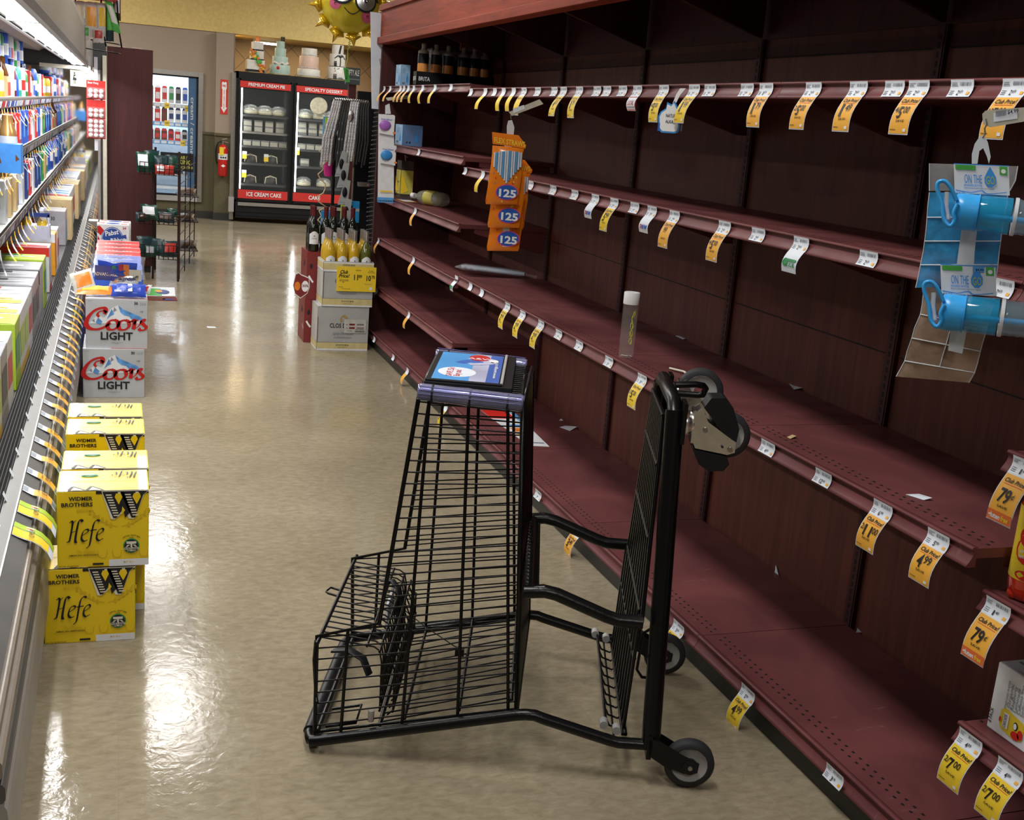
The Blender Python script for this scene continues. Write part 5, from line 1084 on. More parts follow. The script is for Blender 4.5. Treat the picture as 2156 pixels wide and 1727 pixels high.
for i, (x, y, z, w, h, a, b_, ux) in enumerate([(.215, 10.46, .935, .12, .17, 'bag_darkgreen', 'print_white', -.2), (.265, 10.55, .93, .13, .19, 'bag_dark', 'bag_darkgreen', .3), (.36, 10.52, .93, .12, .15, 'bag_dark', 'bag_dark', 0), (.45, 10.55, .93, .13, .16, 'bag_dark', 'bag_darkgreen', .1),
        (.35, 10.44, .925, .09, .08, 'bag_red', 'print_white', 0), (.42, 10.44, .925, .09, .08, 'bag_red', 'bag_red', .1), (.27, 10.5, .53, .15, .13, 'bag_darkgreen', 'print_white', -.4), (.20, 10.5, .51, .12, .08, 'bag_dark', 'bag_brown', .3), (.40, 10.5, .51, .15, .09, 'bag_dark', 'bag_brown', -.2), (.46, 10.55, .56, .11, .07, 'bag_darkgreen', 'bag_darkgreen', 0),
        (.22, 10.5, .215, .15, .17, 'bag_dark', 'bag_dark', .2), (.33, 10.5, .22, .15, .15, 'bag_dark', 'bag_dark', -.3), (.43, 10.48, .215, .14, .14, 'bag_dark', 'bag_red', .2), (.27, 10.45, .215, .10, .10, 'bag_darkgreen', 'print_grey', 0)]):
    nm = {'bag_dark': 'black', 'bag_darkgreen': 'dark green', 'bag_red': 'red'}[a]; lv = 'upper' if z > .8 else 'middle' if z > .4 else 'lowest'
    bag('snack_bag', (x, y, z), (1, ux, 0), (ux*.3, .25, 1), w, h, a, b_, f'{nm} snack bag in the {lv} basket of the wire rack', 'snack bag', f'{nm} bags in the {lv} rack basket', puff=.025)
for x, y, z, a in ((.64, 11.8, .665, 'bag_brown'), (.62, 11.7, .425, 'bag_brown'), (.66, 11.85, .145, 'bag_brown')):
    bag('snack_bag', (x, y, z+.015), (1, 0, 0), (.1, 1, .1), .17, .26, a, 'print_brown', 'flat brown snack bag on a wire shelf at the back of the rack', 'snack bag', 'brown bags on the wire shelves', puff=.016)
# magazines on the floor
for (pts, c1, lab) in (([(.222, 9.63), (.445, 9.66), (.46, 10.12), (.218, 10.10)], 'print_white', 'white and green flyer lying on the floor beside the red boxes'), ([(.20, 9.42), (.452, 9.43), (.447, 9.625), (.20, 9.62)], 'print_maroon', 'dark flyer lying on the floor in front of the white one')):
    m = MB(); m.prism([(x, y, .0005) for x, y in pts], (0, 0, .003), c1); F = Face(m, (pts[0][0], pts[0][1], .0036), (1, 0, 0), (0, 1, 0), .0008)
    if c1 == 'print_white': F.rect(0, .02, .12, .40, 'bag_green'); F.oval(.13, .22, .055, .12, 'print_navy', 2); F.oval(.10, .25, .03, .06, 'print_orange', 3)
    else: F.rect(.05, .05, .16, .14, 'print_brown'); F.rect(.14, .02, .22, .10, 'print_navy')
    tag(m.build('flyer'), lab, 'flyer')
m = MB(); m.prism([(.60, 8.35, .0005), (.66, 8.34, .0005), (.665, 8.30, .0005), (.605, 8.30, .0005)], (0, 0, .001), 'white_paper'); tag(m.build('paper_scrap'), 'small white paper scrap on the open floor past the wine boxes', 'paper scrap')
# ================================================================ wine boxes and bottles at the end of the shelving
mat('wine_box', (.42, .42, .40), .5, var=.08, scale=8); mat('wine_side', (.50, .49, .44), .55); mat('wine_band', (.62, .52, .24), .5); mat('wine_red', (.20, .025, .025), .4); mat('gold_ink', (.45, .28, .06), .5)
def wine_box(x0, y0, z0, w, d, h, lab, open_top=False, sticker=False):
    t = thing('wine_box', lab, 'wine box', (x0, y0, z0)); m = MB(); e = .008
    if open_top:
        m.box(x0, x0+w, y0, y0+e, z0, z0+h, 'wine_box'); m.box(x0, x0+w, y0+d-e, y0+d, z0, z0+h, 'wine_box'); m.box(x0, x0+e, y0+e, y0+d-e, z0, z0+h, 'wine_side'); m.box(x0+w-e, x0+w, y0+e, y0+d-e, z0, z0+h, 'wine_side'); m.box(x0, x0+w, y0, y0+d, z0, z0+.005, 'wine_side')
    else: m.box(x0, x0+w, y0, y0+d, z0, z0+h, 'wine_box')
    m.build('carton', t); m = MB()
    S_ = Face(m, (x0, y0+d, z0), (0, -1, 0), (0, 0, 1), .0012); F = Face(m, (x0, y0, z0), (1, 0, 0), (0, 0, 1), .0012)
    S_.rect(0, 0, d, h, 'wine_side')
    for G, ww in ((F, w), (S_, d)):
        G.rect(0, 0, ww, .010, 'print_white', 2); G.rect(0, .010, ww, .052, 'wine_band', 2); G.rect(0, .052, ww, .0535, 'ink', 2)
        if open_top: G.rect(0, h-.055, ww, h-.012, 'wine_band', 2); G.rect(0, h-.012, ww, h-.004, 'print_white', 2); G.rect(0, h-.068, ww, h-.055, 'print_white', 2); G.rect(0, h-.0695, ww, h-.068, 'ink', 2)
    F.rect(.002, .055, .005, h-.07, 'ink', 2)
    for v in (.022, ) + ((h-.035,) if open_top else ()): F.text('CLOS DU BOIS', w*.5, v+.009, .010, 'ink', 3, al='c', w=w*.25); F.text('Lightly Oaked', w*.5, v-.004, .007, 'gold_ink', 3, al='c', w=w*.18)
    F.text('CLOS DU BOIS', w*.24, h*.52, .030, 'ink', 3, w=w*(.50 if not sticker else .60), bold=.012); F.text('Lightly Effervescent', w*.5, h*.36, .017, 'ink_grey', 3, al='c', w=w*.40, shear=.4); F.text('CHARDONNAY', w*.5, h*.28, .010, 'ink_grey', 3, al='c', w=w*.35, bold=.02)
    F.nib([(w*.47, h*.66), (w*.45, h*.72), (w*.48, h*.79), (w*.53, h*.78), (w*.56, h*.74)], .014, 'gold_ink', 3); F.text('Alexander Valley', w*.50, h*.68, .008, 'gold_ink', 3, w=w*.3, shear=.3)
    S_.nib([(d*.5, h*.6), (d*.48, h*.66), (d*.52, h*.70)], .010, 'gold_ink', 3)
    for k in range(6): S_.rect(d*.44, h*(.25+k*.05), d*.56, h*(.265+k*.05), 'ink_grey', 3)
    if sticker:
        F.rect(w*.52, h*.40, w*.95, h*.72, 'wine_side', 4); 
        for r in range(2):
            F.rect(w*.62, h*(.58-r*.08), w*.73, h*(.62-r*.08), 'wine_red', 5); 
            for q in range(12): F.rect(w*(.77+q*.012), h*(.58-r*.08), w*(.776+q*.012), h*(.62-r*.08), 'ink' if r == 0 else 'wine_red', 5)
            F.text('BIB', w*.56, h*(.585-r*.08), .006, 'wine_red', 5)
        F.text('750 ML', w*.58, h*.44, .008, 'ink_grey', 5); 
        for q in range(16): F.rect(w*(.74+q*.012), h*.42, w*(.746+q*.012), h*.46, 'ink', 5)
        F.text('PALE BAKED', w*.75, h*.475, .006, 'ink', 5, w=w*.16)
    m.build('printed_panel', t); return t
wine_box(1.262, 7.58, .0, .346, .235, .298, 'grey and cream white wine box on the floor at the aisle corner', sticker=True)
wine_box(1.288, 7.575, .2995, .336, .238, .300, 'grey and cream white wine box on top, opened and full of bottles', True)
# price board on the upper box
m = MB(); m.box(1.375, 1.640, 7.562, 7.566, .405, .570, 'yellow_paper'); F = Face(m, (1.375, 7.562, .405), (1, 0, 0), (0, 0, 1), .0010)
F.text('Club', .020, .118, .024, 'ink', shear=.25, w=.052, bold=.02); F.text('Price!', .014, .092, .024, 'ink', shear=.25, w=.066, bold=.02)
F.text('11', .116, .078, .036, 'ink', w=.026, bold=.02); F.text('89', .145, .092, .021, 'ink', w=.024); F.text('10', .200, .075, .036, 'ink', w=.030, bold=.02); F.text('70', .234, .090, .021, 'ink', w=.022)
F.text('When you buy any', .018, .076, .005, 'ink', w=.060); F.text('LIMITED QUANTITIES', .018, .068, .005, 'ink', w=.062); F.text('MIX', .040, .059, .005, 'ink'); F.text('SAVE 20%', .125, .140, .006, 'ink', w=.036); F.text('Six Pack', .215, .138, .006, 'ink', w=.03); F.text('Carton Price', .207, .128, .006, 'ink', w=.048); F.text('MIX & MATCH 6', .19, .050, .005, 'ink_grey', w=.05); F.text('Valid thru date', .016, .026, .005, 'ink', w=.03); F.text('Thompson 40%', .035, .014, .005, 'ink', w=.06)
F.oval(.232, .022, .011, .011, 'white_paper'); tag(m.build('price_board'), 'big yellow price board reading 11.89 and 10.70 on the upper wine box', 'price sign')
mat('wine_gold', (.58, .36, .02), .06, coat=.6, var=.15, scale=6); mat('wine_green', (.10, .11, .02), .06, coat=.6); mat('wine_dark', (.008, .010, .006), .08, coat=.5); mat('foil_silver', (.55, .55, .53), .3, .8); mat('foil_red', (.11, .012, .016), .35)
def wine(loc, glass, foil, lab, grp):
    t = thing('wine_bottle', lab, 'wine bottle', loc, grp); m = MB(); m.lathe([(.034, 0), (.0385, .008), (.0385, .150), (.036, .175), (.024, .205), (.0155, .225), (.0145, .262)], glass, 18); m.build('glass_body', t)
    m = MB(); m.lathe([(.0152, .222), (.0155, .285), (.0165, .287), (.0160, .302)], foil, 14); m.build('foil_cap', t)
    m = MB(); n = 9; vs = []
    for i in range(n): a = -PI/2-.9+1.8*i/(n-1); top_ = .125+.012*math.cos((i-(n-1)/2)*.6); vs += [(.0391*math.cos(a), .0391*math.sin(a), .05), (.0391*math.cos(a), .0391*math.sin(a), top_)]
    m.add(vs, [(2*i, 2*i+2, 2*i+3, 2*i+1) for i in range(n-1)], 'print_white', True)
    F = Face(m, (-.018, -.0396, .085), (1, 0, 0), (0, 0, 1), .0006); F.text('CLOS DU BOIS', 0, 0, .006, 'ink', w=.036); F.oval(.018, .020, .005, .006, 'ink_grey'); m.build('label', t)
    return t
for nm in ('W',): pass
w0 = wine((0, 0, 0), 'wine_gold', 'foil_silver', 'golden white wine bottle with silver foil in the front row of the open box', 'golden wine bottles in the open box')
w1 = wine((0, 0, 0), 'wine_dark', 'foil_red', 'dark red wine bottle with red foil', 'dark wine bottles behind'); w2 = wine((0, 0, 0), 'wine_green', 'foil_silver', 'nearly empty looking green glass bottle', 'x')
first = True
for r in range(3):
    for c in range(4):
        x, y = 1.335+c*.080, 7.622+r*.072
        if r == 0 and c == 3: w2.location = (x, y, .50); w2['label'] = 'clear green wine bottle with a white label at the right end of the front row'; del w2['group']; continue
        lab = 'golden white wine bottle with silver foil in the open box, front row' if r == 0 else 'white wine bottle with silver foil further back in the open box'
        g = 'front row of golden wine bottles' if r == 0 else 'back rows of white wine bottles'
        if first: w0.location = (x, y, .50); w0['label'] = lab; w0['group'] = g; first = False
        else: dup(w0, (x, y, .50), None, lab, g)
# red wine boxes behind with dark bottles
for z0, h, lab in ((.0, .30, 'dark red wine box at floor level, mostly behind the grey wine box'), (.3005, .325, 'dark red wine box on top, behind the open grey one')):
    t = thing('wine_box', lab, 'wine box', (1.215, 7.83, z0)); m = MB(); m.box(1.212+z0*.02, 1.60, 7.832, 8.10, z0, z0+h, 'wine_red'); m.build('carton', t)
    m = MB(); S_ = Face(m, (1.212+z0*.02, 8.10, z0), (0, -1, 0), (0, 0, 1), .001); S_.oval(.16, h*.72, .028, .022, 'ink'); S_.text('Mondavi', .20, h*.36, .026, 'white_ink', shear=.3, rot=-.4, w=.05); F = Face(m, (1.212+z0*.02, 7.832, z0), (1, 0, 0), (0, 0, 1), .001); F.oval(.03, h*.7, .010, .018, 'ink'); F.nib([(.015, h*.5), (.03, h*.42), (.045, h*.36)], .012, 'white_ink'); m.build('printed_panel', t)
w1f = True
for i, (x, y) in enumerate([(1.262, 7.88), (1.262, 7.96), (1.345, 7.89), (1.40, 7.90), (1.47, 7.89), (1.53, 7.90), (1.40, 7.98), (1.48, 7.98)]):
    lab = 'dark red wine bottle with red foil standing behind the golden bottles' if i > 1 else 'dark red wine bottle with red foil at the left, beside the golden ones'; g = 'dark wine bottles behind the golden ones' if i > 1 else 'dark wine bottles at the left'
    if w1f: w1.location = (x, y, .627); w1['label'] = lab; w1['group'] = g; w1f = False
    else: dup(w1, (x, y, .627), None, lab, g)
# shield shaped 30% sign
m = MB(); s0 = Vector((1.182, 7.828, .335)); pts = [(-.04, .14), (-.02, .15), (0, .135), (.055, .115), (.06, .05), (.045, .005), (.0, -.03), (-.04, .0), (-.055, .06)]
m.prism([s0+Vector((x, 0, y)) for x, y in pts], (0, .003, 0), 'print_white'); F = Face(m, s0, (1, 0, 0), (0, 0, 1), .001); F.poly([(x*.92, .05+(y-.05)*.92) for x, y in pts], 'wine_red', 1); F.oval(.028, .055, .024, .038, 'white_ink', 2); F.text('30%', .008, .05, .018, 'wine_red', 3, w=.042, bold=.02); F.oval(-.025, .055, .020, .030, 'bag_orange', 2)
tag(m.build('shield_sign'), 'red shield shaped sign reading 30% sticking out beside the wine boxes', 'sign')
# white paper banner hanging at the end of the canopy
m = MB(); m.prism([(1.575, 7.858, 2.213), (1.676, 7.858, 2.213), (1.664, 7.858, 2.04), (1.70, 7.858, 1.99), (1.70, 7.858, 1.60), (1.615, 7.858, 1.598)], (0, .004, 0), 'white_paper'); F = Face(m, (1.64, 7.858, 1.83), (1, 0, 0), (0, 0, 1), .001); F.nib([(.012, .095), (.02, .06), (.035, .03)], .010, 'grey_plastic', 1, thin=.7)
tag(m.build('paper_banner'), 'blank white paper banner hanging at the far end of the wooden canopy', 'banner')
# pet rack endcap behind: comb like wire fins, leads, combs, bowls
ec = thing('endcap_rack', 'black endcap rack with wire fins hung with pet leads and accessories', 'display rack', (1.62, 8.35, 0))
m = MB(); m.box(1.66, 1.84, 8.60, 8.64, 0.0, 1.72, 'black_plastic'); m.box(1.78, 1.83, 8.0, 8.6, .0, 1.72, 'black_plastic'); m.box(1.40, 1.80, 8.0, 8.64, 0, .10, 'black_plastic'); m.build('back_panel', ec)
for x, y in ((1.455, 8.3), (1.56, 8.35)):
    m = MB(); m.tube([(x, y, .10), (x, y, 1.55)], .012, 'black_metal', 6); m.build('post', ec)
m = MB()
for i in range(36): z = .50+i*.031; m.tube([(1.685-.02*math.sin(i*.09), 8.10, z-.012), (1.765, 8.16, z)], .0045, 'grey_metal', 5)
m.build('wire_fins', ec)
m = MB(); m.tube([(1.40, 8.2, 1.635), (1.69, 8.2, 1.655)], .008, 'black_metal', 6); m.build('lead_bar', ec)
mat('lead_silver', (.72, .72, .74), .3, .3, bump=1.5, scale=120, var=.6); mat('lead_black', (.02, .02, .02), .4, bump=1.0, scale=90); mat('pink', (.75, .04, .32), .4); mat('blue_toy', (.02, .28, .60), .4); mat('card_grey', (.42, .44, .43), .5)
for i in range(17):
    x = 1.42+i*.0155; c = 'lead_silver' if i in (0, 1, 2, 3, 8, 9, 10, 11) else 'lead_black'; L = .44-.02*(i % 3)
    m = MB(); m.tube([(x, 8.20, 1.64), (x-.01, 8.185, 1.60), (x-.035-.002*(16-i)+.035*(i/16), 8.18, 1.63-L*.6), (x-.075+.055*(i/16), 8.18, 1.63-L)], .0095 if c == 'lead_silver' else .007, c, 6)
    if i < 16: m.tube([(x, 8.2, 1.628), (x+.004, 8.188, 1.652), (x+.010, 8.19, 1.64)], .006, 'chrome', 5)
    tag(m.build('dog_lead', at=(x, 8.2, 1.6)), 'braided silver grey dog lead hanging on the endcap rack' if c == 'lead_silver' else 'black braided dog lead hanging on the endcap rack', 'dog lead', 'silver dog leads on the endcap' if c == 'lead_silver' else 'black dog leads on the endcap')
m = MB(); m.ball((1.535, 8.165, 1.54), .03, 'chrome', 14, 10, (.75, .25, 1.25)); tag(m.build('metal_tag'), 'polished oval metal tag in front of the dog leads', 'tag')
for i, (x, z) in enumerate([(1.462, 1.12), (1.475, 1.045), (1.485, .93), (1.497, .80), (1.495, .72)]):
    m = MB(); m.prism([(x-.025, 8.15-.02*i, z), (x+.045, 8.15-.02*i, z+.01), (x+.058, 8.15-.02*i, z+.17), (x+.02, 8.15-.02*i, z+.18)], (0, .004, 0), 'card_grey'); F = Face(m, (x, 8.15-.02*i, z), (1, 0, 0), (0, 0, 1), .001); F.text('pet brush', -.015, .015, .010, 'ink_grey', w=.05); F.mb.ball((x+.018, 8.14-.02*i, z+.09), .022, 'black_plastic', 10, 8, (.8, .4, 1.6))
    tag(m.build('brush_card', at=(x, 8.1, z)), 'grey card with a black pet brush hanging on the endcap rack', 'pet brush', 'pet brush cards on the endcap')
m = MB()
m.box(1.375, 1.455, 8.32, 8.36, 1.40, 1.52, 'blue_toy'); m.box(1.38, 1.43, 8.315, 8.32, 1.41, 1.515, 'print_lime'); m.box(1.375, 1.455, 8.31, 8.315, 1.455, 1.475, 'card_grey'); tag(m.build('toy_pack'), 'blue and lime toy pack high on the left of the endcap rack', 'toy')
t = thing('water_bottle', 'pink and black drinking bottle hanging on the endcap rack', 'bottle', (1.415, 8.30, 1.12)); m = MB(); m.lathe([(.022, 0), (.03, .02), (.032, .12), (.028, .16)], 'pink', 14, (1.415, 8.30, 1.11)); m.build('bottle_body', t); m = MB(); m.lathe([(.028, .16), (.025, .24), (.012, .27), (.012, .31)], 'black_plastic', 12, (1.415, 8.30, 1.11)); m.build('cap', t); m = MB(); m.box(1.385, 1.445, 8.268, 8.270, 1.21, 1.245, 'card_grey'); m.build('label', t)
for i, (x, z, c, lab) in enumerate([(1.595, .80, 'blue_toy', 'blue pet toy pack low on the right of the endcap rack'), (1.405, .72, 'blue_toy', 'blue edged pet toy card low on the left of the endcap rack'), (1.545, .77, 'print_lime', 'lime green pet toy card half hidden behind the brush cards')]):
    m = MB(); m.box(x-.035, x+.045, 8.24, 8.27, z, z+.15, c); m.box(x-.035, x+.045, 8.238, 8.24, z+.08, z+.10, 'card_grey'); tag(m.build('toy_pack'), lab, 'toy')
for x, y, r in ((1.42, 8.28, .075), (1.61, 8.34, .055)):
    m = MB(); m.lathe([(r*.3, .0), (r*.8, .012), (r, .03), (r*1.05, .032)], 'chrome', 24, (x, y, .60), (-.1, -.9, .35), caps=True); tag(m.build('pet_bowl'), 'large shiny steel pet bowl above the wine bottles' if r > .06 else 'smaller shiny steel pet bowl above the wine bottles at the right', 'pet bowl')
m = MB(); zz = 1.36; x = 1.40; pts = [(1.40, 8.25, 1.40)]
rr = random.Random(5)
for i in range(22): pts.append((1.37+rr.uniform(-.035, .035), 8.25+rr.uniform(-.01, .01), 1.38-i*.032))
m.tube(pts, .005, 'print_tan', 5); m.box(1.35, 1.385, 8.24, 8.25, .66, .72, 'black_plastic'); tag(m.build('lead_cord'), 'tangled thin tan cord with a black clip hanging down the left of the endcap', 'cord')
m = MB(); m.box(1.60, 1.68, 8.11, 8.16, 1.065, 1.095, 'chrome'); tag(m.build('steel_clip'), 'short bright steel clip beside the wire fins', 'clip')
# sun balloon with weight card
mat('balloon_yellow', (.62, .50, .03), .22, metal=.35, bump=.3, scale=8, var=.05, coat=.5); mat('balloon_gold', (.80, .50, .02), .15, metal=.6, bump=.6, scale=10, coat=.5); mat('balloon_pink', (.62, .12, .22), .3, metal=.2)
bl = thing('sun_balloon', 'yellow smiling sun shaped foil balloon with sunglasses and pink cheeks', 'balloon', (1.74, 9.5, 2.11)); R_ = .235; cx, cz = 1.742, 2.40
def lens(m, c, rx, rz, dy, mt, off=0, n=28, k=6):
    vs = []; fs = []
    for s_ in (-1, 1):
        b0 = len(vs)
        for j in range(k+1):
            q = j/k
            for i in range(n): a = 2*PI*i/n; wv = 1-.02*abs(math.sin(7*a))*q; vs.append((c[0]+rx*q*math.cos(a)*wv, c[1]+s_*(dy*(1-q*q)**.5), c[2]+rz*q*math.sin(a)*wv))
        for j in range(k):
            for i in range(n): fs.append((b0+j*n+i, b0+j*n+(i+1) % n, b0+(j+1)*n+(i+1) % n, b0+(j+1)*n+i))
    m.add(vs, fs, mt, True)
m = MB(); lens(m, (cx, 9.5, cz), R_, R_, .10, 'balloon_yellow'); m.build('face', bl)
for i in range(12):
    a = PI*2*i/12+.13; c = Vector((cx+math.cos(a)*(R_+.035), 9.5, cz+math.sin(a)*(R_+.035))); rd = Vector((math.cos(a), 0, math.sin(a))); td = Vector((-math.sin(a), 0, math.cos(a)))
    m = MB(); q = [c+rd*.072, c+rd*.012+td*.020, c+td*.066-rd*.012, c-rd*.045+td*.045, c-rd*.045-td*.045, c-td*.066-rd*.012, c+rd*.012-td*.020]
    m.add([c+Vector((0, -.032, 0)), c+Vector((0, .032, 0))]+q, [(0, 2+j, 2+(j+1) % 7) for j in range(7)]+[(1, 2+(j+1) % 7, 2+j) for j in range(7)], 'balloon_gold', True); m.build('ray_point', bl)
def on_face(x, z): q = min(.98, math.hypot(x, z)/R_); return Vector((cx+x, 9.5-.10*(1-q*q)**.5-.003, cz+z))
def patch(m, pts, mt, lift=0, c0=None):
    lift += .002
    c = c0 or (sum(p[0] for p in pts)/len(pts), sum(p[1] for p in pts)/len(pts)); rings = []
    for q in (0, .2, .4, .6, .8, 1): rings.append([on_face(c[0]+(x-c[0])*q, c[1]+(z-c[1])*q)+Vector((0, -lift, 0)) for x, z in pts])
    n = len(pts); vs = sum(rings[1:], [])+[rings[0][0]]
    m.add(vs, [(5*n, i, (i+1) % n) for i in range(n)]+[(k*n+i, k*n+(i+1) % n, (k+1)*n+(i+1) % n, (k+1)*n+i) for k in range(4) for i in range(n)], mt, True)
ov = lambda x, z, a, b, n=20: [(x+a*math.cos(2*PI*i/n), z+b*math.sin(2*PI*i/n)) for i in range(n)]
m = MB(); patch(m, ov(-.135, -.02, .042, .045), 'balloon_pink'); patch(m, ov(.125, -.095, .05, .05), 'balloon_pink'); m.build('cheek', bl)
m = MB(); patch(m, ov(-.085, .055, .092, .078), 'ink', .002); patch(m, ov(.105, .015, .088, .085), 'ink', .002); patch(m, [(.17, .03), (.215, .01), (.20, .06), (.17, .08)], 'ink', .003); m.build('glasses_frame', bl)
m = MB(); patch(m, ov(-.085, .06, .078, .064), 'chrome', .005); patch(m, ov(.105, .02, .076, .074), 'chrome', .005); m.build('mirror_lens', bl)
m = MB(); m.tube([on_face(-.065+.13*t/10, -.045-.042*math.sin(PI*t/10)+.0*t) for t in range(11)], .0035, 'ink', 5); m.build('smile', bl)
mat('ribbon_green', (.35, .45, .08), .5)
m = MB(); pts = [(cx+.005, 9.5, 2.155), (cx+.004, 9.5, 2.12)]
for i in range(18): pts.append((cx+.006+.010*math.sin(i*1.4), 9.5+.008*math.cos(i*1.4), 2.115-i*.0035))
pts += [(cx-.002, 9.5, 1.98), (cx-.014, 9.52, 1.90)]; m.tube(pts, .003, 'ribbon_green', 5); m.build('ribbon', bl)
m = MB(); m.prism([(cx-.035, 9.5, 1.905), (cx+.005, 9.5, 1.905), (cx+.025, 9.5, 1.80), (cx-.012, 9.5, 1.795)], (0, .003, 0), 'bag_green'); F = Face(m, (cx-.02, 9.5, 1.81), (1, 0, 0), (0, 0, 1), .001); F.text('BALLOON', .022, .01, .018, 'ink', rot=PI/2, w=.075); m.build('price_card', bl)
m = MB(); m.box(cx+.00, cx+.115, 9.56, 9.60, 1.785, 1.915, 'slate') if 'slate' in M else m.box(cx+.00, cx+.115, 9.56, 9.60, 1.785, 1.915, mat('slate', (.07, .09, .09), .5)); F = Face(m, (cx, 9.56, 1.785), (1, 0, 0), (0, 0, 1), .001); F.text('FIFTY ALE', .012, .070, .045, 'white_ink', 2, w=.095, bold=.02); F.rect(.01, .035, .11, .045, 'ink_grey', 2)
tag(m.build('shelf_sign'), 'dark slate sign with tall white letters behind the balloon card', 'sign')
m = MB(); m.box(cx+.03, cx+.09, 9.57, 9.62, 0, 1.79, 'wood_end'); tag(m.build('sign_post'), 'dark post carrying the slate sign', 'post')
# ================================================================ goods left on and hanging from the right shelves
mat('strip_cream', (.50, .48, .40), .4); mat('strip_white', (.72, .76, .80), .25, alpha=.85, var=0); mat('on_blue', (.05, .30, .72), .4, var=0); mat('cap_blue', (.04, .38, .85), .3); mat('go_gold', (.45, .48, .10), .4, var=0)
mat('bottle_teal', (.02, .36, .66), .05, trans=.0, alpha=.55, coat=.6, var=.1); mat('bottle_clear', (.35, .50, .60), .04, alpha=.30, coat=1, var=0, bump=.4, scale=60); mat('bag_clear_blue', (.05, .36, .70), .15, alpha=.62, bump=1.2, scale=30, coat=.5, var=.3); mat('bag_clear_tan', (.36, .25, .18), .15, alpha=.80, bump=1.4, scale=22, coat=.5, var=.3)
# hanging strip with two blue drink bottles; it faces the viewer
g0 = onx(2060, 300, 1.5); gn = Vector((g0.x, g0.y, 0)).normalized(); gx = Vector((gn.y, -gn.x, 0)); GD = g0.dot(gn)   # plane across the view at its real distance
def gp(px, py, dd=0):        # a point of the photo on the strip's upright plane, dd metres nearer the viewer
    d = ray(px, py); return EYE+d*((GD-dd)/d.dot(gn))
ar = thing('clip_strip', 'cream plastic arm with a translucent clip strip hanging from the topmost shelf at the right', 'clip strip', g0, None)
m = MB(); a0 = gp(2072, 246); sc_ = .0009
q = [gp(2068, 240), gp(2075, 233), gp(2156, 226), gp(2200, 223), gp(2200, 252), gp(2156, 256), gp(2085, 268), gp(2070, 262)]
m.prism(q, gn*.003, 'strip_cream'); fr_ = m.build('arm', ar)
m = MB(); q = [gp(2092, 238, .001), gp(2142, 231, .001), gp(2142, 250, .001), gp(2092, 257, .001)]; m.add(q, [(0, 1, 2, 3)], 'white_paper'); F = Face(m, gp(2094, 256, .002), (gp(2142, 250)-gp(2092, 257)), (gp(2092, 238)-gp(2092, 257)), .0004)
F.rect(.002, .014, .020, .018, 'ink_grey'); F.text('$4.99', .022, .010, .007, 'ink', w=.018); 
for i in range(9): F.rect(.002+i*.002, .008, .003+i*.002, .014, 'ink_grey')
m.build('price_label', fr_)
m = MB(); m.tube([gp(2076, 250), gp(2078, 262), gp(2073, 270), gp(2074, 282), gp(2069, 290)], .0016, 'steel', 5); m.build('swivel_hook', ar)
m = MB()
def strip_link(pts, th=.0018): m.prism([gp(a, b) for a, b in pts], gn*th, 'strip_white')
strip_link([(2063, 287), (2072, 284), (2080, 300), (2086, 330), (2082, 345), (2078, 330), (2070, 312), (2062, 318), (2058, 345), (2046, 345), (2046, 325), (2052, 303)])
m.build('strip_head', ar)
m = MB(); m.prism([gp(2026, 470), gp(2058, 478), (gp(2052, 530)), gp(2046, 640), gp(2026, 745), gp(1996, 738), gp(2008, 640), gp(2014, 560)], gn*.0015, 'strip_white'); m.build('strip_body', ar)
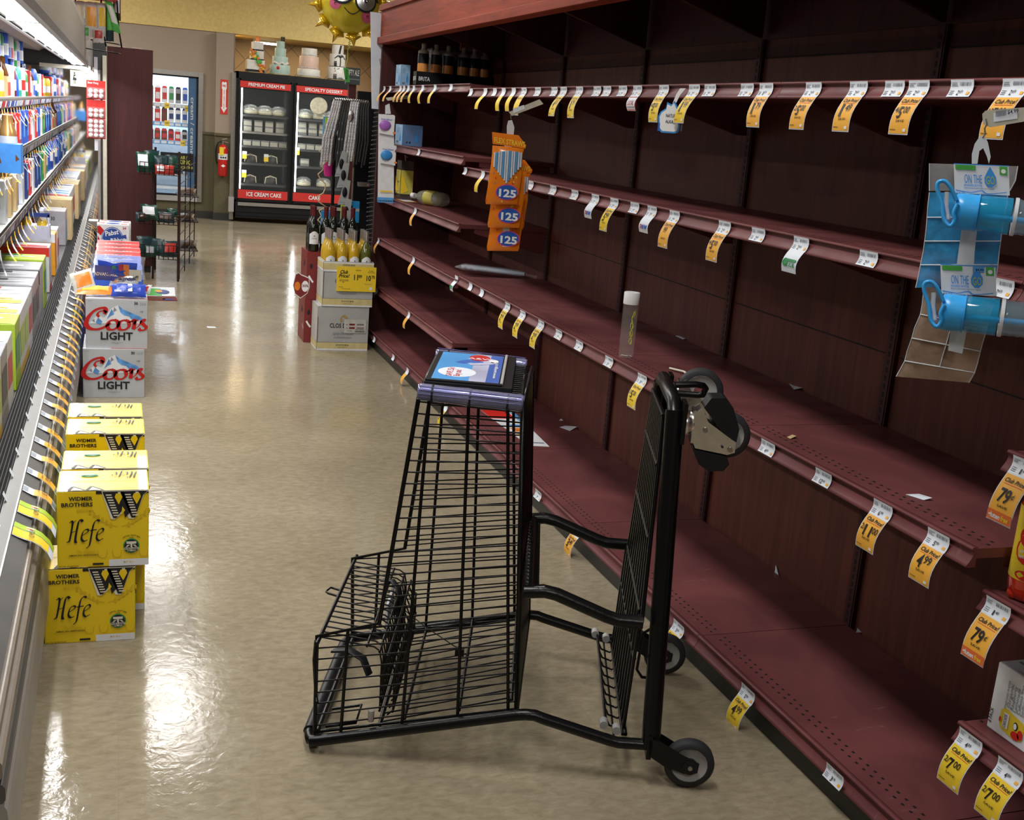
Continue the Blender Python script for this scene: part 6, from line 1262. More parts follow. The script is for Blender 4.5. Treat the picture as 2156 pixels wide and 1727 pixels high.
def go_bottle(x0, y0, lab, s=1.0):
    """x0,y0: photo position of the card's top left corner"""
    t = thing('drink_bottle', lab, 'drink bottle', gp(x0, y0), 'blue drink bottles on the hanging strip')
    D = lambda a, b, dd=.0: gp(x0+a*s, y0+b*s, dd)
    m = MB(); m.prism([D(0, 0, .004), D(116, 5, .004), D(118, 68, .004), D(2, 62, .004)], gn*.001, 'print_white'); ux = (D(116, 5)-D(0, 0)).normalized(); uy = (D(0, 0)-D(2, 62)).normalized(); W_ = (D(116, 5)-D(0, 0)).length; H_ = (D(0, 0)-D(2, 62)).length
    F = Face(m, D(2, 62, .0052), ux, uy, .0004); F.rect(0, H_*.97, W_, H_, 'on_blue'); F.rect(.003, H_*.80, W_*.40, H_*.96, 'bag_green'); F.rect(W_*.83, H_*.68, W_*.97, H_*.96, 'bag_green'); F.oval(W_*.90, H_*.80, .004, .004, 'white_ink', 2)
    F.text('ON THE', W_*.19, H_*.36, H_*.30, 'on_blue', 2, w=W_*.32, bold=.0, res=3); F.poly([(W_*.66, H_*.94), (W_*.72, H_*.74), (W_*.765, H_*.58), (W_*.76, H_*.38), (W_*.70, H_*.26), (W_*.62, H_*.26), (W_*.56, H_*.38), (W_*.555, H_*.56), (W_*.60, H_*.74)], 'on_blue', 2); F.text('GO', W_*.66, H_*.34, H_*.28, 'go_gold', 3, al='c', w=W_*.16, bold=.01)
    F.text('REUSABLE BOTTLE', W_*.18, H_*.25, H_*.07, 'on_blue', 2, w=W_*.33); F.text('Easy to use bottle with fold in straw', W_*.18, H_*.17, H_*.05, 'ink_grey', 2, w=W_*.55); F.nib([(W_*.02, H_*.10), (W_*.3, H_*.04), (W_*.5, H_*.12), (W_*.6, H_*.02), (W_*.95, H_*.10)], .0022, 'on_blue', 2, thin=.6); F.text('12 oz', W_*.05, -.001+H_*.02, H_*.09, 'on_blue', 2)
    if y0 > 500: F.rect(W_*.60, H_*.78, W_*.80, H_*.97, 'print_lightblue', 4); F.text('$4.99', W_*.64, H_*.82, H_*.08, 'ink', 5)
    m.build('header_card', t)
    # bottle: axis to the right and slightly down in the picture, real round body
    A = D(6, 108, .035); B = D(46, 110, .035); ax = (D(120, 116)-D(0, 104)).normalized(); R2 = (D(40, 62)-D(40, 140)).length/2*.98
    px1 = (D(100, 0)-D(0, 0)).length/100
    m = MB(); m.lathe([(R2*.80, 0), (R2*.96, px1*3), (R2*1.0, px1*20), (R2*.97, px1*48)], 'cap_blue', 24, D(0, 100, .035), ax); m.lathe([(R2*1.03, px1*48), (R2*1.03, px1*51)], 'cap_blue', 24, D(0, 100, .035), ax); m.build('cap', t)
    m = MB(); m.tube(smooth([D(6, 78, .06), D(-6, 52, .062), D(-18, 38, .062), D(-32, 40, .062), D(-34, 56, .062), D(-24, 88, .064), D(-20, 118, .066), D(-8, 132, .068), D(2, 120, .068), D(0, 104, .068), D(8, 86, .066)]), .0055, 'cap_blue', 8, flat=.7); m.build('carry_loop', t)
    m = MB(); m.tube([D(-14, 60, .058), D(-16, 90, .058), D(-12, 118, .058)], .0045, 'strip_white', 6); m.ball(D(-12, 116, .060), .008, 'clear_film', 8, 6); m.build('mouthpiece', t)
    m = MB(); m.lathe([(R2*.90, px1*51), (R2*.98, px1*60), (R2*1.0, px1*120)], 'bottle_teal', 24, D(0, 100, .035), ax, caps=False); m.build('tinted_body', t)
    m = MB(); m.lathe([(R2*1.03, px1*124), (R2*1.04, px1*128), (R2*1.03, px1*132)], 'strip_white', 24, D(0, 100, .035), ax, caps=False); m.build('band', t)
    m = MB(); pr_ = []
    for i in range(17): pr_.append((R2*(.98-.05*(i % 2)), px1*(133+i*8)))
    pr_ += [(R2*.6, px1*270), (.001, px1*270)]; m.lathe(pr_, 'bottle_clear', 24, D(0, 100, .035), ax, caps=False); m.build('clear_body', t)
    m = MB(); P_0 = D(0, 106, .035); m.tube([P_0+ax*px1*50, P_0+ax*px1*260], .0055, 'cap_blue', 8); m.build('straw', t)
go_bottle(2008, 344, 'upper blue drink bottle with a white card on the hanging strip'); go_bottle(1980, 556, 'lower blue drink bottle with a white card on the hanging strip')
def film_bag(pts_l, pts_r, body, lab, cat='bag', dd=-.006, seams=3, name='film_bag', grp=None):
    """pts_l/pts_r: matching left and right outline points from top to bottom"""
    m = MB(); n = 8; vs = []; K_ = len(pts_l); rr = random.Random(K_*7+int(pts_l[0][0]))
    for s_ in (0, 1):
        for j in range(K_):
            for i in range(n+1):
                t = i/n; a = pts_l[j]; b = pts_r[j]; e = math.sin(PI*t)**.5*(.011+.004*rr.uniform(-1, 1)) if 0 < j < K_-1 else .002
                vs.append(gp(a[0]+(b[0]-a[0])*t, a[1]+(b[1]-a[1])*t, dd+(e if s_ == 0 else -e)))
    N = K_*(n+1); f = [(j*(n+1)+i, j*(n+1)+i+1, (j+1)*(n+1)+i+1, (j+1)*(n+1)+i) for j in range(K_-1) for i in range(n)]
    m.add(vs, f+[tuple(N+a for a in q)[::-1] for q in f], body, True)
    for j in range(1, K_-1):
        if j % 2 == 0: m.tube([vs[j*(n+1)+i]+gn*-.001 for i in range(n+1)], .0012, 'strip_white', 4)
    c = n//2; m.tube([vs[j*(n+1)+c]+gn*-.001 for j in range(1, K_-1)], .0012, 'strip_white', 4)
    m.tube([vs[j*(n+1)] for j in range(K_)], .0012, 'strip_white', 4); m.tube([vs[j*(n+1)+n] for j in range(K_)], .0012, 'strip_white', 4)
    return tag(m.build(name, at=tuple(gp(*pts_l[0]))), lab, cat, grp)
film_bag([(1957, 344), (1957, 372), (1957, 402)], [(2143, 350), (2138, 380), (2126, 402)], 'clear_film', 'clear top flap of the blue gel pack bag above the drink bottles', dd=-.014)
film_bag([(1957, 405), (1954, 430), (1952, 458), (1950, 485), (1947, 508), (1944, 530), (1938, 558), (1934, 580), (1928, 606)], [(2122, 408), (2120, 430), (2114, 458), (2110, 485), (2107, 508), (2104, 530), (2101, 558), (2098, 580), (2094, 600)], 'bag_clear_blue', 'blue quilted gel pack bag hanging behind the upper drink bottle', dd=-.022)
film_bag([(1946, 600), (1942, 640), (1938, 662), (1926, 690), (1920, 712), (1910, 740), (1905, 760), (1887, 793)], [(2092, 640), (2085, 660), (2078, 690), (2072, 712), (2064, 740), (2058, 765), (2052, 785), (2040, 806)], 'bag_clear_tan', 'tan brown clear quilted bag hanging lowest on the strip', dd=-.045)
# orange straw packs on their own strip
s0 = onx(1068, 300, 1.5); sn = Vector((s0.x, s0.y, 0)).normalized(); SD = s0.dot(sn); gn_, GD_ = gn, GD
def sp(px, py, dd=0): d = ray(px, py); return EYE+d*((SD-dd)/d.dot(sn))
st = thing('clip_strip', 'cream arm and white clip strip holding the orange straw packs', 'clip strip', s0)
m = MB(); m.prism([sp(1071, 236), sp(1136, 209), sp(1144, 219), sp(1078, 244)], sn*.004, 'strip_cream'); a_ = m.build('arm', st); m = MB(); m.add([sp(1080, 229, .002), sp(1103, 221, .002), sp(1105, 229, .002), sp(1081, 239, .002)], [(0, 1, 2, 3)], 'white_paper'); m.build('price_label', a_)
m = MB(); m.tube([sp(1075, 242), sp(1076, 252)], .002, 'steel', 5); m.prism([sp(1070, 254), sp(1078, 253), sp(1083, 268), sp(1081, 288), sp(1067, 287), sp(1067, 266)], sn*.003, 'strip_white'); m.prism([sp(1062, 288, -.035), sp(1078, 288, -.035), sp(1072, 520, -.035), sp(1058, 520, -.035)], sn*.002, 'strip_white'); m.build('strip_body', st)
mat('straw_orange', (.85, .22, .01), .25, var=.04, coat=.4); mat('straw_white', (.62, .72, .84), .3, var=0); mat('straw_blue', (.12, .38, .70), .3, var=0); mat('blob_blue', (.02, .10, .45), .3, var=0)
def quadpatch(m, c, dd, mt): m.add([sp(x, y, dd) for x, y in c], [tuple(range(len(c)))], mt)
def pack(dx, dy, dd, full, lab):
    t = thing('straw_pack', lab, 'straw pack', sp(1065+dx, 400+dy), 'orange straw packs on the strip'); D = lambda x, y: (x+dx, y+dy)
    L = [(1037, 306), (1036, 320), (1034, 345), (1030, 370), (1027, 392), (1022, 422), (1023, 430)]; R = [(1104, 313), (1101, 322), (1099, 345), (1098, 370), (1093, 400), (1090, 425), (1088, 431)]; rr = random.Random(int(dx)+3)
    m = MB(); n = 8; vs = []
    for s_ in (0, 1):
        for j in range(len(L)):
            for i in range(n+1):
                u = i/n; e = math.sin(PI*u)**.5*(.018 if 0 < j < 6 else .001)+rr.uniform(-.001, .001); vs.append(sp(*D(L[j][0]+(R[j][0]-L[j][0])*u, L[j][1]+(R[j][1]-L[j][1])*u), dd+(e if s_ == 0 else -e)))
    N = len(L)*(n+1); f = [(j*(n+1)+i, j*(n+1)+i+1, (j+1)*(n+1)+i+1, (j+1)*(n+1)+i) for j in range(len(L)-1) for i in range(n)]
    m.add(vs, f+[tuple(N+a for a in q)[::-1] for q in f], 'straw_orange', True); m.build('pouch', t)
    E_ = dd+.0205
    if full:
        m = MB()
        for i in range(13):
            x0 = 1041+i*4.6; v = abs(i-6)/6; yb = 386-v*34; 
            m.tube([sp(*D(x0+1.5, 317+4*v), E_-.006*v*v), sp(*D(x0-.5-2*(1-v), yb), E_-.006*v*v)], .0042, ('straw_white', 'straw_blue', 'straw_white')[i % 3] if i not in (5, 8) else 'straw_white', 6)
        m.build('straws', t)
        m = MB(); m.prism([sp(*D(1036, 278), dd+.004), sp(*D(1092, 285), dd+.004), sp(*D(1108, 306), dd+.004), sp(*D(1106, 313), dd+.004), sp(*D(1037, 303), dd+.004)], sn*.003, 'straw_orange'); ux = (sp(*D(1105, 306))-sp(*D(1038, 296))).normalized(); uy = (sp(*D(1038, 280))-sp(*D(1038, 300))).normalized()
        F = Face(m, sp(*D(1041, 300), dd+.006), ux, uy, .0006); F.text('FLEX STRAWS', 0, 0, .021, 'yellow_paper', 2, w=.125, bold=.025); m.build('header_card', t)
    m = MB(); c = D(1067, 405); n = 22
    for a, b, mt, k in ((23.5, 16.5, 'pink', 0), (22, 15, 'blob_blue', .001)): m.add([sp(c[0]+a*math.cos(2*PI*i/n), c[1]+b*math.sin(2*PI*i/n), E_+k) for i in range(n)], [tuple(range(n))], mt)
    ux = (sp(c[0]+10, c[1]+1)-sp(c[0]-10, c[1]-1)).normalized(); F = Face(m, sp(c[0]-17, c[1]+8, E_+.0018), ux, Vector((0, 0, 1)), .0004); F.text('125', 0, .0, .030, 'white_ink', 1, w=.070, bold=.035)
    for i in range(26):
        u, v = rr.random(), rr.random(); x = 1030+u*62-8*v; y = 350+v*75
        if abs(x-1066) < 26 and abs(y-405) < 18: continue
        if full and y < 388-abs(x-1064)*1.0: continue
        w_ = 1.6; mt = rr.choice(['wine_red', 'yellow_paper', 'ink_grey', 'card_red'])
        X, Y = D(x, y); e2 = dd+.0215*max(.2, 1-abs((x-1062)/34)**3); m.add([sp(X, Y-3, e2), sp(X+w_, Y+1, e2), sp(X, Y+2.6, e2), sp(X-w_, Y+1, e2)], [(0, 1, 2, 3)], mt)
    m.build('printed_panel', t)
pack(3, 98, -.055, False, 'lowest orange straw pack, mostly covered by the two above'); pack(4.5, 49, -.012, False, 'middle orange straw pack of the hanging strip'); pack(0, 0, .03, True, 'uppermost orange straw pack showing its white and blue straws'); pack(13, 52, -.10, True, 'orange straw pack hidden at the back of the strip')
# fruit infuser strip at the far end
i0 = onx(815, 300, 1.62); nn_ = Vector((i0.x, i0.y, 0)).normalized(); ID = i0.dot(nn_)
def ip(px, py, dd=0): d = ray(px, py); return EYE+d*((ID-dd)/d.dot(nn_))
t = thing('clip_strip', 'long white clip strip at the far end of the shelving', 'clip strip', i0); m = MB(); m.prism([ip(812, 206), ip(862, 200), ip(862, 208), ip(816, 212)], nn_*.004, 'strip_cream'); m.build('arm', t)
m = MB(); m.prism([ip(811, 222), ip(820, 218), ip(823, 240), ip(811, 240)], nn_*.003, 'strip_white'); m.prism([ip(797, 240, -.01), ip(830, 242, -.01), ip(829, 428, -.01), ip(795, 426, -.01)], nn_*.003, 'print_white'); m.prism([ip(794, 415), ip(829, 417), ip(829, 428), ip(795, 426)], nn_*.003, 'print_lightblue')
for i in range(10): x = 797+i*3.3; m.add([ip(x, 421+i*.15, .002), ip(x+1.7, 421+i*.15, .002), ip(x+1.7, 424+i*.15, .002), ip(x, 424+i*.15, .002)], [(0, 1, 2, 3)], 'ink')
m.add([ip(800, 401, .0), ip(826, 402, .0), ip(826, 405, .0), ip(800, 404, .0)], [(0, 1, 2, 3)], 'yellow_paper'); m.build('strip_body', t)
for k, (yy_, c, nm) in enumerate(((240, 'violet_toy', 'purple'), (303, 'on_blue', 'blue'))):
    mat('violet_toy', (.42, .16, .60), .35); dx = k*3
    t = thing('infuser_pack', f'{nm} fruit infuser in a white pack on the far clip strip', 'infuser pack', ip(815, yy_)); m = MB(); m.prism([ip(799+dx, yy_, .006), ip(832+dx, yy_+4, .006), ip(829+dx, yy_+46, .006), ip(797+dx, yy_+40, .006)], nn_*.003, 'print_white'); m.build('header_card', t)
    m = MB(); C_ = ip(811+dx, yy_+24, .012); m.ball(C_, .037, c, 16, 10, (1.05, .35, .85)); m.build('infuser', t); m = MB(); F = Face(m, ip(803+dx, yy_+12, .007), (nn_.y, -nn_.x, 0), (0, 0, 1), .001); F.text('Fruit Infuser', 0, 0, .009, 'blue_ink', w=.07); F.oval(.085, -.075, .009, .007, 'bag_orange'); m.build('printed_panel', t)
# bright white hanging sign on the top shelf
h0 = onx(1432, 190, 1.672); hn = Vector((h0.x, h0.y, 0)).normalized(); HD = h0.dot(hn)
def hp(px, py, dd=0): d = ray(px, py); return EYE+d*((HD-dd)/d.dot(hn))
t = thing('shelf_sign', 'white jug shaped sign with a blue edge hanging from the topmost shelf', 'sign', h0)
sh = [(1386, 245), (1391, 235), (1402, 228), (1405, 215), (1414, 220), (1421, 212), (1425, 222), (1430, 232), (1431, 270), (1428, 279), (1420, 281), (1392, 279), (1386, 272)]
m = MB(); m.prism([hp(*p) for p in sh], hn*.002, 'on_blue'); cx_, cy_ = 1408, 252
m.add([hp(cx_+(x-cx_)*.86, cy_+(y-cy_)*.88, .001) for x, y in sh], [tuple(range(len(sh)))], 'white_ink'); F = Face(m, hp(1402, 246, .002), (hn.y, -hn.x, 0), (0, 0, 1), .0006); F.text('NATURAL', 0, 0, .010, 'ink', w=.04); F.text('ALKALINE', 0, -.018, .010, 'ink', w=.045); F.rect(-.022, -.045, -.016, -.02, 'blue_ink'); F.rect(.05, -.04, .055, -.02, 'ink_grey'); m.build('sign_card', t)
m = MB(); m.prism([hp(1432, 186), hp(1444, 186), hp(1432, 200), hp(1424, 216), hp(1416, 218), hp(1424, 198)], hn*.0015, 'white_ink'); m.build('hanger', t)
# filter bottles on the top shelf far end
mat('bottle_orange', (.62, .26, .06), .25, coat=.4); mat('cap_grey', (.36, .33, .30), .4)
t0 = thing('bottle_tray', 'black open tray of orange filter bottles near the far end of the topmost shelf', 'display tray', (1.80, 7.2, 1.7485))
def tray(t, x0, x1, y0, y1, txt):
    m = MB(); z = 1.7485; m.box(x0, x1, y0, y1, z, z+.008, 'black_plastic'); m.box(x0, x0+.004, y0, y1, z, z+.085, 'black_plastic'); m.box(x0, x1, y0, y0+.004, z, z+.085, 'black_plastic'); m.box(x0, x1, y1-.004, y1, z, z+.085, 'black_plastic'); m.box(x1-.004, x1, y0, y1, z, z+.085, 'black_plastic')
    for G, ww in ((Face(m, (x0, y1, z), (0, -1, 0), (0, 0, 1), .001), y1-y0), (Face(m, (x0, y0, z), (1, 0, 0), (0, 0, 1), .001), x1-x0)):
        if txt: G.text('BRITA', .012, .032, .024, 'white_ink', w=.070, bold=.01)
    m.build('tray_box', t)
tray(t0, 1.70, 1.945, 6.99, 7.08, True)
t1 = thing('bottle_tray', 'second black bottle tray, deeper on the topmost shelf', 'display tray', (1.95, 7.0, 1.7485)); tray(t1, 1.955, 2.17, 6.99, 7.08, False)
def fbottle(loc, lab, grp):
    t = thing('filter_bottle', lab, 'bottle', (0, 0, 0), grp); m = MB(); m.lathe([(.032, 0), (.034, .01), (.034, .11), (.032, .13)], 'bottle_orange', 16, caps=True); m.build('bottle_body', t); m = MB(); m.lathe([(.0345, .125), (.034, .175), (.032, .182)], 'black_plastic', 16, caps=False); m.build('label_band', t)
    m = MB(); m.lathe([(.032, .178), (.033, .195), (.018, .203), (.013, .215), (.015, .235), (.011, .240)], 'cap_grey', 14); m.build('cap', t); t.location = loc; return t
b0 = fbottle((1.745, 7.033, 1.7575), 'orange and black filter bottle in the nearer corner tray', 'orange filter bottles in the front tray')
for x in (1.823, 1.90): dup(b0, (x, 7.033, 1.7575), None, b0['label'], b0['group'])
for x in (1.995, 2.065, 2.132): dup(b0, (x, 7.035, 1.7575), None, 'shaded orange filter bottle in the deeper black tray', 'orange filter bottles in the back tray')
t = thing('carton', 'pale grey carton lying behind the filter bottles on the topmost shelf', 'carton', (2.0, 7.1, 1.7485)); m = MB(); m.box(1.83, 2.10, 7.16, 7.30, 1.7485, 1.985, 'case_dark'); m.build('box', t); m = MB(); m.box(1.828, 2.102, 7.158, 7.302, 1.93, 1.975, 'print_grey'); m.build('printed_panel', t)
def blue_carton(x0, x1, y0, y1, z, h, lab):
    t = thing('carton', lab, 'carton', (x0, y0, z)); mat('ice_blue', (.30, .52, .75), .4); mat('ice_deep', (.12, .22, .42), .45); m = MB(); m.box(x0, x1, y0, y1, z, z+h, 'ice_deep'); m.build('box', t, bevel=.002)
    m = MB(); F = Face(m, (x0, y1, z), (0, -1, 0), (0, 0, 1), .001); W_ = y1-y0; F.rect(0, 0, W_, h, 'ice_blue'); F.text('BRITA', W_*.6, h*.85, .012, 'white_ink', 2); G = Face(m, (x0, y0, z), (1, 0, 0), (0, 0, 1), .001); w_ = x1-x0; G.rect(0, 0, w_, h, 'ice_blue' if h > .13 else 'ice_deep'); 
    for H_, ww in ((F, W_), (G, w_)):
        for k in range(4): H_.rect(ww*.15, h*(.80-k*.06), ww*.5, h*(.81-k*.06), 'ink_grey', 2)
        H_.poly([(ww*.62, h*.2), (ww*.80, h*.2), (ww*.80, h*.45), (ww*.74, h*.5), (ww*.74, h*.62), (ww*.68, h*.62), (ww*.68, h*.5), (ww*.62, h*.45)], 'on_blue', 2); H_.rect(ww*.2, h*.12, ww*.26, h*.2, 'ink', 2); H_.rect(ww*.34, h*.12, ww*.42, h*.2, 'ink', 2)
    m.build('printed_panel', t)
blue_carton(1.71, 1.77, 7.46, 7.60, 1.7485, .135, 'small glowing pale blue carton at the far end of the topmost shelf')
blue_carton(1.71, 1.84, 7.32, 7.52, 1.3855, .128, 'blue filter carton with a dark side on the far second shelf')
# lemon jug pouch hanging and bottle lying on the 1.04 shelf
t = thing('juice_pouch', 'clear jug pouch with a yellow label standing on the far third shelf', 'pouch', (1.78, 7.38, 1.0425)); mat('pouch_clear', (.10, .09, .08), .1, alpha=.5, coat=.8, var=0)
m = MB(); m.box(1.72, 1.80, 7.34, 7.46, 1.0425, 1.29, 'pouch_clear'); m.tube([(1.76, 7.4, 1.29), (1.75, 7.39, 1.325), (1.77, 7.4, 1.31)], .004, 'strip_cream', 5); m.build('bottle_body', t, bevel=.02); m = MB(); mat('label_lemon', (.55, .50, .10), .4)
F = Face(m, (1.719, 7.46, 1.08), (0, -1, 0), (0, 0, 1), .002); F.rect(0, 0, .12, .15, 'label_lemon'); F.poly([(0, .11), (.09, .02), (.02, .01), (0, .02)], 'yellow_paper', 2); F.text('refresh', .05, .07, .014, 'ink', 2); G = Face(m, (1.72, 7.339, 1.08), (1, 0, 0), (0, 0, 1), .002); G.rect(0, 0, .08, .15, 'label_lemon'); G.poly([(0, .15), (.05, .02), (0, .0)], 'yellow_paper', 2); m.build('label', t)
t = thing('water_jug', 'clear plastic bottle lying on its side on the far third shelf', 'bottle', (1.86, 6.9, 1.0425)); ax = Vector((.48, -.88, 0)).normalized(); mat('pet_clear', (.45, .45, .36), .06, alpha=.38, coat=.9, var=0, bump=.4, scale=40)
m = MB(); m.lathe([(.015, 0), (.016, .03), (.038, .065), (.045, .10), (.045, .25), (.040, .28), (.02, .285)], 'pet_clear', 20, (1.76, 7.12, 1.0885), ax); m.build('bottle_body', t); m = MB(); m.lathe([(.017, -.022), (.017, .006)], 'white_ink', 14, (1.76, 7.12, 1.0885), ax); m.build('cap', t); m = MB(); m.lathe([(.0456, .12), (.0456, .20)], 'label_lemon', 20, (1.76, 7.12, 1.0885), ax, caps=False); m.build('label', t)
m = MB(); m.box(1.71, 1.80, 7.20, 7.40, 1.0424, 1.0432, 'print_orange'); m.box(1.72, 1.79, 7.22, 7.38, 1.0433, 1.0437, 'white_paper'); tag(m.build('paper_card'), 'white card with an orange edge lying under the lemon pouch', 'card')
# seltzer bag: bundled white tubes in film
t = thing('candle_pack', 'clear plastic pack of long white sticks lying across the deep middle shelf', 'pack', (1.9, 5.95, .7705)); m = MB()
for i in range(6): m.tube([(1.80+.012*i, 6.10-.018*i, .785+.004*(i % 2)), (2.02+.012*i, 5.93-.018*i, .785+.004*(i % 2))], .011, 'straw_white', 8)
m.build('white_sticks', t); m = MB(); m.tube([(1.76, 6.09, .783), (1.80, 6.06, .79), (2.06, 5.87, .79), (2.10, 5.83, .785), (2.14, 5.82, .778)], [.006, .034, .034, .012, .02], 'clear_film', 10, flat=.55); m.build('film_sleeve', t)
# flavoured water bottle
t = thing('water_bottle', 'tall clear water bottle with a white cap and yellow fruit print on the middle shelf', 'bottle', (1.755, 3.76, .7705)); bx = Vector((1.755, 3.76, .7705)); m = MB(); mat('thin_glass', (.62, .60, .55), .03, alpha=.12, coat=1, var=0, spec=1)
m.lathe([(.020, .004), (.0265, .006), (.028, .012), (.028, .195), (.0265, .20)], 'thin_glass', 24, bx); m.lathe([(.026, .001), (.0265, .006), (.022, .010), (.001, .010)], 'thin_glass', 24, bx, caps=False); m.build('glass_body', t)
m = MB(); m.lathe([(.0285, .197), (.029, .199), (.029, .238), (.0275, .240)], 'white_ink', 24, bx); m.build('cap', t)
m = MB(); mat('lemon_print', (.62, .60, .05), .4, var=0)
def cyl(a, z, r=.0286): th = -2.2+a; return bx+Vector((math.cos(th)*r, math.sin(th)*r, z))
for i in range(7): m.tube([cyl(.62+.10*math.sin(i*2+q*.5), .055+i*.016+q*.006) for q in range(5)], .0013, 'lemon_print', 4)
for k in range(3): m.tube([cyl(.60+.20*math.cos(q*PI/5), .065+k*.028+.012*math.sin(q*PI/5)) for q in range(11)], .0011, 'lemon_print', 4)
m.add([cyl(.72, .145), cyl(.92, .165), cyl(.95, .185), cyl(.82, .170)], [(0, 1, 2, 3)], 'lemon_print'); m.tube([cyl(-.4+q*.08, .012) for q in range(12)], .001, 'strip_white', 4); m.build('fruit_print', t)
# bits of litter
def scrap(pts, z, mt, lab, nm='paper_scrap', h=.0008, cat='paper scrap'):
    m = MB(); m.prism([(x, y, z) for x, y in pts], (0, 0, h), mt); return tag(m.build(nm), lab, cat)
def pz(x, y, z): p = onz(x, y, z); return (p.x, p.y)
m = MB(); z = .1135; q = [pz(1012, 864, z), pz(1080, 866, z), pz(1157, 941, z), pz(1113, 939, z)]; m.prism([(a, b, z) for a, b in q], (0, 0, .0008), 'print_white')
def mixp(u, v): a = [q[0][i]+(q[3][i]-q[0][i])*u for i in (0, 1)]; b = [q[1][i]+(q[2][i]-q[1][i])*u for i in (0, 1)]; return (a[0]+(b[0]-a[0])*v, a[1]+(b[1]-a[1])*v, z+.0014)
for u0, v0, u1, v1, c in ((.0, 0, .25, .8, 'card_red'), (.05, .85, .3, 1, 'print_lightblue'), (.42, .35, .48, .9, 'on_blue'), (.52, .2, .62, .8, 'bag_orange'), (.64, .2, .75, .6, 'print_yellow'), (.90, .3, .93, .9, 'ink_grey')): m.add([mixp(u0, v0), mixp(u1, v0), mixp(u1, v1), mixp(u0, v1)], [(0, 1, 2, 3)], c)
tag(m.build('flyer'), 'white flyer with red and blue print lying on the bottom shelf behind the cart', 'flyer')
for (a, zz, lab) in (([(1178, 900), (1190, 897), (1215, 901), (1200, 908)], .1135, 'small white card on the bottom shelf near the panel'), ([(1422, 708), (1432, 706), (1452, 714), (1438, 715)], .7705, 'white scrap at the back of the middle shelf behind the water bottle'),
        ([(1660, 807), (1672, 812), (1692, 820), (1672, 821)], .7705, 'folded white scrap at the back of the middle shelf'), ([(1907, 1042), (1935, 1041), (1962, 1054), (1945, 1054)], .7705, 'curled white and yellow scrap on the middle shelf above the 4.99 tag'),
        ([(1657, 921), (1668, 916), (1676, 923), (1664, 925)], .7705, 'tan crumb of paper on the middle shelf')):
    m = MB(); pp = [pz(x, y, zz) for x, y in a]; m.prism([(x, y, zz+(.006 if i == 2 else .0005)) for i, (x, y) in enumerate(pp)], (0, 0, .0008), 'white_paper' if 'tan' not in lab else 'print_tan'); tag(m.build('paper_scrap'), lab, 'paper scrap')
m = MB(); p1 = onx(1634, 1190, 2.186); m.prism([(2.186, p1.y, p1.z), (2.186, p1.y-.05, p1.z-.055), (2.186, p1.y-.055, p1.z-.075), (2.186, p1.y-.02, p1.z-.07), (2.186, p1.y+.0, p1.z-.045)], (-.0015, 0, 0), 'white_paper'); tag(m.build('torn_label'), 'torn white label stuck to the back panel near the bottom shelf', 'label scrap')
m = MB(); m.tube([tuple(pz(1410, 776, .775))+(.776,), tuple(pz(1440, 785, .775))+(.779,), tuple(pz(1455, 795, .775))+(.776,), tuple(pz(1480, 803, .775))+(.775,)], .004, 'print_cream' if 'print_cream' in M else 'white_ink', 6); tag(m.build('plastic_stick'), 'broken cream plastic strip lying on the middle shelf above the cart', 'plastic strip')
for i, (x, y) in enumerate(((1805, 1330), (1420, 1076), (1180, 885))):
    m = MB(); p = onz(x, y, .1135); m.prism([(p.x-.01, p.y-.008, .114), (p.x+.012, p.y-.01, .114), (p.x+.008, p.y+.012, .118)], (0, 0, .001), 'white_paper'); tag(m.build('paper_scrap'), ['white corner scrap at the foot of the right upright on the bottom shelf', 'tiny white scrap behind the cart on the bottom shelf', 'tiny white scrap near the white card on the bottom shelf'][i], 'paper scrap')
# near right: red soda bottle, white can cartons
t = thing('soda_bottle', 'big red soda bottle with a yellow fruit label on the near short shelf', 'bottle', (1.808, 1.772, .6755)); B0 = Vector((1.808, 1.772, .6755)); mat('soda_red', (.60, .03, .01), .08, coat=.7, var=.05); mat('label_yellow', (.78, .58, .03), .35)
m = MB(); m.lathe([(.020, .0), (.034, .004), (.042, .02), (.0445, .045), (.0445, .20), (.034, .25), (.015, .29), (.014, .31)], 'soda_red', 24, B0)
for k in range(5): a = 2*PI*k/5+.3; m.ball(B0+Vector((math.cos(a)*.030, math.sin(a)*.030, .014)), .0145, 'soda_red', 10, 8)
m.build('bottle_body', t); m = MB(); m.lathe([(.0452, .05), (.0452, .205)], 'label_yellow', 24, B0, caps=False)
def cl(a, zz, r=.0458): return B0+Vector((math.cos(a)*r, math.sin(a)*r, zz))
def cpatch(a0, z0, w, h, mt, r=.0458, n=10, rnd=True):
    N = 14; vs = [cl(a0, z0, r)]+[cl(a0+w*math.cos(2*PI*i/N), z0+h*math.sin(2*PI*i/N), r) for i in range(N)] if rnd else [cl(a0-w, z0-h, r), cl(a0, z0-h, r), cl(a0+w, z0-h, r), cl(a0+w, z0+h, r), cl(a0, z0+h, r), cl(a0-w, z0+h, r)]
    m.add(vs, [(0, i+1, (i+1) % N+1) for i in range(N)] if rnd else [(0, 1, 4, 5), (1, 2, 3, 4)], mt, True)
for a in (-2.7, -1.2, .3): cpatch(a, .115, .62, .030, 'card_red'); cpatch(a-.1, .145, .42, .022, 'card_red'); cpatch(a+.1, .062, .55, .011, 'card_red'); cpatch(a+.5, .09, .2, .022, 'print_white', .0462); cpatch(a, .178, .42, .014, 'white_ink', .0464, rnd=False)
for a in (-2.75, -2.2): 
    F = Face(m, cl(a, .172, .0468), (-math.sin(a), math.cos(a), 0), (0, 0, 1), .0006)
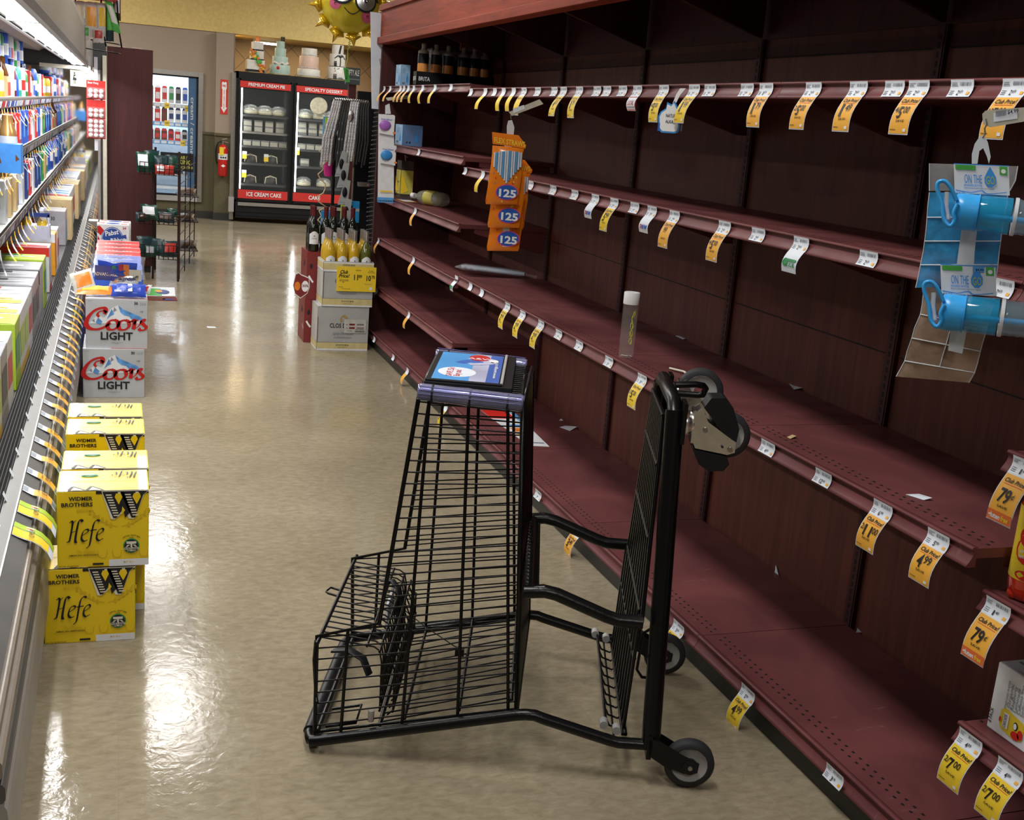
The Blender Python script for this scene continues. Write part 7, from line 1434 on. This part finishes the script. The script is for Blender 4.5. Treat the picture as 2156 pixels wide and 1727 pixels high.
F = Face(m, cl(-2.95, .172, .0475), Vector((-math.sin(-2.6), math.cos(-2.6), 0)), (0, 0, 1), .0006); F.text('CASCADE', 0, 0, .012, 'ink', w=.044); F.text('ICE', .014, -.010, .006, 'ink'); F.text('strawberry', -.004, -.062, .008, 'white_ink', w=.034); F.text('lemonade', -.004, -.073, .008, 'white_ink', w=.032)
m.build('label', t); m = MB(); m.lathe([(.016, .305), (.016, .325)], 'white_ink', 14, B0); m.build('cap', t)
def lemon_carton(y1, x0, lab, z=.3655, d=.125, w=.20, h=.10):
    """printed face towards the aisle, from y1 (far end) to y1-w"""
    t = thing('can_carton', lab, 'can carton', (x0, y1, z), 'white cartons of canned sparkling water'); m = MB(); m.box(x0, x0+.26, y1-w, y1, z, z+h+.02, 'print_white'); m.build('box', t, bevel=.003)
    m = MB(); H_ = h+.02; F = Face(m, (x0, y1, z), (0, -1, 0), (0, 0, 1), .0012)
    for k, tx in enumerate(('Organic', 'Raspberry', 'Lemonade', 'Caffeine free', 'Sodium free', 'Gluten free')): F.text(tx, w*(.42+k*.075), H_*.46, .0085, 'ink_grey', 1, rot=PI/2, w=H_*(.36 if k < 3 else .44))
    F.text('SPARKLING WATER', w*.34, H_*.42, .005, 'ink_grey', 1, rot=PI/2, w=H_*.42); F.text('8 PACK', w*.09, H_*.10, .009, 'ink', 1, rot=PI/2, w=H_*.22)
    F.poly([(w*.26, H_*.18), (w*.30, H_*.12), (w*.62, H_*.08), (w*.78, H_*.12), (w*.80, H_*.30), (w*.76, H_*.38), (w*.34, H_*.44), (w*.26, H_*.38)], 'label_yellow', 1); F.oval(w*.64, H_*.15, w*.09, H_*.06, 'card_red', 2); F.oval(w*.74, H_*.20, w*.06, H_*.07, 'card_red', 2); F.rect(w*.34, H_*.16, w*.46, H_*.38, 'white_ink', 2); F.text('CASCADE', w*.42, H_*.17, .008, 'ink', 3, rot=PI/2, w=H_*.19); F.oval(w*.62, H_*.28, w*.05, H_*.06, 'ink', 2); F.oval(w*.62, H_*.28, w*.035, H_*.045, 'white_ink', 3); F.oval(w*.28, H_*.25, w*.02, H_*.04, 'card_red', 3)
    T = Face(m, (x0, y1, z+H_), (0, -1, 0), (1, 0, 0), .0012); T.n = Vector((0, 0, 1)); T.text('CASCADE', w*.3, .10, .03, 'ink', 1, w=w*.5); T.rect(w*.1, .04, w*.9, .05, 'ink_grey', 1); T.rect(w*.06, .15, w*.95, .22, 'ink_grey', 1)
    m.build('printed_panel', t)
lemon_carton(1.80, 1.795, 'white can carton with a yellow can picture, farther from the picture edge', w=.13, h=.135); lemon_carton(1.665, 1.79, 'white can carton beside the first, cut off by the picture edge', w=.17, h=.10)
lemon_carton(1.665, 1.80, 'white can carton stacked on the one at the picture edge', z=.4865, w=.17, h=.08)
# ================================================================ back wall: cream cooler, extinguisher, dessert freezer and cakes
led = mat('led_white', (.95, 1.0, 1.0), .5, emit=14, var=0); mat('sign_red', (.60, .035, .03), .45); mat('freezer_black', (.010, .010, .011), .35); mat('inside_dark', (.012, .012, .014), .8); mat('freezer_glass', (.5, .55, .55), .03, alpha=.035, var=0, spec=.5)
mat('cooler_bright', (.70, .78, .85), .6); mat('cooler_blue', (.05, .12, .24), .45); mat('choc_black', (.02, .015, .012), .5)
area('cooler_light', (.66, 17.0, 1.84), .7, .1, 14, (.85, .93, 1)); area('freezer_light', (1.9, 16.55, 1.83), .5, .1, 1.2, (.9, .97, 1)); area('freezer_light', (2.63, 16.55, 1.83), .5, .1, 1.2, (.9, .97, 1))
# cream cooler: a glass door set in the wall
t = thing('cream_cooler', 'upright cream and creamer cooler set into the back wall behind the wire rack', 'cooler', (.67, 16.5, .22)); Y = WY
m = MB(); m.box(.25, .29, Y-.03, Y+.05, .22, 1.93, 'steel'); m.box(1.03, 1.09, Y-.03, Y+.05, .22, 1.93, 'steel'); m.box(.291, 1.029, Y-.03, Y+.05, 1.87, 1.93, 'steel'); m.box(.291, 1.029, Y-.03, Y+.05, .22, .29, 'rail_pale'); m.build('door_frame', t)
m = MB(); m.box(1.005, 1.03, Y-.01, Y+.03, .29, 1.87, 'black_plastic'); m.box(.29, 1.03, Y-.01, Y+.03, 1.85, 1.87, 'black_plastic'); m.box(.29, 1.03, Y-.01, Y+.03, .29, .315, 'black_plastic'); m.build('gasket', t)
m = MB(); m.box(.25, .26, Y+.05, Y+.7, .22, 1.93, 'cooler_bright'); m.box(1.08, 1.09, Y+.05, Y+.7, .22, 1.93, 'cooler_bright'); m.box(.25, 1.09, Y+.7, Y+.71, .22, 1.93, 'cooler_bright'); m.box(.26, 1.08, Y+.05, Y+.7, .22, .23, 'cooler_bright'); m.box(.26, 1.08, Y+.05, Y+.7, 1.92, 1.93, 'cooler_bright'); m.build('cabinet_body', t)
m = MB(); m.box(.90, 1.005, Y+.0, Y+.006, .315, 1.85, 'cooler_blue'); F = Face(m, (.935, Y, 1.60), (0, 0, -1), (1, 0, 0), .0012); F.n = Vector((0, -1, 0)); F.text('cream / creamer', 0, 0, .048, 'print_silver', w=.80, bold=.012); m.build('side_banner', t)
m = MB(); m.box(.55, .90, Y-.002, Y+.004, .62, .86, 'print_black'); m.box(.86, .98, Y-.006, Y-.002, .62, .86, 'print_black'); F = Face(m, (.72, Y-.006, .64), (1, 0, 0), (0, 0, 1), .0012); F.text('DAIRY', .06, .14, .045, 'go_gold', w=.12); F.text('KING', .07, .075, .055, 'go_gold', w=.16, bold=.02); F.text('SINCE 1908', .04, .015, .035, 'go_gold', w=.21); m.build('banner', t)
m = MB()
for z in (1.50, 1.255, 1.015, .58, .40): m.box(.27, 1.07, Y+.06, Y+.5, z-.03, z, 'cooler_bright')
for z in (1.50, 1.255, 1.015):
    m.box(.27, 1.07, Y+.055, Y+.06, z-.055, z-.005, 'print_lightblue' if z < 1.3 else 'print_silver')
    for i in range(7): m.box(.29+i*.09, .36+i*.09, Y+.052, Y+.055, z-.045, z-.012, 'white_paper')
m.build('shelf', t)
def prodrow(z, kinds, h, nm):
    for i, (c, c2) in enumerate(kinds):
        x = .30+i*.088; m = MB(); m.box(x, x+.072, Y+.08, Y+.15, z, z+h, 'print_'+c); m.prism([(x, Y+.08, z+h), (x+.072, Y+.08, z+h), (x+.06, Y+.10, z+h+.03), (x+.012, Y+.10, z+h+.03)], (0, .03, 0), 'print_'+c2); m.box(x+.01, x+.062, Y+.078, Y+.08, z+h*.25, z+h*.7, 'print_'+c2)
        tag(m.build('creamer_carton', at=(x, Y+.1, z)), f'{c} creamer carton with {c2} print on the {nm} shelf of the cream cooler', 'carton', f'{c} cartons on the {nm} cooler shelf')
prodrow(1.502, [('white', 'orange'), ('silver', 'maroon'), ('red', 'white'), ('white', 'red'), ('silver', 'green'), ('grey', 'black'), ('white', 'blue')], .19, 'top'); prodrow(1.257, [('orange', 'white'), ('white', 'blue'), ('red', 'white'), ('maroon', 'brown'), ('white', 'navy'), ('white', 'navy'), ('white', 'blue')], .16, 'second'); prodrow(1.017, [('maroon', 'white'), ('brown', 'red'), ('brown', 'red'), ('maroon', 'red'), ('red', 'maroon'), ('red', 'white'), ('silver', 'black')], .12, 'third')
for i, c in enumerate(['tan', 'orange', 'white', 'blue', 'white', 'red', 'blue']):
    m = MB(); x = .34+i*.095; m.lathe([(.034, 0), (.034, .15), (.02, .19), (.013, .225), (.013, .24)], 'print_white' if c != 'tan' else 'print_tan', 10, (x, Y+.12, .581)); m.lathe([(.0345, .05), (.0345, .11)], 'print_'+c, 10, (x, Y+.12, .581), caps=False); m.lathe([(.015, .225), (.015, .245)], 'print_'+c, 8, (x, Y+.12, .581))
    tag(m.build('creamer_bottle', at=(x, Y+.12, .581)), f'creamer bottle with a {c} label on the lowest visible cooler shelf', 'bottle', f'creamer bottles with {c} labels')
for i, (x, z) in enumerate([(.60, 1.43), (.86, 1.41), (.60, 1.20), (.81, .95), (.90, .42)]):
    m = MB(); m.box(x, x+.06, Y+.045, Y+.048, z, z+.075, 'yellow_paper'); Face(m, (x, Y+.045, z), (1, 0, 0), (0, 0, 1), .001).text('4.99', .008, .03, .022, 'ink', w=.044); tag(m.build('price_tag', at=(x, Y+.05, z)), 'yellow price tag inside the cream cooler', 'price tag', 'yellow tags inside the cream cooler')
m = MB(); m.box(.29, 1.005, Y+.012, Y+.018, .315, 1.85, 'freezer_glass'); m.build('glass_pane', t)
# extinguisher and its sign
m = MB(); m.box(1.307, 1.405, WY-.134, WY-.130, 1.415, 1.865, 'sign_red'); F = Face(m, (1.307, WY-.134, 1.415), (1, 0, 0), (0, 0, 1), .0015); w = .098; F.poly([(w*.18, .41), (w*.34, .425), (w*.5, .41), (w*.66, .425), (w*.82, .41), (w*.82, .335), (w*.74, .32), (w*.74, .09), (w*.92, .09), (w*.5, .02), (w*.08, .09), (w*.26, .09), (w*.26, .32), (w*.18, .335)], 'white_ink', 1)
F.text('FIRE', w*.5, .355, .030, 'sign_red', 2, al='c', w=w*.5, bold=.02)
for i, ch in enumerate('EXTINGUISHER'): F.text(ch, w*.5, .298-i*.0205, .017, 'sign_red', 2, al='c', bold=.02)
tag(m.build('extinguisher_sign'), 'red and white fire extinguisher arrow sign on the column', 'sign')
t = thing('fire_extinguisher', 'red fire extinguisher mounted on the column under its sign', 'fire extinguisher', (1.36, WY-.20, .60)); cx, cy = 1.35, WY-.20; mat('ext_red', (.60, .015, .012), .25, coat=.5)
m = MB(); m.lathe([(.045, 0), (.062, .01), (.062, .36), (.045, .40), (.022, .42)], 'ext_red', 20, (cx, cy, .60)); m.build('cylinder', t)
m = MB(); m.lathe([(.0628, .22), (.0628, .30)], 'print_white', 20, (cx, cy, .60), caps=False); m.box(cx-.05, cx+.005, cy-.066, cy-.062, .88, .985, 'yellow_paper'); F = Face(m, (cx, cy-.064, .74), (1, 0, 0), (0, 0, 1), .001); F.poly([(-.03, 0), (0, .02), (.03, 0), (0, -.02)], 'white_ink', 2); 
for i in range(3): F.rect(-.04+i*.03, .10, -.02+i*.03, .12, 'ink', 2)
m.build('label', t)
m = MB(); m.lathe([(.018, .42), (.020, .46)], 'steel', 12, (cx, cy, .60)); m.tube([(cx, cy, 1.05), (cx-.03, cy, 1.07), (cx-.02, cy-.02, 1.10)], .007, 'steel', 6); m.tube([(cx-.01, cy, 1.06), (cx+.07, cy-.01, 1.045)], .008, 'steel', 6); m.tube([(cx-.01, cy, 1.085), (cx+.05, cy-.01, 1.10)], .008, 'steel', 6); m.build('valve_lever', t)
m = MB(); m.tube([(cx-.02, cy, 1.06), (cx-.07, cy, 1.04), (cx-.095, cy, .95), (cx-.09, cy, .82), (cx-.075, cy, .76)], .010, 'black_plastic', 7); m.build('hose', t)
m = MB(); m.box(cx-.02, cx+.02, cy+.06, WY-.13, .80, .98, 'steel'); m.build('wall_bracket', t)
# double door dessert freezer
fz = thing('dessert_freezer', 'black double door glass dessert freezer in the alcove', 'freezer', (2.3, 16.6, 0)); FX0, FX1, FY, FZ = 1.505, 3.07, 16.30, 1.99
def fb(nm, mt, *boxes, lab=None, bv=0):
    m = MB()
    for b in boxes: m.box(*b, mt)
    o = m.build(nm, fz, bevel=bv)
    if lab: o['label'] = lab
    return o
fb('cabinet_body', 'freezer_black', (FX0, FX0+.03, FY, 17.2, .06, FZ), (FX1-.03, FX1, FY, 17.2, .06, FZ), (FX0, FX1, FY, 17.2, 1.90, FZ), (FX0, FX1, 17.15, 17.2, .06, FZ), (FX0, FX1, FY, 17.2, .06, .30), (2.245, 2.285, FY, FY+.5, .30, 1.90), bv=0)
fb('front_grille', 'black_plastic', (FX0+.02, FX1-.02, FY-.05, FY, .06, .27), (FX0+.02, FX1-.02, FY-.058, FY-.05, .09, .10), (FX0+.02, FX1-.02, FY-.058, FY-.05, .14, .15)); fb('bumper_strip', 'grey_metal', (FX0+.05, FX1-.02, FY-.07, FY-.05, .225, .27)); fb('side_panel', 'steel', (FX0-.055, FX0, FY+.04, 17.2, .02, FZ-.02)); fb('side_panel', 'steel', (FX1, FX1+.05, FY+.04, 17.2, .02, FZ)); fb('corner_bumper', 'rail_pale', (FX0-.07, FX0-.0, FY-.03, FY+.04, .13, .33))
for k, (x0, x1, tp, bt) in enumerate(((1.545, 2.235, 'PREMIUM CREAM PIE', 'ICE CREAM CAKE'), (2.290, 3.02, 'SPECIALTY DESSERT', 'CAKE'))):
    m = MB(); m.box(x0-.01, x0+.02, FY-.03, FY, .30, 1.90, 'freezer_black'); m.box(x1-.02, x1+.01, FY-.03, FY, .30, 1.90, 'freezer_black'); m.box(x0, x1, FY-.03, FY, 1.88, 1.905, 'freezer_black'); m.box(x0, x1, FY-.03, FY, .29, .315, 'freezer_black'); d = m.build('freezer_door', fz)
    m = MB(); m.box(x0+.01, x1-.01, FY-.035, FY-.03, 1.79, 1.872, 'sign_red'); F = Face(m, (x0, FY-.035, 1.79), (1, 0, 0), (0, 0, 1), .0015); F.text(tp, (x1-x0)*.52, .022, .042, 'white_ink', al='c', w=(x1-x0)*.70, bold=.02); m.build('door_sign', d); m = MB(); m.box(x0+.01, x1-.01, FY-.035, FY-.03, .322, .44, 'sign_red'); F = Face(m, (x0, FY-.035, .322), (1, 0, 0), (0, 0, 1), .0015); F.text(bt, (x1-x0)*(.52 if k == 0 else .42), .035, .055, 'white_ink', al='c', w=(x1-x0)*(.68 if k == 0 else .22), bold=.02); m.build('door_sign', d)
    m = MB(); m.box(x0+.028, x0+.046, FY-.012, FY+.002, .45, 1.78, 'led_white'); m.build('led_strip', d)
    m = MB(); m.box(x0+.02, x1-.02, FY-.018, FY-.013, .44, 1.79, 'freezer_glass'); m.build('glass_pane', d)
    m = MB()
    for z in (1.44, 1.22, 1.03, .80, .52): m.box(x0, x1, FY+.06, FY+.55, z-.02, z, 'case_dark'); m.box(x0+.02, x1-.03, FY+.055, FY+.06, z-.03, z-.004, 'grey_metal' if z in (1.22,) else 'case_dark')
    m.build('shelf', fz)
mat('cream_food', (.62, .58, .42), .5, var=.2, scale=30); mat('clear_lid', (.6, .62, .6), .08, alpha=.35, coat=1, var=0)
def dessert(x, z, kind, lab, grp):
    y = FY+.13; t = thing('dessert_box', lab, 'dessert', (x, y, z), grp); m = MB()
    if kind == 'pie': m.lathe([(.03, 0), (.10, .01), (.10, .05), (.07, .075), (.02, .09)], 'cream_food', 16, (x, y+.05, z)); m.build('pie', t); m = MB(); m.lathe([(.105, .05), (.10, .10), (.06, .13), (.0, .135)], 'clear_lid', 16, (x, y+.05, z), caps=False); m.build('clear_dome', t)
    elif kind == 'tub': m.box(x-.05, x+.05, y, y+.09, z, z+.055, 'cream_food'); m.build('filling', t); m = MB(); m.box(x-.055, x+.055, y-.005, y+.095, z, z+.075, 'clear_lid'); m.build('clear_box', t)
    elif kind == 'cake': m.lathe([(.10, 0), (.10, .09), (.03, .11)], 'choc_black', 16, (x, y+.05, z)); m.build('cake', t); m = MB(); [m.tube([(x-.08+i*.032, y-.04+abs(i-2.5)*.012, z+.01), (x-.07+i*.028, y-.03, z+.09), (x, y+.05, z+.112)], .008, 'cream_food', 6) for i in range(6)]; m.build('icing', t)
    else: m.box(x-.055, x+.055, y, y+.10, z, z+.035, 'choc_black'); m.box(x-.055, x+.055, y, y+.10, z+.036, z+.075, 'cream_food'); m.build('slice', t); m = MB(); m.box(x-.06, x+.06, y-.005, y+.105, z, z+.10, 'clear_lid'); m.build('clear_box', t)
for x0 in (1.56, 2.30):
    for i in range(3): dessert(x0+.16+i*.19, 1.441, 'pie', 'clear domed pie on the top freezer shelf', 'pies on the top freezer shelf')
    for i in range(4): dessert(x0+.12+i*.145, 1.221, 'slice' if x0 > 2 else 'tub', 'clear box of pale dessert on the second freezer shelf', 'dessert boxes on the second freezer shelf'); dessert(x0+.12+i*.145, 1.296 if x0 < 2 else 1.322, 'tub', 'clear dessert box stacked on another on the second freezer shelf', 'stacked boxes on the second freezer shelf')
    for i in range(5 if x0 < 2 else 3): dessert(x0+.12+i*.12, 1.031, 'tub', 'small clear dessert tub on the third freezer shelf', 'tubs on the third freezer shelf')
    for i in range(2): dessert(x0+.17+i*.28, .801, 'cake' if x0 < 2 else 'slice', 'iced dark cake on the fourth freezer shelf' if x0 < 2 else 'layered dessert box on the fourth freezer shelf', 'cakes on the fourth freezer shelf' if x0 < 2 else 'layered boxes on the fourth freezer shelf'); dessert(x0+.17+i*.28, .521, 'cake' if x0 < 2 else 'pie', 'dark cake with white piping on the lowest freezer shelf' if x0 < 2 else 'domed pie on the lowest freezer shelf', 'cakes on the lowest freezer shelf' if x0 < 2 else 'pies on the lowest freezer shelf')
m = MB(); m.lathe([(.115, 0), (.12, .02), (.10, .03)], 'cream_food', 24, (2.62, FY+.05, 1.625), (0, -1, 0)); tag(m.build('round_pie'), 'round cream pie shown upright behind the right freezer door', 'dessert')
for i, (x, z) in enumerate(((1.64, .85), (1.64, .60), (1.93, .83), (2.35, .95))):
    m = MB(); m.box(x-.03, x+.03, FY+.04, FY+.044, z, z+.10, 'yellow_paper'); m.box(x-.03, x+.03, FY+.038, FY+.04, z+.06, z+.10, 'white_paper'); tag(m.build('price_tag', at=(x, FY, z)), 'yellow and white price tag inside the dessert freezer', 'price tag', 'price tags inside the dessert freezer')
# display cakes on top of the freezer
mat('ice_white', (.70, .68, .62), .5); mat('ice_mint', (.42, .56, .50), .5); mat('ice_blush', (.68, .48, .38), .5, bump=1, scale=40); mat('board_gold', (.5, .38, .15), .3, metal=.6); mat('flower_orange', (.70, .20, .04), .5, var=.4, scale=20); mat('flower_gold', (.75, .42, .04), .5, var=.3, scale=20)
def tier(m, x, y, z, r, h, mt, sq=False):
    if sq: m.box(x-r, x+r, y-r, y+r, z, z+h, mt)
    else: m.lathe([(r*.98, 0), (r, .005), (r, h-.008), (r*.97, h)], mt, 28, (x, y, z))
CY = 16.5; z0 = FZ+.001
def cake(x, lab, rr_): t = thing('display_cake', lab, 'cake', (x, CY, z0)); m = MB(); m.lathe([(rr_, 0), (rr_, .010)], 'board_gold', 28, (x, CY, z0)); m.build('cake_board', t); return t
t = cake(1.765, 'white square tiered display cake with orange flowers and black ribbons', .15); zz = z0+.011
m = MB(); tier(m, 1.765, CY, zz, .115, .155, 'ice_white', True); tier(m, 1.785, CY, zz+.155, .085, .12, 'ice_white', True); tier(m, 1.79, CY, zz+.275, .072, .115, 'ice_white', True); m.build('tier', t); m = MB(); m.box(1.648, 1.882, CY-.117, CY+.117, zz, zz+.03, 'ink'); m.box(1.698, 1.872, CY-.087, CY+.087, zz+.156, zz+.172, 'ink'); m.box(1.716, 1.864, CY-.074, CY+.074, zz+.276, zz+.295, 'ink'); m.build('ribbon', t)
m = MB(); rr = random.Random(2)
for i in range(26): q = i/25; m.ball((1.70+.16*q+rr.uniform(-.03, .03), CY-.12-.01*rr.random(), zz+.27-.24*q+rr.uniform(-.03, .03)), .022, rr.choice(['flower_orange', 'flower_gold', 'flower_orange', 'bag_green']), 8, 6)
m.build('sugar_flowers', t); m = MB()
for i in range(3): m.box(1.77+i*.02, 1.785+i*.02, CY-.005, CY+.005, zz+.39, zz+.47, 'flower_orange')
m.build('cake_topper', t)
t = cake(2.10, 'pale mint green tiered display cake with a red rose', .155)
for i, (r, h, z_) in enumerate(((.135, .12, 0), (.105, .11, .12), (.075, .11, .23), (.055, .09, .34))): m = MB(); tier(m, 2.10, CY, z0+.011+z_, r, h, 'ice_mint'); m.build('tier', t)
m = MB(); 
for i in range(12): a = -PI/2-.9+i*.16; m.ball((2.10+.118*math.cos(a), CY+.118*math.sin(a), z0+.15+.012*math.sin(i*1.3)), .018, 'ice_white', 8, 6, (1.2, 1, .8))
m.build('sugar_flowers', t); m = MB(); m.ball((2.06, CY-.125, z0+.09), .022, 'card_red', 10, 8); m.tube([(2.11, CY-.03, z0+.44), (2.11, CY-.03, z0+.50)], .012, 'ink', 6); m.tube([(2.14, CY-.02, z0+.44), (2.14, CY-.02, z0+.50)], .012, 'ink', 6); m.build('cake_topper', t)
t = cake(2.49, 'blush pink and white three tiered display cake', .165)
for i, (r, h, z_, c) in enumerate(((.155, .10, 0, 'ice_white'), (.132, .17, .10, 'ice_blush'), (.105, .105, .27, 'ice_white'))): m = MB(); tier(m, 2.49, CY, z0+.011+z_, r, h, c); m.build('tier', t)
m = MB()
for z_, r in ((.01, .157), (.11, .135), (.28, .107)):
    for i in range(26): a = PI*i/25+PI; m.ball((2.49+r*math.cos(a), CY+r*math.sin(a), z0+.018+z_), .007, 'lead_silver', 6, 5)
m.build('pearl_border', t)
t = cake(2.88, 'white display cake with black palm tree and couple silhouettes', .145); base = z0+.011
for i, (r, h, z_) in enumerate(((.128, .165, 0), (.108, .17, .166), (.08, .12, .337))): m = MB(); tier(m, 2.88, CY, base+z_, r, h, 'ice_white'); m.build('tier', t)
m = MB()
def cyc(u, z_, r): a = -PI/2+u/r; return (2.88+r*math.cos(a), CY+r*math.sin(a), base+z_)
m.tube([cyc(.02, .17, .110), cyc(.025, .24, .110), cyc(.02, .29, .110)], .008, 'ink', 5)
for k in range(6): a = .2+k*.52; m.tube([cyc(.02, .29, .110), cyc(.02+.045*math.cos(a), .30+.03*math.sin(a), .110), cyc(.02+.085*math.cos(a), .285+.03*math.sin(a)-.02, .110)], .006, 'ink', 5)
for u, z_, r in ((-.055, .17, .110), (-.035, .17, .110), (-.06, .0, .130), (-.035, .0, .130)): m.tube([cyc(u, z_, r), cyc(u, z_+.05, r)], .009, 'ink', 6); m.ball(cyc(u, z_+.062, r), .009, 'ink', 8, 6)
for i in range(9): rr = random.Random(i); m.ball(cyc(-.07+rr.random()*.08, .10+rr.random()*.05, .129), .005, 'ink', 6, 5)
for i in range(8): m.ball(cyc(-.01+i*.011, .008+.014*math.sin(PI*i/7), .128), .012, 'ink_grey', 6, 5)
m.tube([cyc(.01, .34, .082), cyc(.02, .40, .082), cyc(.03, .45, .082)], .014, 'ink', 6); m.lathe([(.1295, .0), (.1295, .006)], 'ink', 24, (2.88, CY, base)); m.lathe([(.1095, .0), (.1095, .008)], 'ink', 24, (2.88, CY, base+.166)); m.build('black_silhouettes', t)
m = MB(); m.tube([(1.85, 17.3, 2.43), (2.15, 17.3, 2.43)], .018, 'tube_white', 8); m.box(1.82, 2.18, 17.28, 17.36, 2.44, 2.49, 'case_white'); tag(m.build('alcove_lamp'), 'short white tube lamp under the soffit behind the cakes', 'lamp')
